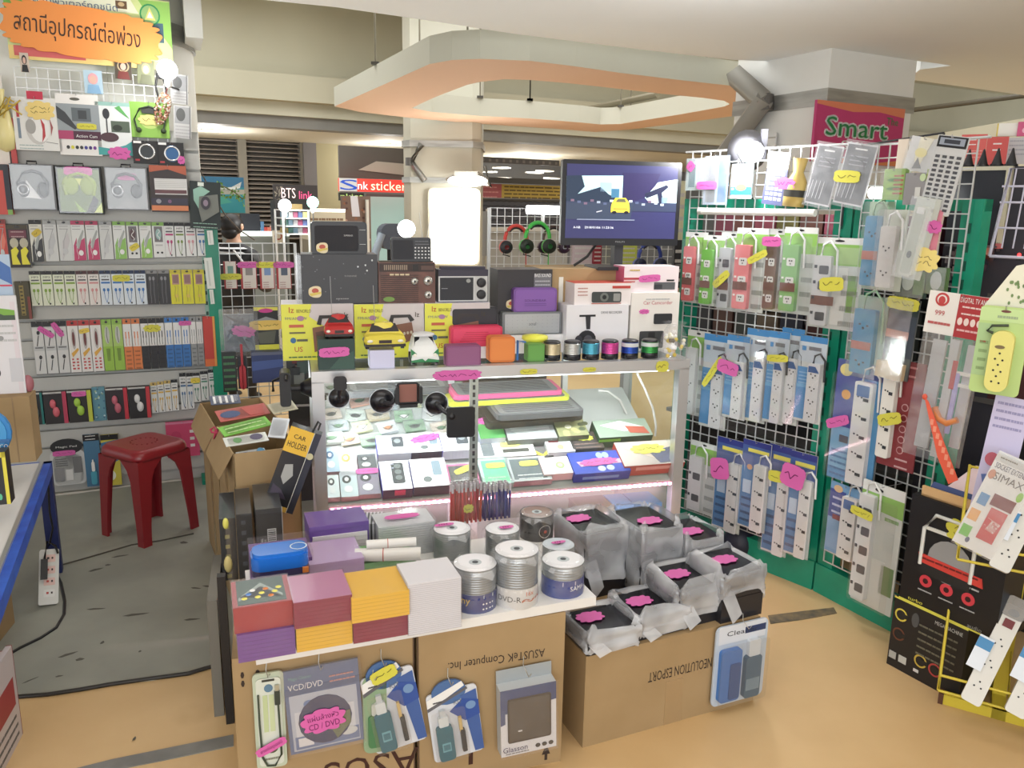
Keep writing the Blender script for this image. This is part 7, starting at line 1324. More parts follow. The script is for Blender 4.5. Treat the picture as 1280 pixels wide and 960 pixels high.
def dr(it, b, w_, h_):
    b.box(-w_/2, w_/2, -.04, 0, 0, h_*.84, C(186, 192, 196)); b.box(-w_/2, w_/2, -.002, 0, h_*.84, h_, C(160, 166, 168)); d = D(b, -w_/2, w_/2, 0, h_*.84, -.04); d.r(0, 0, 1, 1, C(226, 228, 228), 1); d.g([(0, 0), (1, 0), (1, .26), (0, .36)], C(50, 76, 130), 2); d.g([(0, .3), (.08, .3), (.08, .5), (0, .52)], C(50, 76, 130), 3)
    s_ = it.p('enclosure_print', label='printed picture of a black drive enclosure'); s_.rr(d.X(.12), d.X(.9), d.Z(.8), d.Z(.14), .006, -.044, -.041, C(56, 52, 50, .3)); s_.rr(d.X(.15), d.X(.87), d.Z(.77), d.Z(.17), .005, -.045, -.044, C(80, 76, 72, .3)); s_.box(d.X(.3), d.X(.37), -.0456, -.045, d.Z(.64), d.Z(.62), C(220, 220, 220)); d.t('Glasson', .25, .9, .08, C(60, 60, 110), 3, .44); [d.e(.66+i*.12, .92, .045, .03, BK, 3) for i in range(3)]; d.lines(.08, .5, .96, .99, 1, C(140, 140, 140), 3)
    it.p('clear_bag').box(-w_/2-.004, w_/2+.004, -.047, -.0465, -.004, h_*.86, wrap)
hangp('enclosure_box', 'hanging white and blue box with a black drive enclosure picture', 628, 842, 697, 940, .042, dr, 'box', tilt=-2)
# low carton with the bagged drives
n0, n1 = gz(728, 935, 0), gz(941, 875, 0); ny = math.atan2(n1.y-n0.y, n1.x-n0.x); nl = math.hypot(n1.y-n0.y, n1.x-n0.x); NP = Pan(n0.x, n0.y, ny); NH = NP.hit(728, 822)[1]
it = It('printed_carton', 'low brown carton with upside down print under the bagged black boxes', 'carton', (n0.x, n0.y, 0), ny, 'big printed cartons under the white board'[:0] or None); b = it.p('box'); b.box(0, nl, 0, .62, 0, NH, KRAFT); b.box(nl*.45, nl*.55, -.001, 0, 0, NH*.5, C(172, 140, 96, .4)); pr_ = it.p('printing', label='dark printed words'); D(pr_, 0, nl, 0, NH, -.0004).t('NEOLUTION ESPORT', .53, .4, .11, C(60, 46, 36), 1, .37, 180); it.done()
def bagged(px, py, zt, w_, dp, hbox, label, yaw=0, white=.7, stk=(0, 0), seed=1, stack=1):
    p = gz(px, py, zt); it = It('bagged_drive_box', label, 'box', (p.x, p.y, NH), ny+R(yaw), 'black boxes in plastic bags'); H_ = zt-NH; rs2 = random.Random(seed)
    b = it.p('box'); n = max(1, int(round(H_/.075)))
    for i in range(n): b.box(-w_/2+.001*(i % 2), w_/2, -dp/2, dp/2, H_*i/n, H_*(i+1)/n-.002, C(38, 38, 44, .28))
    b.box(-w_*.46, w_*.46, -dp*.46, dp*.46, H_-.002, H_, C(24, 24, 30, .2))
    s_ = it.p('price_sticker'); s_.slab([(x+stk[0], y+stk[1]) for x, y in blob(.085, .055, 9, .22, .4)], H_+.004, H_+.0055, PINK)
    bg = it.p('plastic_bag', label='milky crumpled plastic bag'); N_, M_ = 44, 12; vs = []
    for j in range(M_+1):
        v = j/M_
        for i in range(N_):
            a = 2*pi*i/N_; ca, sa = cos(a), sin(a); kx = abs(ca)**.22*(1 if ca > 0 else -1); ky = abs(sa)**.22*(1 if sa > 0 else -1)
            zlow = H_*(1-white)*(.75+.3*sin(2*a+seed)) ; z = zlow*(1-v)+(H_+.012)*v if v < .8 else H_+.012+.02*sin(3*a+seed)*(v-.8)*5
            e = 1.09+.04*sin(5*a+7*v+seed)+rs2.uniform(-.012, .02)+(.10*(v-.5) if v > .5 else 0)-(.26*(v-.8)*5 if v > .8 else 0)
            vs.append((kx*w_/2*e+.004*rs2.uniform(-1, 1), ky*dp/2*e, z+rs2.uniform(-.005, .005)))
    bg.add(vs, [(j*N_+i, j*N_+(i+1) % N_, (j+1)*N_+(i+1) % N_, (j+1)*N_+i) for j in range(M_) for i in range(N_)], BAG, True)
    ear = [(-w_*.5, -dp*.5, H_*.55), (-w_*.25, -dp*.54, H_*.62), (-w_*.1, -dp*.62, H_*.2), (-w_*.35, -dp*.66, H_*.05)]; bg.add(ear, [(0, 1, 2, 3)], BAG, True)
    it.done()
bagged(738, 651, .545, .17, .2, 0, 'tall glossy black box stack, back row left, bag slipped half way down', 4, .5, (-.03, .03), 1)
bagged(806, 648, .55, .16, .22, 0, 'black box fully covered by a raised white bag, back row middle', 0, .95, (.0, -.03), 2)
bagged(862, 662, .5, .15, .19, 0, 'black box in a white bag at the right end of the back row', 0, .8, (-.01, -.02), 3)
bagged(908, 702, .47, .17, .18, 0, 'dark grey box stack with a white bag collar, middle row right end', 2, .4, (-.0, .01), 5)
bagged(858, 718, .44, .19, .18, 0, 'black box in a milky bag, middle row left of the right end one', 2, .7, (-.03, .01), 6)
bagged(811, 752, .38, .19, .17, 0, 'low black box in a milky bag, front row right', 2, .8, (-.03, .01), 7)
bagged(752, 774, .37, .18, .16, 0, 'low black box in a milky bag, front row left beside the white board', 0, .8, (-.03, .02), 8)
# hanging blue kit at the right end of the low carton
NR = Pan(*NP.at(nl, 0).xy, ny)
def dr(it, b, w_, h_):
    b.rr(-w_/2, w_/2, 0, h_, .02, -.006, 0, C(190, 204, 220)); d = D(b, -w_/2, w_/2, 0, h_, -.006); d.r(.05, .0, .95, .22, C(214, 220, 230), 1); d.t('Cleaner', .5, .1, .06, C(50, 50, 60), 2, .6); d.r(.55, .06, .95, .14, C(40, 60, 110), 2); X, Z = d.X, d.Z
    c_ = it.p('cloth_roll'); c_.rr(X(.08), X(.46), Z(.93), Z(.28), .012, -.024, -.006, C(60, 120, 200)); c_.rr(X(.24), X(.44), Z(.9), Z(.45), .006, -.027, -.024, C(40, 84, 150)); s_ = it.p('spray_bottle'); s_.rr(X(.56), X(.86), Z(.95), Z(.42), .01, -.024, -.006, C(60, 100, 130, .25)); s_.rr(X(.6), X(.82), Z(.42), Z(.22), .006, -.022, -.006, C(210, 216, 222)); s_.box(X(.58), X(.84), -.0246, -.024, Z(.85), Z(.7), C(110, 140, 160)); it.p('blister').rr(-w_*.47, w_*.47, h_*.02, h_*.8, .015, -.03, -.0295, BLIS)
hangp('cleaning_kit', 'blue cloth and spray bottle kit hanging at the right end of the low carton', 899, 784, 962, 880, .03, dr, pan=NR)
# ---------------- green framed wire racks on the right ----------------
J = gz(1017, 737, 0)
RA = Pan(J.x, J.y, R(-50)); RB = Pan(J.x, J.y, R(-62))
def rack(name, label, pan, aL, aR, zt, zg0=.16):
    it = It(name, label, 'rack', pan.o, pan.yaw); f = it.p('frame', label='green enamelled frame')
    for a in (aL, aR-.075): f.box(a, a+.075, .0, .05, 0, 1.66, GREEN)
    f.box(aL, aR, -.01, .06, .0, .13, GREEN); f.box(aL, aR, .01, .05, 1.62, 1.66, GREEN)
    for a in (aL+.02, aR-.055):
        for i in range(22): f.box(a+.008, a+.022, -.002, 0, .2+.064*i, .235+.064*i, C(8, 84, 66))
    g = it.p('wire_grid'); grid(g, aL+.04, aR-.04, zg0, zt, .05, WIRE, .0022, -.012)
    g.tube([(aL, -.012, zt), (aR, -.012, zt)], .005, WIRE, 6); it.done()
aAL = RA.hit(853, 300)[0]; rack('display_rack', 'green framed wire rack of green and blue power strip packs, farther of the two', RA, aAL, -.005, 1.87)
aBR = .52; rack('display_rack', 'green framed wire rack nearer the black speaker boxes on the right', RB, .005, aBR, 1.86)
# shelving behind the racks
it = It('dark_shelving', 'dark shelving of boxes seen through the wire of the right racks', 'shelves', RA.at(0, 0, -.28), R(-56)); b = it.p('frame'); b.box(-1.2, .9, .12, .4, 0, 1.5, C(40, 38, 40))
for z in (.5, .9, 1.3): b.box(-1.2, .9, .0, .4, z, z+.02, C(90, 86, 84))
it.done()
for i in range(9):
    cc_ = [(150, 60, 84), (130, 70, 60), (176, 76, 96), (120, 110, 50), (104, 60, 50), (160, 70, 90), (90, 60, 60), (140, 80, 90), (110, 50, 60)][i]
    it = It('stock_box', '%s crimson and brown box on the top dark shelf behind the right racks' % ORD[i], 'box', RA.at(0, 1.32, -.28)+Vector((cos(R(-56)), sin(R(-56)), 0))*(-.95+.13*i), R(-56), 'boxes behind the right racks'); b = it.p('box'); b.box(0, .12, .01, .12, 0, .28, C(*cc_)); it.done()
for i in range(12):
    cc_ = [(50, 50, 54), (90, 56, 46), (60, 64, 60), (110, 90, 70), (46, 46, 60), (80, 40, 40)][i % 6]
    it = It('stock_box', '%s %s box on the middle dark shelf behind the right racks' % (ORD[i], ['charcoal', 'brown', 'grey', 'tan', 'navy', 'maroon'][i % 6]), 'box', RA.at(0, .92, -.28)+Vector((cos(R(-56)), sin(R(-56)), 0))*(-1.05+.14*i), R(-56), 'boxes on the middle shelf behind the right racks'); it.p('box').box(0, .125, .01, .12, 0, .2+.05*(i % 3), C(*cc_)); it.done()
# power strip packs
def strip(it, d, w_, h_, u0, u1, v0, v1, body, n, kind, cable=(236, 236, 236), sw=None, y0=0, nm='power_strip'):
    p = it.p('%s#%d' % (nm, len(it.parts)), None); X, Z = d.X, d.Z; x0, x1, zt, zb = X(u0), X(u1), Z(v0), Z(v1); y = d.y-y0; th = .022; wd = x1-x0; cx = (x0+x1)/2
    p.rr(x0, x1, zb, zt, min(.008, wd*.3), y-th, y, body)
    for i in range(n):
        z = zt-(zt-zb)*((i+.9)/(n+.5))
        if kind == 'thai':
            p.rr(cx-wd*.2, cx+wd*.34, z-.016, z+.016, .006, y-th-.001, y-th, C(230, 230, 226)); p.box(x0+wd*.06, x0+wd*.2, y-th-.002, y-th, z+.008, z+.016, C(240, 240, 236))
            p.box(cx-.004, cx+.002, y-th-.002, y-th-.001, z+.002, z+.008, BK); p.box(cx+.006, cx+.012, y-th-.002, y-th-.001, z+.002, z+.008, BK); p.el(cx+.004, z-.007, .003, .003, y-th-.002, y-th-.001, BK, 8)
        elif kind == 'dark':
            p.rr(cx-wd*.16, cx+wd*.4, z-.017, z+.017, .005, y-th-.001, y-th, C(70, 72, 78)); p.box(x0+wd*.06, x0+wd*.2, y-th-.003, y-th, z+.006, z+.018, C(40, 44, 56))
        elif kind == 'pins':
            p.box(cx-wd*.24, cx-wd*.14, y-th-.001, y-th, z+.003, z+.009, BK); p.box(cx+wd*.12, cx+wd*.22, y-th-.001, y-th, z-.001, z+.005, BK); p.el(cx-wd*.02, z-.008, wd*.06, wd*.06, y-th-.001, y-th, BK, 8)
        elif kind == 'sw':
            p.box(cx+wd*.05, cx+wd*.34, y-th-.002, y-th, z-.006, z+.006, C(40, 44, 50)); p.box(cx-wd*.3, cx-wd*.2, y-th-.001, y-th, z+.006, z+.012, BK); p.box(cx-wd*.1, cx, y-th-.001, y-th, z+.004, z+.01, BK)
    if sw: p.rr(x0+wd*.15, x1-wd*.15, zt-wd*.7, zt-wd*.15, .003, y-th-.002, y-th, sw)
    if cable: it.p('power_cord#%d' % len(it.parts)).tube([(cx-wd*.2, y-.01, zt), (cx-wd*.1, y-.012, zt+wd*.6), (cx+wd*.3, y-.012, zt+wd*.8), (cx+wd*.75, y-.012, zt+wd*.3), (cx+wd*.8, y-.01, zt-wd*1.3)], .0045, C(*cable), 6)
def blister(it, d, w_, h_, dp=.03, m=None): it.p('blister').rr(-w_*.48, w_*.48, h_*.015, h_*.9, .01, d.y-dp-.0005, d.y-dp, m or BLIS)
def ppack(x0, y0, x1, y1, label, draw, pan=RA, group=None, body=C(206, 210, 206), tilt=0, fr_=.05, name='power_strip_pack'):
    pk(name, label, 'package', x0, y0, x1, y1, .006, body, draw, group, tilt, True, fr_, pan)
def gpk(body, kind, n=3, stk=None, big=False, brown=None):
    def f(it, b, d, w_, h_, y):
        d.r(0, 0, 1, .07, C(222, 224, 222), 1); d.r(0, .07, 1, .3, C(140, 196, 84), 1); d.r(0, .3, 1, 1, C(196, 202, 198), 1); d.e(.5, .035, .1, .012, BK, 2, 10)
        strip(it, d, w_, h_, .08, .56 if not big else .42, .2, .97, body, n, kind)
        if big: d.r(.45, .32, .72, .95, C(222, 224, 220), 2); d.r(.74, .4, .92, .8, C(120, 170, 70), 2); d.g([(.5, .1), (.9, .1), (.9, .28), (.5, .28)], C(160, 200, 110), 2)
        d.lines(.62, .95, .4, .9, 4, C(150, 156, 150), 2); blister(it, d, w_, h_)
        if brown: q_ = it.p('seal_label'); q_.box(d.X(.08), d.X(.54), y-.0235, y-.0225, d.Z(.74), d.Z(.64), C(120, 70, 60))
        if stk: sticker(it, d.X(stk[0]), d.Z(stk[1]), stk[2], stk[3], y-.034, stk[4], stk[5], 'plain')
    return f
GP1 = 'green topped power strip packs on the farther rack'
ppack(855, 290, 882, 379, 'green topped pack with a pink socket strip, first from the left', gpk(C(232, 100, 104), 'thai', 3, None, False, 1), RA, GP1, fr_=.05)
ppack(877, 294, 905, 383, 'green topped pack with a lime green socket strip, second from the left', gpk(C(110, 196, 60), 'thai', 3, None, False, 1), RA, GP1, fr_=.06)
ppack(899, 290, 929, 388, 'green topped pack with a grey dark socket strip, under a yellow sticker', gpk(C(196, 200, 204), 'dark', 3, (.3, .6, .1, .035, YEL, 42), False, 1), RA, GP1, fr_=.05)
ppack(918, 285, 957, 390, 'green topped pack with a salmon pink socket strip and slanted yellow sticker, middle', gpk(C(240, 130, 134), 'thai', 3, (.85, .33, .1, .03, YEL, 28), False, 1), RA, GP1, fr_=.07)
ppack(957, 286, 986, 390, 'green topped pack with a brown socket strip under a pink sticker', gpk(C(130, 100, 86), 'thai', 3, (.35, .15, .09, .04, PINK, 0), False, 1), RA, GP1, fr_=.05)
ppack(977, 284, 1018, 393, 'green topped pack with a pale green socket strip, sixth from the left', gpk(C(130, 190, 110), 'thai', 3, None, False, 1), RA, GP1, fr_=.07)
ppack(1014, 297, 1077, 412, 'widest green topped pack with dark sockets, right end over the green post', gpk(C(206, 208, 210), 'dark', 4, (.5, .5, .1, .055, YEL, 6), True, 1), RA, GP1, fr_=.06)
# blue row
def bpk(stk=None, dark_c=True):
    def f(it, b, d, w_, h_, y):
        d.r(0, 0, 1, .07, C(60, 140, 210), 1); d.r(0, .07, 1, .3, C(196, 208, 220), 1); d.r(.1, .12, .25, .17, C(70, 150, 220), 2); d.r(.35, .12, .8, .16, C(120, 120, 130), 2)
        d.r(0, .36, .44, .97, C(76, 150, 214), 1); d.r(0, .56, .44, .6, C(110, 176, 226), 2); d.lines(.06, .4, .42, .54, 4, C(140, 190, 230), 2)
        strip(it, d, w_, h_, .47, .92, .3, .98, C(222, 222, 224), 4, 'pins', (40, 40, 44)); q_ = it.p('maker_label'); q_.prism([(d.X(.5), d.Z(.4)), (d.X(.9), d.Z(.4)), (d.X(.75), d.Z(.33)), (d.X(.5), d.Z(.33))], y-.0235, y-.0225, C(40, 90, 160)); blister(it, d, w_, h_)
        if stk: sticker(it, d.X(stk[0]), d.Z(stk[1]), stk[2], stk[3], y-.034, stk[4], stk[5], 'plain')
    return f
GP2 = 'blue topped power strip packs on the farther rack'
ppack(857, 413, 884, 520, 'white and green pack at the far left of the blue topped row', gpk(C(214, 216, 216), 'pins', 3), RA, None, fr_=.04)
for i, (x0, y0, x1, y1, stk) in enumerate(((877, 418, 910, 536, (.55, .38, .17, .03, YEL, 58)), (906, 419, 934, 524, (.3, .38, .11, .06, PINK, -10)), (930, 411, 960, 528, None), (957, 414, 983, 530, (.7, .27, .1, .03, YEL, 6)), (973, 410, 1001, 531, None), (996, 420, 1030, 529, None))):
    ppack(x0, y0, x1, y1, 'blue topped white socket strip pack, %s from left%s' % (ORD[i], [', slanted yellow sticker', ', pink sticker', '', ', small yellow sticker', '', ', black coiled cord'][i]), bpk(stk), RA, GP2, fr_=.05+.015*(i % 2))
sticker_it = place(RA, 897, 424, 913, 434, .002, .08)
def npk(stk=None, long_=False):
    def f(it, b, d, w_, h_, y):
        d.r(0, 0, 1, .06, C(40, 50, 140), 1); d.r(0, .06, 1, .16, C(60, 90, 160), 1); d.r(.2, .09, .95, .13, C(226, 214, 80), 2); d.r(.0, .16, 1, .3, C(90, 110, 170), 1); d.e(.3, .3, .1, .03, C(220, 160, 110), 2); d.r(.02, .3, .5, .98, C(70, 130, 190), 1); d.r(.1, .45, .4, .6, C(190, 214, 236), 2); d.lines(.08, .45, .65, .9, 4, C(40, 80, 130), 2)
        strip(it, d, w_, h_, .54, .98, .24, .99, C(222, 222, 220), 4, 'sw'); blister(it, d, w_, h_)
        if stk: sticker(it, d.X(stk[0]), d.Z(stk[1]), stk[2], stk[3], y-.034, stk[4], stk[5], 'plain')
    return f
GP3 = 'navy topped power strip packs low on the farther rack'
ppack(861, 553, 895, 642, 'green topped white pack at the left end of the navy topped row', gpk(C(210, 214, 214), 'dark', 2, None), RA, None, fr_=.04)
for i, (x0, y0, x1, y1, stk) in enumerate(((893, 548, 928, 664, (.3, .32, .1, .1, PINK, 10)), (925, 551, 960, 663, None), (956, 556, 988, 694, (.55, .26, .08, .05, YEL, 5)), (983, 565, 1016, 697, (.3, .22, .11, .1, PINK, -10)))):
    ppack(x0, y0, x1, y1, 'navy topped pack with a white switch strip, %s from the left' % ORD[i], npk(stk), RA, GP3, fr_=.05+.015*(i % 2))
# top row of rack A
def dr(it, b, d, w_, h_, y): d.r(.15, .2, .5, .9, C(90, 130, 140), 1); d.l([(.6, .1), (.6, .8)], .004, W, 2); sticker(it, d.X(.3), d.Z(.25), .04, .04, y-.01, PINK, 50, 'plain'); pw(it, w_, h_, y, .008)
pk('cable_bag', 'small clear bag with a teal cable at the left end of the rack top', 'package', 858, 198, 880, 238, .004, C(180, 206, 206), dr, None, 0, True, .05, RA)
def dr(it, b, d, w_, h_, y): d.r(.1, .15, .5, .95, C(130, 136, 144), 1); d.r(.6, .05, .95, .95, C(60, 110, 180), 1); sticker(it, d.X(.2), d.Z(.6), .11, .035, y-.012, PINK, 0, 'plain'); pw(it, w_, h_, y, .01)
pk('cable_bag', 'grey and blue cable pack with a pink sticker, second at the rack top', 'package', 880, 195, 910, 256, .004, C(150, 170, 196), dr, None, 0, True, .05, RA)
def dr(it, b, d, w_, h_, y): d.r(0, .66, 1, .9, C(50, 130, 210), 1); d.e(.45, .5, .3, .18, C(150, 200, 226), 1); d.e(.5, .68, .25, .1, C(190, 110, 90), 2); d.r(.05, .7, .15, .75, W, 2)
pk('card_pack', 'white and blue pack under the bright lamp at the rack top', 'package', 914, 205, 940, 248, .01, C(214, 232, 240), dr, None, 0, True, .05, RA)
def dr(it, b, d, w_, h_, y): 
    for i in range(4):
        for j in range(6): d.r(.12+.21*i, .38+.095*j, .27+.21*i, .44+.095*j, C(216, 220, 232), 2)
    d.r(0, 0, 1, .32, C(240, 240, 244), 1)
pk('key_sheet', 'white sheet of dark blue keys beside the yellow jar pack', 'package', 954, 190, 980, 256, .004, C(90, 96, 140), dr, None, 6, True, .05, RA)
def dr(it, b, d, w_, h_, y):
    b.clr(); b.lathe([(0, 0), (w_*.42, .0), (w_*.45, h_*.3), (w_*.4, h_*.5), (w_*.2, h_*.7), (w_*.3, h_*.98)], C(206, 176, 90, .3), 0, -.02, 0, 14); b.lathe([(w_*.455, h_*.2), (w_*.455, h_*.34)], C(50, 48, 40), 0, -.02, 0, 14); sticker(it, d.X(.2), d.Z(.55), .09, .045, -.06, PINK, 0)
pk('jar_pack', 'yellow and black jar in clear film with a pink sticker', 'package', 975, 196, 1003, 258, .05, C(206, 176, 90), dr, None, 5, True, .07, RA, 'jar')
for (x0, x1, l_, s_) in ((1008, 1040, 'black and silver cable pack, left of the two slanted ones at the rack top', 0), (1044, 1082, 'black and silver cable pack with a yellow sticker, right of the two slanted ones', 1)):
    def dr(it, b, d, w_, h_, y):
        d.r(.04, .03, .96, .97, C(84, 84, 90), 1); d.lines(.3, .7, .08, .14, 1, W, 2); d.lines(.2, .8, .2, .34, 3, C(150, 150, 156), 2)
        for i in range(4): d.l([(.15+.15*i, .6), (.1+.15*i, .9)], .0022, C(226, 226, 230), 3)
        d.l([(.3, .2), (.7, .3), (.8, .5), (.7, .8)], .004, C(50, 50, 56), 3); it.p('plastic_wrap').box(-w_*.53, w_*.53, y-.008, y-.0075, -.01, h_+.01, FILM)
        if s_: sticker(it, d.X(.3), d.Z(.55), .105, .045, y-.012, YEL, 6, 'plain')
    pk('cable_pack', l_, 'package', x0, 181-(x0-1008)*.05, x1, 256, .006, C(206, 206, 210), dr, None, 10, True, .06, RA)
# tube light bar + bright clamp lamp
a0, z0_ = RA.hit(880, 264, .06); a1, z1_ = RA.hit(1022, 254, .06)
it = It('tube_lamp', 'unlit white tube lamp bar fixed across the farther rack', 'lamp', RA.at(a0, z0_, .07), RA.yaw); it.p('tube').tube([(0, 0, 0), (a1-a0, 0, 0)], .015, C(232, 232, 226, .3), 12); it.p('end_cap').tube([(-.02, 0, 0), (.0, 0, 0)], .016, C(196, 196, 190), 12); it.done()
LP = RA.at(*RA.hit(940, 190, .0), .0)+Vector((0, .0, .0)); 
it = It('clamp_lamp', 'dazzling white clamp lamp on top of the farther rack', 'lamp', LP, 0)
it.p('bulb').ball(0, 0, 0, .05, .05, .045, C(255, 255, 255, .5, 0, 12)); it.p('shade').lathe([(.04, .05), (.085, -.0), (.09, .0), (.04, .06)], C(150, 150, 160, .4, .3), 0, .07, 0.01, 18, 'y'); it.p('bracket').box(.05, .075, .04, .06, -.03, .10, C(120, 120, 130)); it.p('cord').tube([(-.06, .02, 0), (-.02, .0, -.07), (.0, -.01, -.14), (.01, -.03, -.2)], .004, BK, 6); it.done()
point('clamp_lamp_light', LP+Vector((-.12, -.15, .02)), 14, .06, (1, 1, 1))
it = It('tube_lamp', 'bright lit tube lamp between the two right racks', 'lamp', RB.at(*RB.hit(1085, 241, .0), -.02), RB.yaw); it.p('tube').tube([(-.0, 0, 0), (.24, 0, .0)], .022, C(255, 255, 255, .5, 0, 6), 10); it.p('socket').box(.24, .26, -.02, .02, -.02, .02, W); it.done()
# ---- rack B ----
def bluestrip(it, b, d, w_, h_, y): strip(it, d, w_, h_, .05, .75, .16, .96, C(40, 140, 190), 3, 'pins', (150, 190, 150)); q_ = it.p('maker_label'); q_.box(d.X(.05), d.X(.7), y-.0245, y-.0225, d.Z(.66), d.Z(.56), C(190, 100, 80)); pw(it, w_, h_, y, .034)
ppack(1082, 252, 1112, 362, 'turquoise socket strip in clear film at the top left of the nearer rack', bluestrip, RB, 'turquoise strips on the nearer rack', C(150, 180, 150), fr_=.05)
ppack(1068, 370, 1106, 472, 'turquoise socket strip in clear film below the first one on the nearer rack', bluestrip, RB, 'turquoise strips on the nearer rack', C(150, 180, 160), fr_=.05)
def dr(it, b, d, w_, h_, y): strip(it, d, w_, h_, .1, .75, .2, .96, C(214, 210, 206), 2, 'pins'); pw(it, w_, h_, y, .034)
ppack(1100, 262, 1130, 364, 'white socket strip in creased clear film right of the turquoise one', dr, RB, None, C(190, 196, 180), fr_=.08)
def dr(it, b, d, w_, h_, y):
    for i in range(5): d.e(.55, .22+.14*i, .36, .055, C(60, 130, 60) if i % 2 else C(150, 196, 90), 1); d.r(.5, .2+.14*i, .95, .26+.14*i, C(176, 90, 70), 2)
    pw(it, w_, h_, y, .02)
pk('striped_pack', 'green and red striped pack at the top of the nearer rack', 'package', 1104, 211, 1130, 250, .02, C(140, 180, 90), dr, None, 0, True, .07, RB)
pk('grey_pack', 'grey pack with a pale green disc beside the striped pack', 'package', 1130, 216, 1156, 256, .02, C(140, 138, 140), lambda it, b, d, w_, h_, y: (d.e(.85, .15, .14, .12, C(190, 214, 160), 2), d.r(.55, .45, .8, .8, C(206, 206, 200), 2), it.p('edge_card', label='lime green card edge').box(w_/2, w_/2+.03, y, 0, -.02, h_*1.1, C(150, 176, 60))), None, 0, True, .07, RB)
def dr(it, b, d, w_, h_, y):
    d.g([(.3, 0), (.75, 0), (.6, .5), (.5, .9), (.3, .7)], C(236, 230, 200), 1); d.e(.45, .45, .2, .14, C(240, 226, 140), 2); d.g([(.4, .6), (.6, .9), (.3, .95)], C(120, 120, 124), 2); pw(it, w_, h_, y, .012)
pk('figure_pack', 'clear film pack with a cream figure at the top of the nearer rack', 'package', 1130, 172, 1168, 214, .003, C(206, 206, 206), dr, None, 12, True, .06, RB)
pk('paper_sheet', 'beige paper strip left of the clear figure pack', 'paper', 1121, 174, 1134, 214, .003, C(206, 190, 170), None, None, 0, False, .05, RB)
RB2 = Pan(*RB.at(.25, 0, .16).xy, R(-58))
def dr(it, b, d, w_, h_, y):
    d.r(.03, .01, .97, .15, BK, 1); d.r(.1, .03, .9, .12, C(150, 160, 176), 2); d.r(.25, .05, .75, .1, C(50, 54, 66), 3)
    for i in range(4):
        for j in range(12): d.r(.08+.23*i, .25+.061*j, .22+.23*i, .285+.061*j, C(74, 76, 82), 2)
pk('key_sheet', 'tall grey sheet of small square stickers with a black header', 'package', 1153, 170, 1192, 267, .004, C(198, 200, 200), dr, None, 9, True, .05, RB2)
def dr(it, b, d, w_, h_, y):
    s_ = it.p('power_strip'); s_.rr(-w_*.32, w_*.22, h_*.03, h_*.9, .012, y-.02, y, C(206, 210, 196)); s_.rr(-w_*.26, w_*.16, h_*.06, h_*.86, .01, y-.022, y-.02, C(180, 186, 170)); s_.el(-w_*.05, h_*.3, .008, .012, y-.024, y-.022, C(80, 84, 84)); s_.rr(-w_*.2, w_*.1, h_*.8, h_*.88, .004, y-.024, y-.022, C(230, 230, 226)); pw(it, w_, h_, y, .032)
pk('power_strip_pack', 'slim greenish white strip in clear film slanting below the sticker sheet', 'package', 1126, 246, 1156, 348, .004, C(196, 200, 190), dr, None, 9, True, .06, RB2)
def dr(it, b, d, w_, h_, y): d.r(.6, 0, 1, .95, C(226, 130, 150), 1); d.r(0, 0, .55, .9, C(140, 136, 130), 1); sticker(it, d.X(.75), d.Z(.35), .05, .04, y-.01, PINK, 0); sticker(it, d.X(.55), d.Z(1.05), .1, .075, y-.012, C(244, 220, 120, .6), 0, 'cloud', C(90, 60, 30), 2)
pk('cable_pack', 'pink and grey pack with a cream star sticker below it on the nearer rack', 'package', 1150, 262, 1172, 322, .01, C(206, 180, 170), dr, None, 4, True, .05, RB2)
def dr(it, b, d, w_, h_, y):
    d.r(0, 0, 1, .2, C(40, 60, 60), 1); d.r(.0, .2, 1, .72, C(60, 70, 84), 1); sticker(it, d.X(.5), d.Z(.06), .13, .045, y-.012, YEL, 0, 'plain'); it.p('tan_box').box(-w_*.48, w_*.4, y-.03, y, 0, h_*.2, C(206, 180, 140)); d.r(0, .4, .8, .5, C(196, 130, 110), 2); pw(it, w_, h_, y, .036)
pk('adapter_pack', 'dark pack with a yellow sticker and a tan box in its bottom', 'package', 1104, 372, 1140, 474, .006, C(90, 96, 96), dr, None, 3, True, .07, RB)
pk('clear_pack', 'dark green clear pack above the yellow sticker on the nearer rack', 'package', 1120, 330, 1158, 372, .01, C(60, 84, 76), lambda it, b, d, w_, h_, y: (d.e(.4, .5, .2, .3, C(200, 214, 206), 1), d.r(.6, .2, .95, .9, C(110, 150, 90), 1), pw(it, w_, h_, y, .012)), None, 0, True, .06, RB)
pk('clear_pack', 'green pack with clear bubbles under the cream star sticker', 'package', 1156, 334, 1184, 368, .01, C(84, 120, 66), lambda it, b, d, w_, h_, y: (d.e(.5, .5, .25, .35, C(214, 220, 214), 1), pw(it, w_, h_, y, .012)), None, 0, True, .06, RB)
def dr(it, b, d, w_, h_, y):
    d.r(0, 0, 1, .12, C(70, 84, 150), 1); d.e(.2, .08, .14, .05, C(220, 206, 120), 2); d.r(0, .12, .55, .55, C(60, 70, 170), 1); d.e(.25, .28, .1, .04, C(240, 160, 60), 2); d.r(0, .55, .55, .9, C(120, 180, 220), 1); d.lines(.05, .5, .75, .95, 5, C(80, 130, 180), 2); d.r(.2, .62, .4, .68, C(90, 90, 100), 2)
    strip(it, d, w_, h_, .5, .88, .14, .98, C(226, 226, 224), 5, 'sw', (226, 226, 226), C(50, 100, 170)); sticker(it, d.X(.25), d.Z(.5), .11, .04, y-.034, PINK, 24, 'plain'); blister(it, d, w_, h_)
ppack(1040, 452, 1098, 607, 'tall blue pack with a long white socket strip and pink sticker on the nearer rack', dr, RB, None, C(80, 150, 206), fr_=.06)
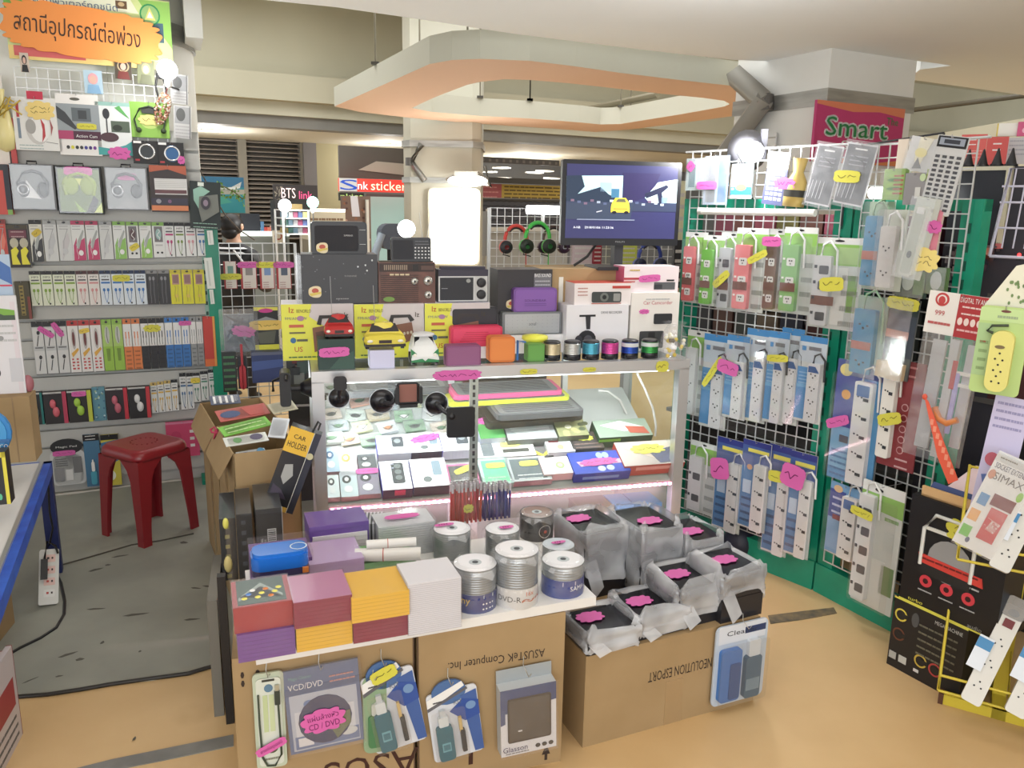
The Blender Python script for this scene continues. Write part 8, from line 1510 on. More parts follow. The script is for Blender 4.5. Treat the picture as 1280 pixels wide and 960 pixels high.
def dr(it, b, d, w_, h_, y):
    d.r(.4, .0, 1, .16, C(120, 44, 48), 1); [d.e(.6, .42+.1*i, .09, .035, C(200, 150, 150), 2) for i in range(5)]; [d.e(.6, .42+.1*i, .07, .026, C(136, 40, 46), 3) for i in range(5)]; d.lines(.5, .85, .9, .97, 2, C(210, 170, 170), 2); d.lines(.4, .8, .04, .12, 2, C(190, 120, 120), 2)
    strip(it, d, w_, h_, .04, .38, .16, .92, C(226, 224, 216), 4, 'sw', (210, 206, 200)); sticker(it, d.X(.36), d.Z(.54), .1, .045, y-.03, YEL, 20, 'plain')
ppack(1102, 450, 1150, 588, 'maroon pack with a white socket strip and slanted yellow sticker', dr, RB, None, C(140, 42, 48), fr_=.06)
def dr(it, b, d, w_, h_, y):
    d.e(.25, .08, .14, .05, C(220, 180, 130), 2); d.r(0, .1, .5, .5, C(60, 80, 160), 1); d.r(0, .5, .5, .95, C(130, 170, 210), 1); d.r(.15, .45, .4, .52, C(140, 60, 60), 2); d.lines(.1, .4, .2, .4, 3, C(190, 200, 230), 2)
    strip(it, d, w_, h_, .5, .95, .12, .99, C(226, 224, 220), 4, 'sw', (226, 226, 226), C(50, 100, 170)); blister(it, d, w_, h_)
ppack(1034, 606, 1075, 697, 'short blue pack with a white socket strip low on the nearer rack', dr, RB, None, C(110, 160, 206), fr_=.06)
def dr(it, b, d, w_, h_, y):
    d.r(0, 0, 1, .08, C(226, 228, 226), 1); d.g([(.0, .08), (1, .08), (1, .22), (0, .2)], C(140, 190, 90), 1); d.e(.4, .05, .1, .014, BK, 2); d.r(.62, .35, .86, .5, C(200, 206, 200), 2); d.lines(.6, .95, .24, .3, 1, C(140, 176, 120), 2); d.r(.65, .62, .95, .85, C(110, 140, 90), 2); d.r(.42, .6, .72, .98, C(216, 218, 212), 2)
    strip(it, d, w_, h_, .04, .4, .1, .96, C(222, 224, 222), 5, 'dark', (232, 234, 230)); sticker(it, d.X(.18), d.Z(.25), .1, .035, y-.034, YEL, -4, 'plain'); blister(it, d, w_, h_)
ppack(1070, 604, 1124, 764, 'tall green and white pack with five dark sockets at the bottom of the nearer rack', dr, RB, None, C(206, 210, 204), fr_=.1)
# round dark bag on the floor behind the bags
P = gz(930, 700, 0); it = It('backpack', 'dark navy bag slumped on the floor at the foot of the farther rack', 'bag', (P.x-.02, P.y+.02, 0), 0); b = it.p('body'); b.ball(0, 0, .08, .085, .07, .085, C(28, 32, 54), 16, 10); it.p('strap').tube([(.05, -.05, .1), (.085, -.03, .14), (.07, .0, .03)], .008, C(130, 40, 60), 6); it.p('handle').tube([(-.03, 0, .16), (0, -.01, .19), (.03, 0, .16)], .006, BK, 6); it.done()
# ---------------- black speaker boxes ----------------
KB = gz(1108, 829, 0); BB = Pan(KB.x, KB.y, R(-60))
z1b = BB.hit(1119, 745)[1]
def dr(it, b, d, w_, h_, y):
    d.t('MEGA MACHINE', .76, .1, .05, C(200, 200, 196), 2, .36); d.l([(0, .0), (1, .0)], .006, C(226, 220, 70), 3); [d.lines(.38, .9, .22+.1*i, .27+.1*i, 1, C(110, 108, 90), 2) for i in range(5)]
    for (u, v, cc_) in ((.12, .22, C(220, 200, 60)), (.46, .72, C(210, 180, 60)), (.66, .74, C(190, 60, 60)), (.12, .5, C(110, 60, 40))):
        p = it.p('print_ring#%d' % len(it.parts)); p.lathe([(.018, 0), (.024, 0)], cc_, d.X(u), y-.0012, d.Z(v), axis='y', n=16); p.box(d.X(u), d.X(u)+.026, y-.002, y-.001, d.Z(v)-.008, d.Z(v)+.008, C(34, 34, 34))
    d.r(.02, .78, .12, .88, C(176, 176, 170), 2); d.r(.16, .78, .27, .88, C(196, 196, 190), 2); d.r(.38, .86, .45, .9, C(220, 220, 216), 2); d.e(.32, .2, .05, .1, C(80, 82, 84), 2)
kw = dict(loc=BB.at(.13, 0, -.24), rz=BB.yaw); it = It('speaker_box', 'lower black speaker carton with yellow edge and round coloured marks', 'box', **kw); b = it.p('box'); W1 = .27; b.box(-.13, .14, -.24, 0, 0, z1b, C(30, 30, 34, .4)); dr(it, b, D(b, -.13, .14, 0, z1b, -.24), W1, z1b, -.24); it.done()
z2b = BB.hit(1126, 612)[1]
def dr(it, b, d, w_, h_, y):
    X, Z = d.X, d.Z; p = it.p('speaker_print', label='printed picture of a white handled speaker')
    cx, cz = X(.44), Z(.42); ww, hh = w_*.26, h_*.2
    p.tube([(cx-ww, y-.004, cz-hh*.9), (cx-ww, y-.004, cz+hh*.8), (cx-ww*.6, y-.004, cz+hh*1.5), (cx+ww*.5, y-.004, cz+hh*1.5), (cx+ww, y-.004, cz+hh*.7), (cx+ww, y-.004, cz-hh*.9)], .0065, C(222, 222, 214), 6); p.box(cx-ww, cx+ww, y-.005, y, cz+hh*.75, cz+hh*.9, C(222, 222, 214)); p.el(cx+.01, cz-hh*.4, ww*.86, hh*.95, y-.002, y, C(150, 150, 150)); p.box(cx-ww*1.0, cx+ww*1.0, y-.003, y, cz-hh*1.3, cz-hh*.55, C(34, 34, 36))
    rd = C(226, 60, 50); d.g([(.15, .5), (.8, .52), (.82, .6), (.18, .58)], rd, 6); d.lines(.2, .78, .53, .56, 1, C(120, 30, 30), 9)
    d.lines(.2, .8, .63, .66, 1, C(180, 180, 180), 3)
    for i, u in enumerate((.26, .48, .70)): d.e(u, .74, .065, .055, C(226, 56, 70), 3); d.e(u, .74, .028, .024, C(60, 20, 24), 4); d.lines(u-.07, u+.08, .83, .85, 1, C(180, 180, 180), 3)
    d.t('audio', .8, .96, .035, C(150, 150, 150), 3, .14); d.l([(0, .99), (1, .99)], .006, C(226, 220, 70), 3); d.t('turbo', .18, .955, .03, C(226, 220, 70), 3, .16); sticker(it, X(.64), Z(.2), .155, .085, y-.004, YEL, -6, 'cloud', None, 2)
kw = dict(loc=BB.at(.155, z1b+.001, -.24), rz=BB.yaw); it = It('speaker_box', 'upper black speaker carton with a white handled speaker picture and three red rings', 'box', **kw); b = it.p('box'); hb = z2b-z1b; b.box(-.14, .2, -.24, 0, 0, hb, C(26, 26, 30, .4)); dr(it, b, D(b, -.14, .2, 0, hb, -.24), .34, hb, -.24); it.done()
it = It('tray_carton', 'shallow orange cardboard tray with leaflets on top of the black speaker boxes', 'tray', BB.at(.16, z2b+.002, -.29), BB.yaw); b = it.p('tray'); b.box(-.12, .24, -.28, -.27, 0, .035, C(226, 180, 120)); b.box(-.12, .24, -.28, 0, 0, .006, C(214, 170, 110)); b.box(-.12, .24, -.01, 0, 0, .035, C(226, 180, 120)); p = it.p('leaflets'); p.add([(-.08, -.26, .01), (.04, -.26, .01), (.06, -.1, .1), (-.05, -.1, .1)], [(0, 1, 2, 3)], C(236, 206, 210)); p.add([(-.11, -.265, .01), (.1, -.265, .01), (.12, -.25, .045), (-.1, -.25, .05)], [(0, 1, 2, 3)], C(60, 80, 140)); it.done()
# ---------------- things hung in front at the right ----------------
HC = Pan(1.40, 2.52, R(-52)); HD = Pan(1.34, 2.22, R(-40))
it = It('hanging_rail', 'thin dark rail above the nearer rack from which the sheets hang', 'rail', (0, 0, 0)); r_ = it.p('rail'); A_ = RB.at(*RB.hit(1062, 184, .02), .02); B_ = RB.at(*RB.hit(1180, 166, .02), .02); r_.tube([A_, B_], .004, BK, 6); r_.tube([A_, A_+Vector((0, 0, -.3))], .004, BK, 6); r_.tube([B_, B_+Vector((0, 0, -.3))], .004, BK, 6); it.done()
def dr(it, b, d, w_, h_, y):
    b.clr(); b.box(-w_/2, w_/2, -.008, 0, h_*.75, h_, C(236, 232, 226)); d = D(b, -w_/2, w_/2, h_*.75, h_, -.008); d.r(.44, 0, 1, 1, C(190, 46, 52), 1); d.e(.2, .18, .1, .16, C(206, 60, 60), 2); d.e(.2, .18, .07, .11, C(236, 232, 226), 3); d.e(.2, .2, .05, .1, C(206, 60, 60), 4); d.t('999', .2, .5, .12, C(200, 60, 70), 3, .14); d.lines(.05, .4, .72, .85, 1, C(200, 90, 90), 3)
    d.t('DIGITAL TV ANTENNA', .72, .12, .12, W, 3, .52); d.lines(.5, .95, .26, .42, 2, C(240, 210, 206), 3); [d.e(.5+.09*i, .62, .035, .09, C(240, 216, 210), 3) for i in range(6)]; d.lines(.48, .95, .8, .9, 1, C(236, 180, 180), 3)
    a_ = it.p('antenna_parts'); a_.box(-w_*.3, -w_*.1, -.02, -.01, h_*.05, h_*.72, C(196, 200, 206, .3, .4)); a_.box(-w_*.02, w_*.1, -.03, -.01, h_*.02, h_*.74, C(210, 214, 218, .3, .4)); a_.box(w_*.2, w_*.34, -.02, -.01, h_*.1, h_*.72, C(206, 208, 216, .3, .4)); a_.box(w_*.02, w_*.4, -.028, -.02, h_*.54, h_*.56, W); a_.box(w_*.1, w_*.44, -.028, -.02, h_*.47, h_*.49, W); a_.box(w_*.06, w_*.13, -.031, -.03, h_*.45, h_*.62, C(200, 50, 60)); a_.box(w_*.12, w_*.18, -.03, -.02, h_*.18, h_*.55, C(176, 170, 236))
    bn = it.p('orange_band', label='curved orange band'); bn.tube([(-w_*.08, -.03, h_*.32), (w_*.02, -.035, h_*.26), (w_*.15, -.036, h_*.245), (w_*.28, -.033, h_*.28)], .011, C(226, 130, 60), 6); it.p('clear_bag').box(-w_*.42, w_*.45, -.042, -.0415, 0, h_*.76, FILM)
pk('antenna_pack', 'clear antenna bag with a white and red header card and an orange band', 'package', 1138, 366, 1226, 576, .008, W, dr, None, 3, True, .05, HC, 'header_card')
it = It('orange_strap', 'slanted orange printed strap hanging over the leaflets', 'strap', HC.at(*HC.hit(1156, 496, .1), .1), HC.yaw); b = it.p('strap'); q_ = [HC.hit(x, y, .1) for x, y in ((1156, 496), (1161, 502), (1198, 600), (1186, 605), (1172, 570))]; o_ = q_[0]; b.prism([(a-o_[0], z-o_[1]) for a, z in q_], -.003, 0, C(244, 90, 60)); 
e_ = (q_[2][0]-o_[0], q_[2][1]-o_[1])
for i in range(8): t = .3+.085*i; b.box(e_[0]*t-.012, e_[0]*t-.002, -.004, -.003, e_[1]*t-.012, e_[1]*t+.006, C(250, 150, 120))
it.p('knot').ball(0, 0, .0, .008, .006, .01, C(230, 80, 50)); it.done()
def dr(it, b, d, w_, h_, y):
    b.clr(); b.rr(-w_/2, w_/2, 0, h_, .012, -.006, 0, C(176, 206, 120)); d = D(b, -w_/2, w_/2, 0, h_, -.006); d.r(0, .02, 1, .17, C(186, 216, 140), 1); d.lines(.35, .75, .1, .16, 1, C(150, 170, 130), 2); d.e(.5, .05, .1, .015, C(110, 60, 50), 2); d.r(.0, .2, .3, .8, C(160, 194, 130), 1); d.lines(.08, .26, .4, .7, 4, C(130, 160, 100), 2); d.r(.08, .4, .2, .42, C(190, 90, 70), 2)
    s_ = it.p('socket_bar', label='yellow socket bar'); X, Z = d.X, d.Z; s_.rr(X(.32), X(.78), Z(.95), Z(.26), w_*.2, -.03, -.006, C(222, 214, 110)); s_.el(X(.52), Z(.44), .012, .005, -.031, -.03, C(120, 100, 60)); 
    for k_ in range(3):
        z = Z(.56+.13*k_)
        for (dx, dz) in ((0, .012), (-.009, -.004), (.009, -.006)): s_.el(X(.54)+dx, z+dz, .0028, .0028, -.031, -.03, BK, 8)
    it.p('cable').tube([(X(.32), -.012, Z(.3)), (X(.2), -.012, Z(.28)), (X(.28), -.012, Z(.22)), (X(.6), -.012, Z(.2))], .004, C(60, 70, 50), 6)
pk('socket_pack', 'green card with a rounded yellow socket bar at the right edge', 'package', 1217, 383, 1281, 494, .006, C(176, 206, 120), dr, None, 1, True, .05, HD, 'card')
def dr(it, b, d, w_, h_, y):
    b.clr(); b.prism([(-w_/2, 0), (w_/2, 0), (w_/2, h_), (w_*.1, h_*.9)], -.004, 0, C(222, 220, 196)); rs3 = random.Random(4)
    for _ in range(16): u = rs3.uniform(.45, .95); v = rs3.uniform(.4, .95); d.e(u, v, .03, .04, C(110, 140, 80), 2, 8)
pk('dotted_card', 'cream card with green dots behind the yellow wire at the right edge', 'card', 1234, 326, 1290, 384, .004, C(220, 220, 200), dr, None, 0, False, .03, HD, 'card')
def dr(it, b, d, w_, h_, y):
    d.r(0, 0, 1, .08, C(200, 204, 206), 1); d.lines(.1, .5, .03, .06, 1, C(110, 110, 100), 2); d.t('SOCKET EXTENDER', .5, .12, .055, C(50, 60, 110), 2, .85); d.t('SIMAX', .5, .22, .075, C(90, 90, 100), 2, .7); d.e(.1, .22, .08, .05, C(206, 130, 100), 2); d.g([(.8, .12), (.92, .04), (.98, .16), (.86, .22)], C(200, 70, 80), 2)
    d.r(.36, .38, .88, .5, C(120, 24, 60), 2); d.r(.44, .52, .84, .86, C(214, 50, 70), 2); d.t('universal', .62, .69, .12, W, 3, .3, 80); d.r(.08, .42, .3, .54, C(50, 140, 206), 2); d.r(.05, .6, .28, .72, C(240, 166, 80), 2); d.r(.05, .78, .28, .9, C(90, 196, 60), 2); d.e(.88, .32, .07, .05, C(130, 200, 60), 2); d.e(.3, .92, .05, .03, C(40, 60, 120), 2)
    pw(it, w_, h_, y, .014)
pk('socket_pack', 'white socket extender pack with blue, orange and green squares, slanting to the right', 'package', 1196, 562, 1252, 690, .02, C(230, 232, 232), dr, None, 16, False, .09, HD, 'card')
pk('leaflet', 'lilac leaflet behind the socket extender pack at the right edge', 'leaflet', 1222, 494, 1268, 640, .004, C(196, 190, 226), lambda it, b, d, w_, h_, y: (d.lines(.1, .9, .05, .25, 4, C(150, 146, 190), 1), d.g([(.1, .7), (.9, .64), (.9, .72), (.2, .78)], C(80, 110, 180), 2), d.e(.3, .55, .2, .06, C(200, 90, 110), 2)), None, 4, False, .02, HD)
# yellow wire basket stand
YS = gz(1195, 885, 0); YP = Pan(YS.x, YS.y, R(-30)); yel = C(214, 190, 40, .4)
it = It('wire_basket_stand', 'yellow wire basket stand of white power strips at the lower right edge', 'basket stand', YP.o, YP.yaw)
P2 = lambda px, py, off=0: (lambda a, z: (a, -off, z))(*YP.hit(px, py, off))
ps = it.p('post'); ps.box(.10, .14, .10, .14, 0, 1.45, yel); ft = it.p('foot'); ft.box(-.04, .35, .0, .03, .0, .035, yel); ft.box(-.055, -.04, -.003, .033, -.0, .038, C(90, 50, 30)); ft.box(.1, .14, -.0, .5, 0, .035, yel)
for k_, (z, sl_) in enumerate((( .09, 0), (.55, 0))):
    bk = it.p('basket#%d' % k_); x0, x1, y0, y1 = -.06, .62, -.08, .12
    for zz_ in (z, z+.055): bk.tube([(x0, y0, zz_), (x1, y0, zz_)], .0045, yel, 6); bk.tube([(x0, y0, zz_), (x0, y1, zz_+.2)], .0045, yel, 6)
    bk.tube([(x0, y1, z+.25), (x1, y1, z+.25)], .0045, yel, 6)
    for i in range(8): x = x0+(x1-x0)*i/7; bk.tube([(x, y0, z+.055), (x, y0, z), (x, y1, z+.12)], .003, yel, 5)
top_ = it.p('basket#9'); top_.tube([(-.02, -.02, 1.0), (.06, -.02, 1.25), (.3, -.02, 1.42)], .005, yel, 6); top_.tube([(.02, -.03, .88), (.3, -.03, .84)], .005, yel, 6); top_.tube([(.0, -.02, .9), (.12, .0, 1.06)], .004, yel, 6); top_.tube([(.06, -.02, 1.23), (.35, -.02, 1.2)], .005, yel, 6); it.done()
def lean(x, z, label, ln=.34, wd=.058, y=-.045, yaw=0, tag=True):
    o = YP.at(x, z-.015, .09); it = It('power_strip', label, 'power strip', o, YP.yaw+yaw, 'white power strips in the yellow baskets', rx=R(-26), tilt=R(16)); b = it.p('body'); b.rr(-wd/2, wd/2, 0, ln, .01, -.03, 0, C(222, 220, 212)); rk = it.p('switch', label='dark red switch'); rk.box(-wd*.25, wd*.25, -.033, -.03, ln*.78, ln*.86, C(120, 30, 36)); b.el(0, ln*.93, wd*.28, .012, -.031, -.03, C(110, 160, 200))
    for k_ in range(3):
        zc = ln*(.62-.22*k_); [b.el(dx, zc+dz, .003, .003, -.031, -.03, BK, 8) for dx, dz in ((0, .012), (-.01, -.006), (.01, -.006))]
    it.p('end_cap', label='clear dark plastic end').rr(-wd*.55, wd*.55, ln*.88, ln*1.08, .012, -.034, .002, clear('smoky_film', (150, 150, 156), .3, .1, .1, (120, 120, 130), 20))
    if tag: t_ = it.p('paper_label', label='white and blue paper label'); t_.box(-wd*.95, -wd*.2, -.04, -.037, ln*.3, ln*.62, C(226, 234, 244)); t_.box(-wd*.95, -wd*.2, -.0405, -.04, ln*.5, ln*.6, C(60, 140, 200))
    it.done()
lean(.03, .10, 'white power strip, leftmost in the lower yellow basket'); lean(.15, .10, 'white power strip, second in the lower yellow basket'); lean(.27, .10, 'white power strip, third in the lower yellow basket at the picture edge'); lean(.39, .10, 'white power strip, fourth in the lower yellow basket')
lean(.05, .56, 'white power strip, leftmost in the upper yellow basket', .3); lean(.17, .56, 'white power strip, second in the upper yellow basket', .3); lean(.29, .56, 'white power strip, third in the upper yellow basket', .3)
# ---------------- next booth at the far right ----------------
FRp = Pan(1.75, 3.05, R(-42))
kw, w_, h_ = place(FRp, 1180, 208, 1300, 372, .02); it = It('dark_cabinet', 'dark booth cabinet behind the nearer rack with a screen at its top', 'cabinet', **kw); h_ += 0
zb = kw['loc'].z; b = it.p('body'); b.box(-w_/2, w_/2, 0, .3, -zb, h_, C(42, 40, 52)); b.box(-w_/2+.01, w_*.08, -.02, .0, h_*.42, h_*.98, C(34, 36, 46, .3)); b.box(-w_/2, w_*.14, -.03, 0, h_*.97, h_, C(190, 184, 160)); b.box(w_*.08, w_*.14, -.03, 0, h_*.42, h_*.97, C(196, 190, 160)); it.p('price_tag').box(w_*.08, w_*.16, -.034, -.03, h_*.38, h_*.42, C(200, 100, 100))
g = it.p('shelf_goods'); rs4 = random.Random(6)
for i in range(26): x = rs4.uniform(-w_*.45, w_*.1); z = rs4.uniform(h_*.1, h_*.38); g.box(x, x+.012, -.03, 0, z, z+rs4.uniform(.02, .05), C(*rs4.choice([(60, 60, 70), (90, 90, 104), (130, 126, 130), (50, 46, 60)])))
g.box(-w_*.45, -w_*.1, -.04, 0, h_*.06, h_*.09, C(96, 100, 104)); it.p('shelf').box(-w_*.45, w_*.1, -.05, 0, h_*.385, h_*.4, C(80, 80, 90)); it.done()
P = FRp.at(*FRp.hit(1216, 316, .05), .05); it = It('glowing_display', 'small glowing orange screen in the dark booth at the right', 'screen', P, FRp.yaw); it.p('screen').box(-.028, .028, 0, .02, -.028, .028, C(240, 110, 30, .5, 0, 3)); it.p('bright_band').box(-.025, .025, -.002, 0, -.014, -.002, C(255, 220, 140, .5, 0, 5)); it.done()
P = FRp.at(*FRp.hit(1202, 315, .05), .05); it = It('small_lamp', 'tiny white glowing lamp left of the orange screen', 'lamp', P, FRp.yaw); it.p('bulb').ball(0, 0, 0, .006, .006, .012, C(255, 240, 220, .5, 0, 6)); it.p('base').box(-.008, .008, -.008, .008, -.03, -.012, BK); it.done()
P = FRp.at(*FRp.hit(1274, 319, .05), .05); it = It('small_lamp', 'tiny red indicator lamp low behind the right wire rack', 'lamp', P, FRp.yaw); it.p('bulb').ball(0, 0, 0, .006, .006, .008, C(255, 40, 40, .5, 0, 5)); it.p('base').box(-.008, .008, -.004, .008, -.02, -.008, BK); it.done()
for i, (px, py) in enumerate(((1210, 206), (1228, 206), (1246, 205), (1264, 205))):
    P = FRp.at(*FRp.hit(px, py, -.05), -.05); it = It('cone_aerial', 'black cone shaped aerial on the dark cabinet, %s from the left' % ORD[i], 'aerial', P, 0, 'black cones on the dark cabinet'); it.p('base').lathe([(0, -.012), (.024, -.012), (.022, 0)], BK, n=14); it.p('spike').lathe([(.018, 0), (.008, .035), (.003, .055), (0, .058)], C(30, 30, 36), n=12); it.done()
def sign2(x0, y0, x1, y1, y, c, label, draw=None, name='wall_panel_sign', cat='panel'):
    it, w_, h_ = board(name, label, cat, y, x0, y0, x1, y1, .02, R(-30)); b = it.p('panel'); b.box(-w_/2, w_/2, -.02, 0, 0, h_, c)
    if draw: draw(D(b, -w_/2, w_/2, 0, h_, -.02))
    it.done()
sign2(1200, 168, 1232, 208, 4.0, C(226, 84, 76), 'coral red poster behind the sticker sheet, left of two', lambda d: (d.lines(.1, .6, .15, .3, 2, W, 1), d.lines(.1, .9, .5, .7, 3, C(240, 150, 140), 1)), 'red_poster', 'poster')
sign2(1232, 171, 1259, 210, 3.95, C(220, 72, 66), 'coral red poster above the black cones, right of two', lambda d: d.lines(.3, .7, .2, .4, 2, W, 1), 'red_poster', 'poster')
sign2(1258, 172, 1284, 205, 4.0, C(214, 212, 214), 'pale grey poster at the upper right edge', lambda d: d.lines(.1, .9, .1, .6, 4, C(180, 180, 190), 1), 'grey_poster', 'poster')
sign2(1246, 154, 1276, 170, 4.05, C(240, 238, 226), 'white sign with a yellow end at the upper right', lambda d: d.r(0, 0, .06, 1, C(226, 200, 70), 1), 'white_sign', 'sign')
sign2(1272, 152, 1292, 170, 4.0, C(220, 76, 130), 'magenta sign corner at the upper right edge', lambda d: d.e(.5, .6, .2, .2, C(250, 190, 210), 1), 'magenta_sign', 'sign')
kw, w_, h_ = place(Pan(1.72, 2.86, R(-42)), 1243, 210, 1300, 322, .02); it = It('wire_shelf', 'lilac white wire rack before the dark booth at the right edge', 'wire rack', **kw); b = it.p('frame'); lw = C(206, 204, 226)
b.tube([(-w_*.5, 0, 0), (-w_*.3, 0, h_), (w_*.5, 0, h_)], .006, lw, 6); b.tube([(-w_*.5, 0, 0), (w_*.5, 0, 0)], .006, lw, 6); g = it.p('wires')
for v in (.33, .62, .8): g.tube([(-w_*.44, 0, h_*v), (w_*.5, 0, h_*v)], .004, lw, 5)
for u in (-.25, 0, .25): g.tube([(w_*u, 0, h_*.1), (w_*u+.01, 0, h_)], .003, lw, 5)
it.done()
# beige upper wall far right with a pipe
p, q_ = gz(1130, 139, 2.9), gz(1300, 117, 2.9); b = MB(); b.tube([p, q_], .03, C(96, 88, 70), 5); o = b.make('ceiling_pipe'); o['label'] = 'thin dark pipe under the ceiling at the upper right'; o['category'] = 'pipe'
# ---------------- left foreground ----------------
lt0, lt1 = gz(55, 577, .5), gz(0, 716, .5); tyaw = math.atan2(lt0.y-lt1.y, lt0.x-lt1.x)
it = It('blue_table', 'blue metal edged white table at the left edge', 'table', (lt1.x, lt1.y, 0), tyaw); L_ = math.hypot(lt0.y-lt1.y, lt0.x-lt1.x)
blu = noisy('blue_enamel', (20, 70, 180), (40, 96, 206), 12, .4); b = it.p('rail', label='blue metal edge rail'); b.box(-.6, L_, -.03, .0, .45, .5, blu); b.box(L_-.03, L_, -.03, .5, .45, .5, blu); it.p('tabletop', label='white table top').box(-.6, L_-.03, .0, .5, .47, .505, C(226, 226, 226)); it.p('rim', label='bare steel rim').box(-.6, L_-.03, -.002, .012, .5, .51, C(190, 192, 196, .3, .6))
for k_, (x, y) in enumerate(((L_-.06, -.03), (-.55, -.03), (L_-.06, .44))): it.p('leg#%d' % k_).box(x, x+.05, y, y+.05, 0, .45, C(24, 40, 110))
it.done()
def fg(name, label, cat, Y, x0, y0, x1, y1, t, body, draw=None, yaw=20, tilt=0, part='body'):
    p = EYEV+ray((x0+x1)/2, (y0+y1)/2)*(Y/ray((x0+x1)/2, (y0+y1)/2).y); pan = Pan(p.x, p.y, R(yaw)); kw, w_, h_ = place(pan, x0, y0, x1, y1, t, 0); it = It(name, label, cat, tilt=R(tilt), **kw); b = it.p(part)
    if body: b.box(-w_/2, w_/2, -t, 0, 0, h_, body)
    if draw: draw(it, b, D(b, -w_/2, w_/2, 0, h_, -t), w_, h_, -t)
    it.done()
fg('cardboard_box', 'cardboard box standing behind the blue disc at the left edge', 'box', 3.0, -20, 497, 41, 579, .12, KRAFT, lambda it, b, d, w_, h_, y: d.r(.63, 0, .66, 1, C(150, 120, 80), 1))
def dr(it, b, d, w_, h_, y): d.t('08', .9, .86, .05, C(200, 90, 130), 2, .14); d.g([(.6, .09), (.96, .12), (.96, .19), (.6, .17)], C(120, 180, 50), 2); d.g([(.6, .11), (.8, .16), (.96, .16), (.96, .2), (.6, .2)], C(60, 80, 60), 3); d.lines(.6, .95, .24, .36, 3, C(196, 196, 196), 2); d.r(.8, .52, .98, .72, C(206, 206, 212), 2); d.e(.6, .64, .06, .04, C(60, 60, 60), 2); d.r(.9, .05, .97, .9, C(226, 214, 220), .8); d.e(.72, .35, .04, .02, C(150, 150, 150), 3)
fg('leaflet', 'white leaflet with a green picture and pink digits at the left edge', 'leaflet', 3.05, -60, 370, 28, 520, .01, C(226, 224, 228), dr)
fg('leaflet', 'blue topped clear sheet above the white leaflet at the left edge', 'leaflet', 3.1, -20, 318, 14, 372, .01, C(176, 200, 226), lambda it, b, d, w_, h_, y: (d.g([(.3, 0), (1, .3), (1, .7), (.4, .5)], C(60, 110, 190), 1), d.r(.2, .7, 1, .74, C(220, 60, 90), 2)))
def dr(it, b, d, w_, h_, y): b.clr(); b.el(0, h_/2, w_/2, h_/2, -.02, 0, C(40, 140, 220)); b.el(0, h_/2, w_*.4, h_*.4, -.024, -.02, C(60, 160, 230)); D(b, -w_/2, w_/2, 0, h_, -.024).t('CO', .8, .8, .1, W, 1, .2); it.p('label_band').box(-w_*.4, w_*.45, -.026, -.024, h_*.28, h_*.36, C(60, 120, 190))
fg('disc_pack', 'round blue pack on the blue table at the left edge', 'package', 2.75, -40, 514, 14, 570, .02, None, dr)
fg('yellow_box', 'yellow and black box on the blue table at the left edge', 'box', 2.6, -30, 566, 10, 632, .06, C(40, 40, 40), lambda it, b, d, w_, h_, y: (d.r(0, 0, 1, .1, C(236, 220, 50), 1), d.r(.88, 0, 1, 1, C(236, 220, 50), 1), d.e(.7, .85, .06, .06, C(90, 200, 150), 2)))
fg('tissue_doll', 'small pink and white dangling charm beside the white leaflet', 'charm', 3.1, 22, 470, 42, 532, .01, None, lambda it, b, d, w_, h_, y: (b.ball(w_*.3, -.01, h_*.85, .02, .012, .035, C(176, 100, 110), 10, 8), it.p('tassel').ball(-w_*.1, -.01, h_*.25, .02, .012, .04, C(226, 210, 200), 10, 8), it.p('string').tube([(w_*.2, -.01, h_*.8), (-w_*.1, -.01, h_*.35)], .003, C(190, 170, 120), 5)))
# open carton and cases at the bottom left
P = gz(14, 842, 0); it = It('open_carton', 'open cardboard carton with red and green items at the bottom left edge', 'carton', (P.x-.58, P.y-.1, 0), R(12)); b = it.p('box'); t = .006; W2, D2, H2 = .47, .34, .3
b.box(0, W2, 0, t, 0, H2, KRAFT); b.box(0, W2, D2, D2+t, 0, H2, KRAFT); b.box(0, t, 0, D2, 0, H2, KRAFT); b.box(W2-t, W2, 0, D2, 0, H2, KRAFT); b.box(0, W2, 0, D2, 0, t, KRAFT); g = it.p('contents'); g.box(.05, .4, .12, .3, .1, .26, C(170, 50, 60)); g.box(.1, .44, .02, .1, .1, .27, C(150, 196, 60)); it.done()
P = gz(14, 950, 0)
for i in range(3): it = It('disc_case', 'red and white printed disc case at the bottom left corner, %s of three upright' % ORD[i], 'case', (P.x-.005-.03*i, P.y, 0), R(105), 'disc cases at the bottom left'); b = it.p('case'); b.box(-.1, .12, 0, .016, 0, .3-.02*i, C(196, 186, 190, .3)); D(b, -.1, .12, 0, .3-.02*i, 0).r(.1, .3, .9, .6, C(170, 50, 54)).lines(.1, .9, .7, .9, 3, C(90, 90, 90), 1); it.p('spine').box(.12, .124, 0, .016, 0, .3-.02*i, C(150, 40, 50)); it.done()
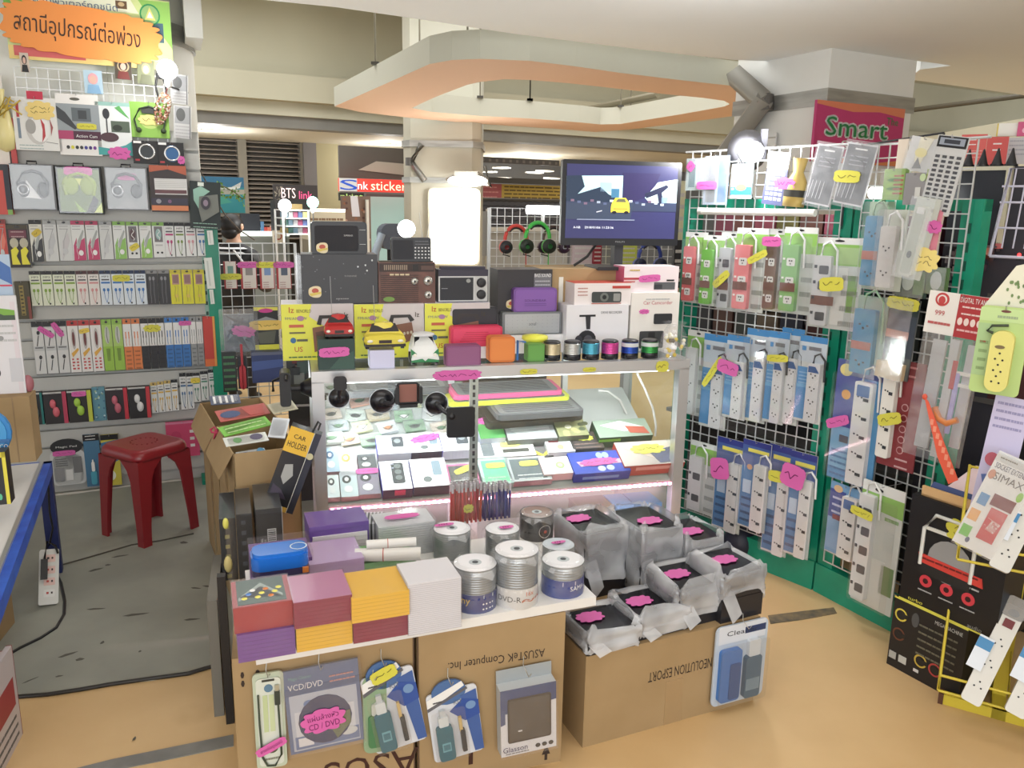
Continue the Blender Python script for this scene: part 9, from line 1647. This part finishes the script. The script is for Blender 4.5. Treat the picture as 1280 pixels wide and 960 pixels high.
# power strip and cables at the table foot
P = gz(60, 756, 0); it = It('power_strip', 'white power strip with red lit sockets leaning at the foot of the blue table', 'power strip', (P.x, P.y, 0), R(35), rx=R(-25), tilt=R(8)); b = it.p('body'); b.rr(-.035, .035, 0, .22, .008, -.03, 0, C(226, 226, 220))
sk = it.p('sockets')
for i in range(4): sk.rr(-.018, .022, .03+.046*i, .06+.046*i, .004, -.032, -.03, C(240, 200, 190) if i else C(236, 236, 232)); sk.box(-.008, .0, -.034, -.032, .042+.046*i, .05+.046*i, C(210, 60, 50) if i < 3 else BK); sk.box(.008, .014, -.034, -.032, .042+.046*i, .05+.046*i, C(60, 40, 40))
it.p('plug').box(-.03, -.006, -.06, -.03, .1, .18, BK); it.p('plug_cord').tube([(-.018, -.06, .18), (-.01, -.06, .25), (.02, -.05, .23), (.03, -.04, .2)], .005, BK, 6); it.done()
def floor_cable(pts, r_, c, label, z=.006):
    P = [gz(x, y, z) for x, y in pts]; Q = []
    for i in range(len(P)-1):
        for t in (0, .33, .66): Q.append(P[i].lerp(P[i+1], t))
    b = MB(); b.tube(Q+[P[-1]], r_, c, 6); o = b.make('floor_cable'); o['label'] = label; o['category'] = 'cable'; o['group'] = 'cables on the floor'
floor_cable([(58, 706), (68, 712), (76, 728), (81, 752), (80, 768), (70, 785), (50, 798), (25, 810), (8, 820)], .006, BK, 'black cable curving from the power strip across the concrete')
floor_cable([(22, 871), (60, 868), (100, 862), (140, 855), (190, 848), (235, 842), (262, 834), (290, 827)], .007, C(40, 36, 32), 'black cable along the edge between concrete and ochre floor')
floor_cable([(74, 707), (110, 697), (165, 681), (200, 676), (242, 667)], .004, C(70, 66, 58), 'thin dark cable across the concrete passing under the red stool')
floor_cable([(40, 625), (62, 620), (120, 613), (165, 607), (235, 599)], .008, C(200, 196, 186), 'pale cable along the foot of the left wall')
b = MB(); pz_ = [(60, 600), (62, 640), (66, 660), (62, 680), (56, 690)]; b.tube([EYEV+ray(x, y)*(3.2/ray(x, y).y) for x, y in pz_], .004, BK, 6); o = b.make('hanging_cable'); o['label'] = 'thin black cable hanging beside the blue table leg'; o['category'] = 'cable'
# ---------------- red stool ----------------
sL, sF, sR, sB = [gz(*q_, 0).xy for q_ in ((131, 668), (180, 684), (244, 664), (200, 643))]
cx, cy = (sL.x+sF.x+sR.x+sB.x)/4, (sL.y+sF.y+sR.y+sB.y)/4; syaw = math.atan2(sF.y-sL.y, sF.x-sL.x)
it = It('plastic_stool', 'dark red plastic stool standing on the bare concrete by the left wall', 'stool', (cx, cy, 0), syaw); red = C(150, 28, 38, .28); SH = .465; hs, hb_ = .135, .16
b = it.p('seat'); n = 40
def sq(h, r_, z): return [(x, y, z) for x, y in rrect(-h, h, -h, h, r_, 8)]
rings = [sq(hs-.012, .05, SH+.002), sq(hs, .05, SH), sq(hs+.012, .055, SH-.012), sq(hs+.016, .055, SH-.035), sq(hs+.014, .05, SH-.05), sq(hs+.0, .045, SH-.05)]
m = len(rings[0]); vs = [v for r_ in rings for v in r_]; b.add(vs, [(i*m+j, (i+1)*m+j, (i+1)*m+(j+1) % m, i*m+(j+1) % m) for i in range(len(rings)-1) for j in range(m)], red, True); b.add(rings[0], [tuple(range(m))], red)
for i in range(16): a = 2*pi*i/16; b.box(.06*cos(a)-.003, .06*cos(a)+.003, .06*sin(a)-.003, .06*sin(a)+.003, SH+.002, SH+.004, C(130, 20, 30, .3))
for k_, (sx, sy) in enumerate(((-1, -1), (1, -1), (1, 1), (-1, 1))):
    l_ = it.p('leg#%d' % k_); secs = []
    for t in range(9):
        v = t/8; z = (SH-.045)*(1-v); c_ = hs-.032+(hb_-hs)*v; wd = .075-.03*min(1, v*1.2)+(.06*(1-v*6) if v < 1/6 else 0); e = .012
        # L-shaped section: outer corner plus two wings
        o_ = c_+.042-.012*v
        secs.append([(sx*o_, sy*o_, z), (sx*(o_-wd), sy*o_, z), (sx*(o_-wd), sy*(o_-e), z), (sx*(o_-e*1.2), sy*(o_-e*1.2), z), (sx*(o_-e), sy*(o_-wd), z), (sx*o_, sy*(o_-wd), z)])
    vs = [v for s_ in secs for v in s_]; l_.add(vs, [(i*6+j, i*6+(j+1) % 6, (i+1)*6+(j+1) % 6, (i+1)*6+j) for i in range(8) for j in range(6)]+[tuple(range(48, 54))], red)
it.done()
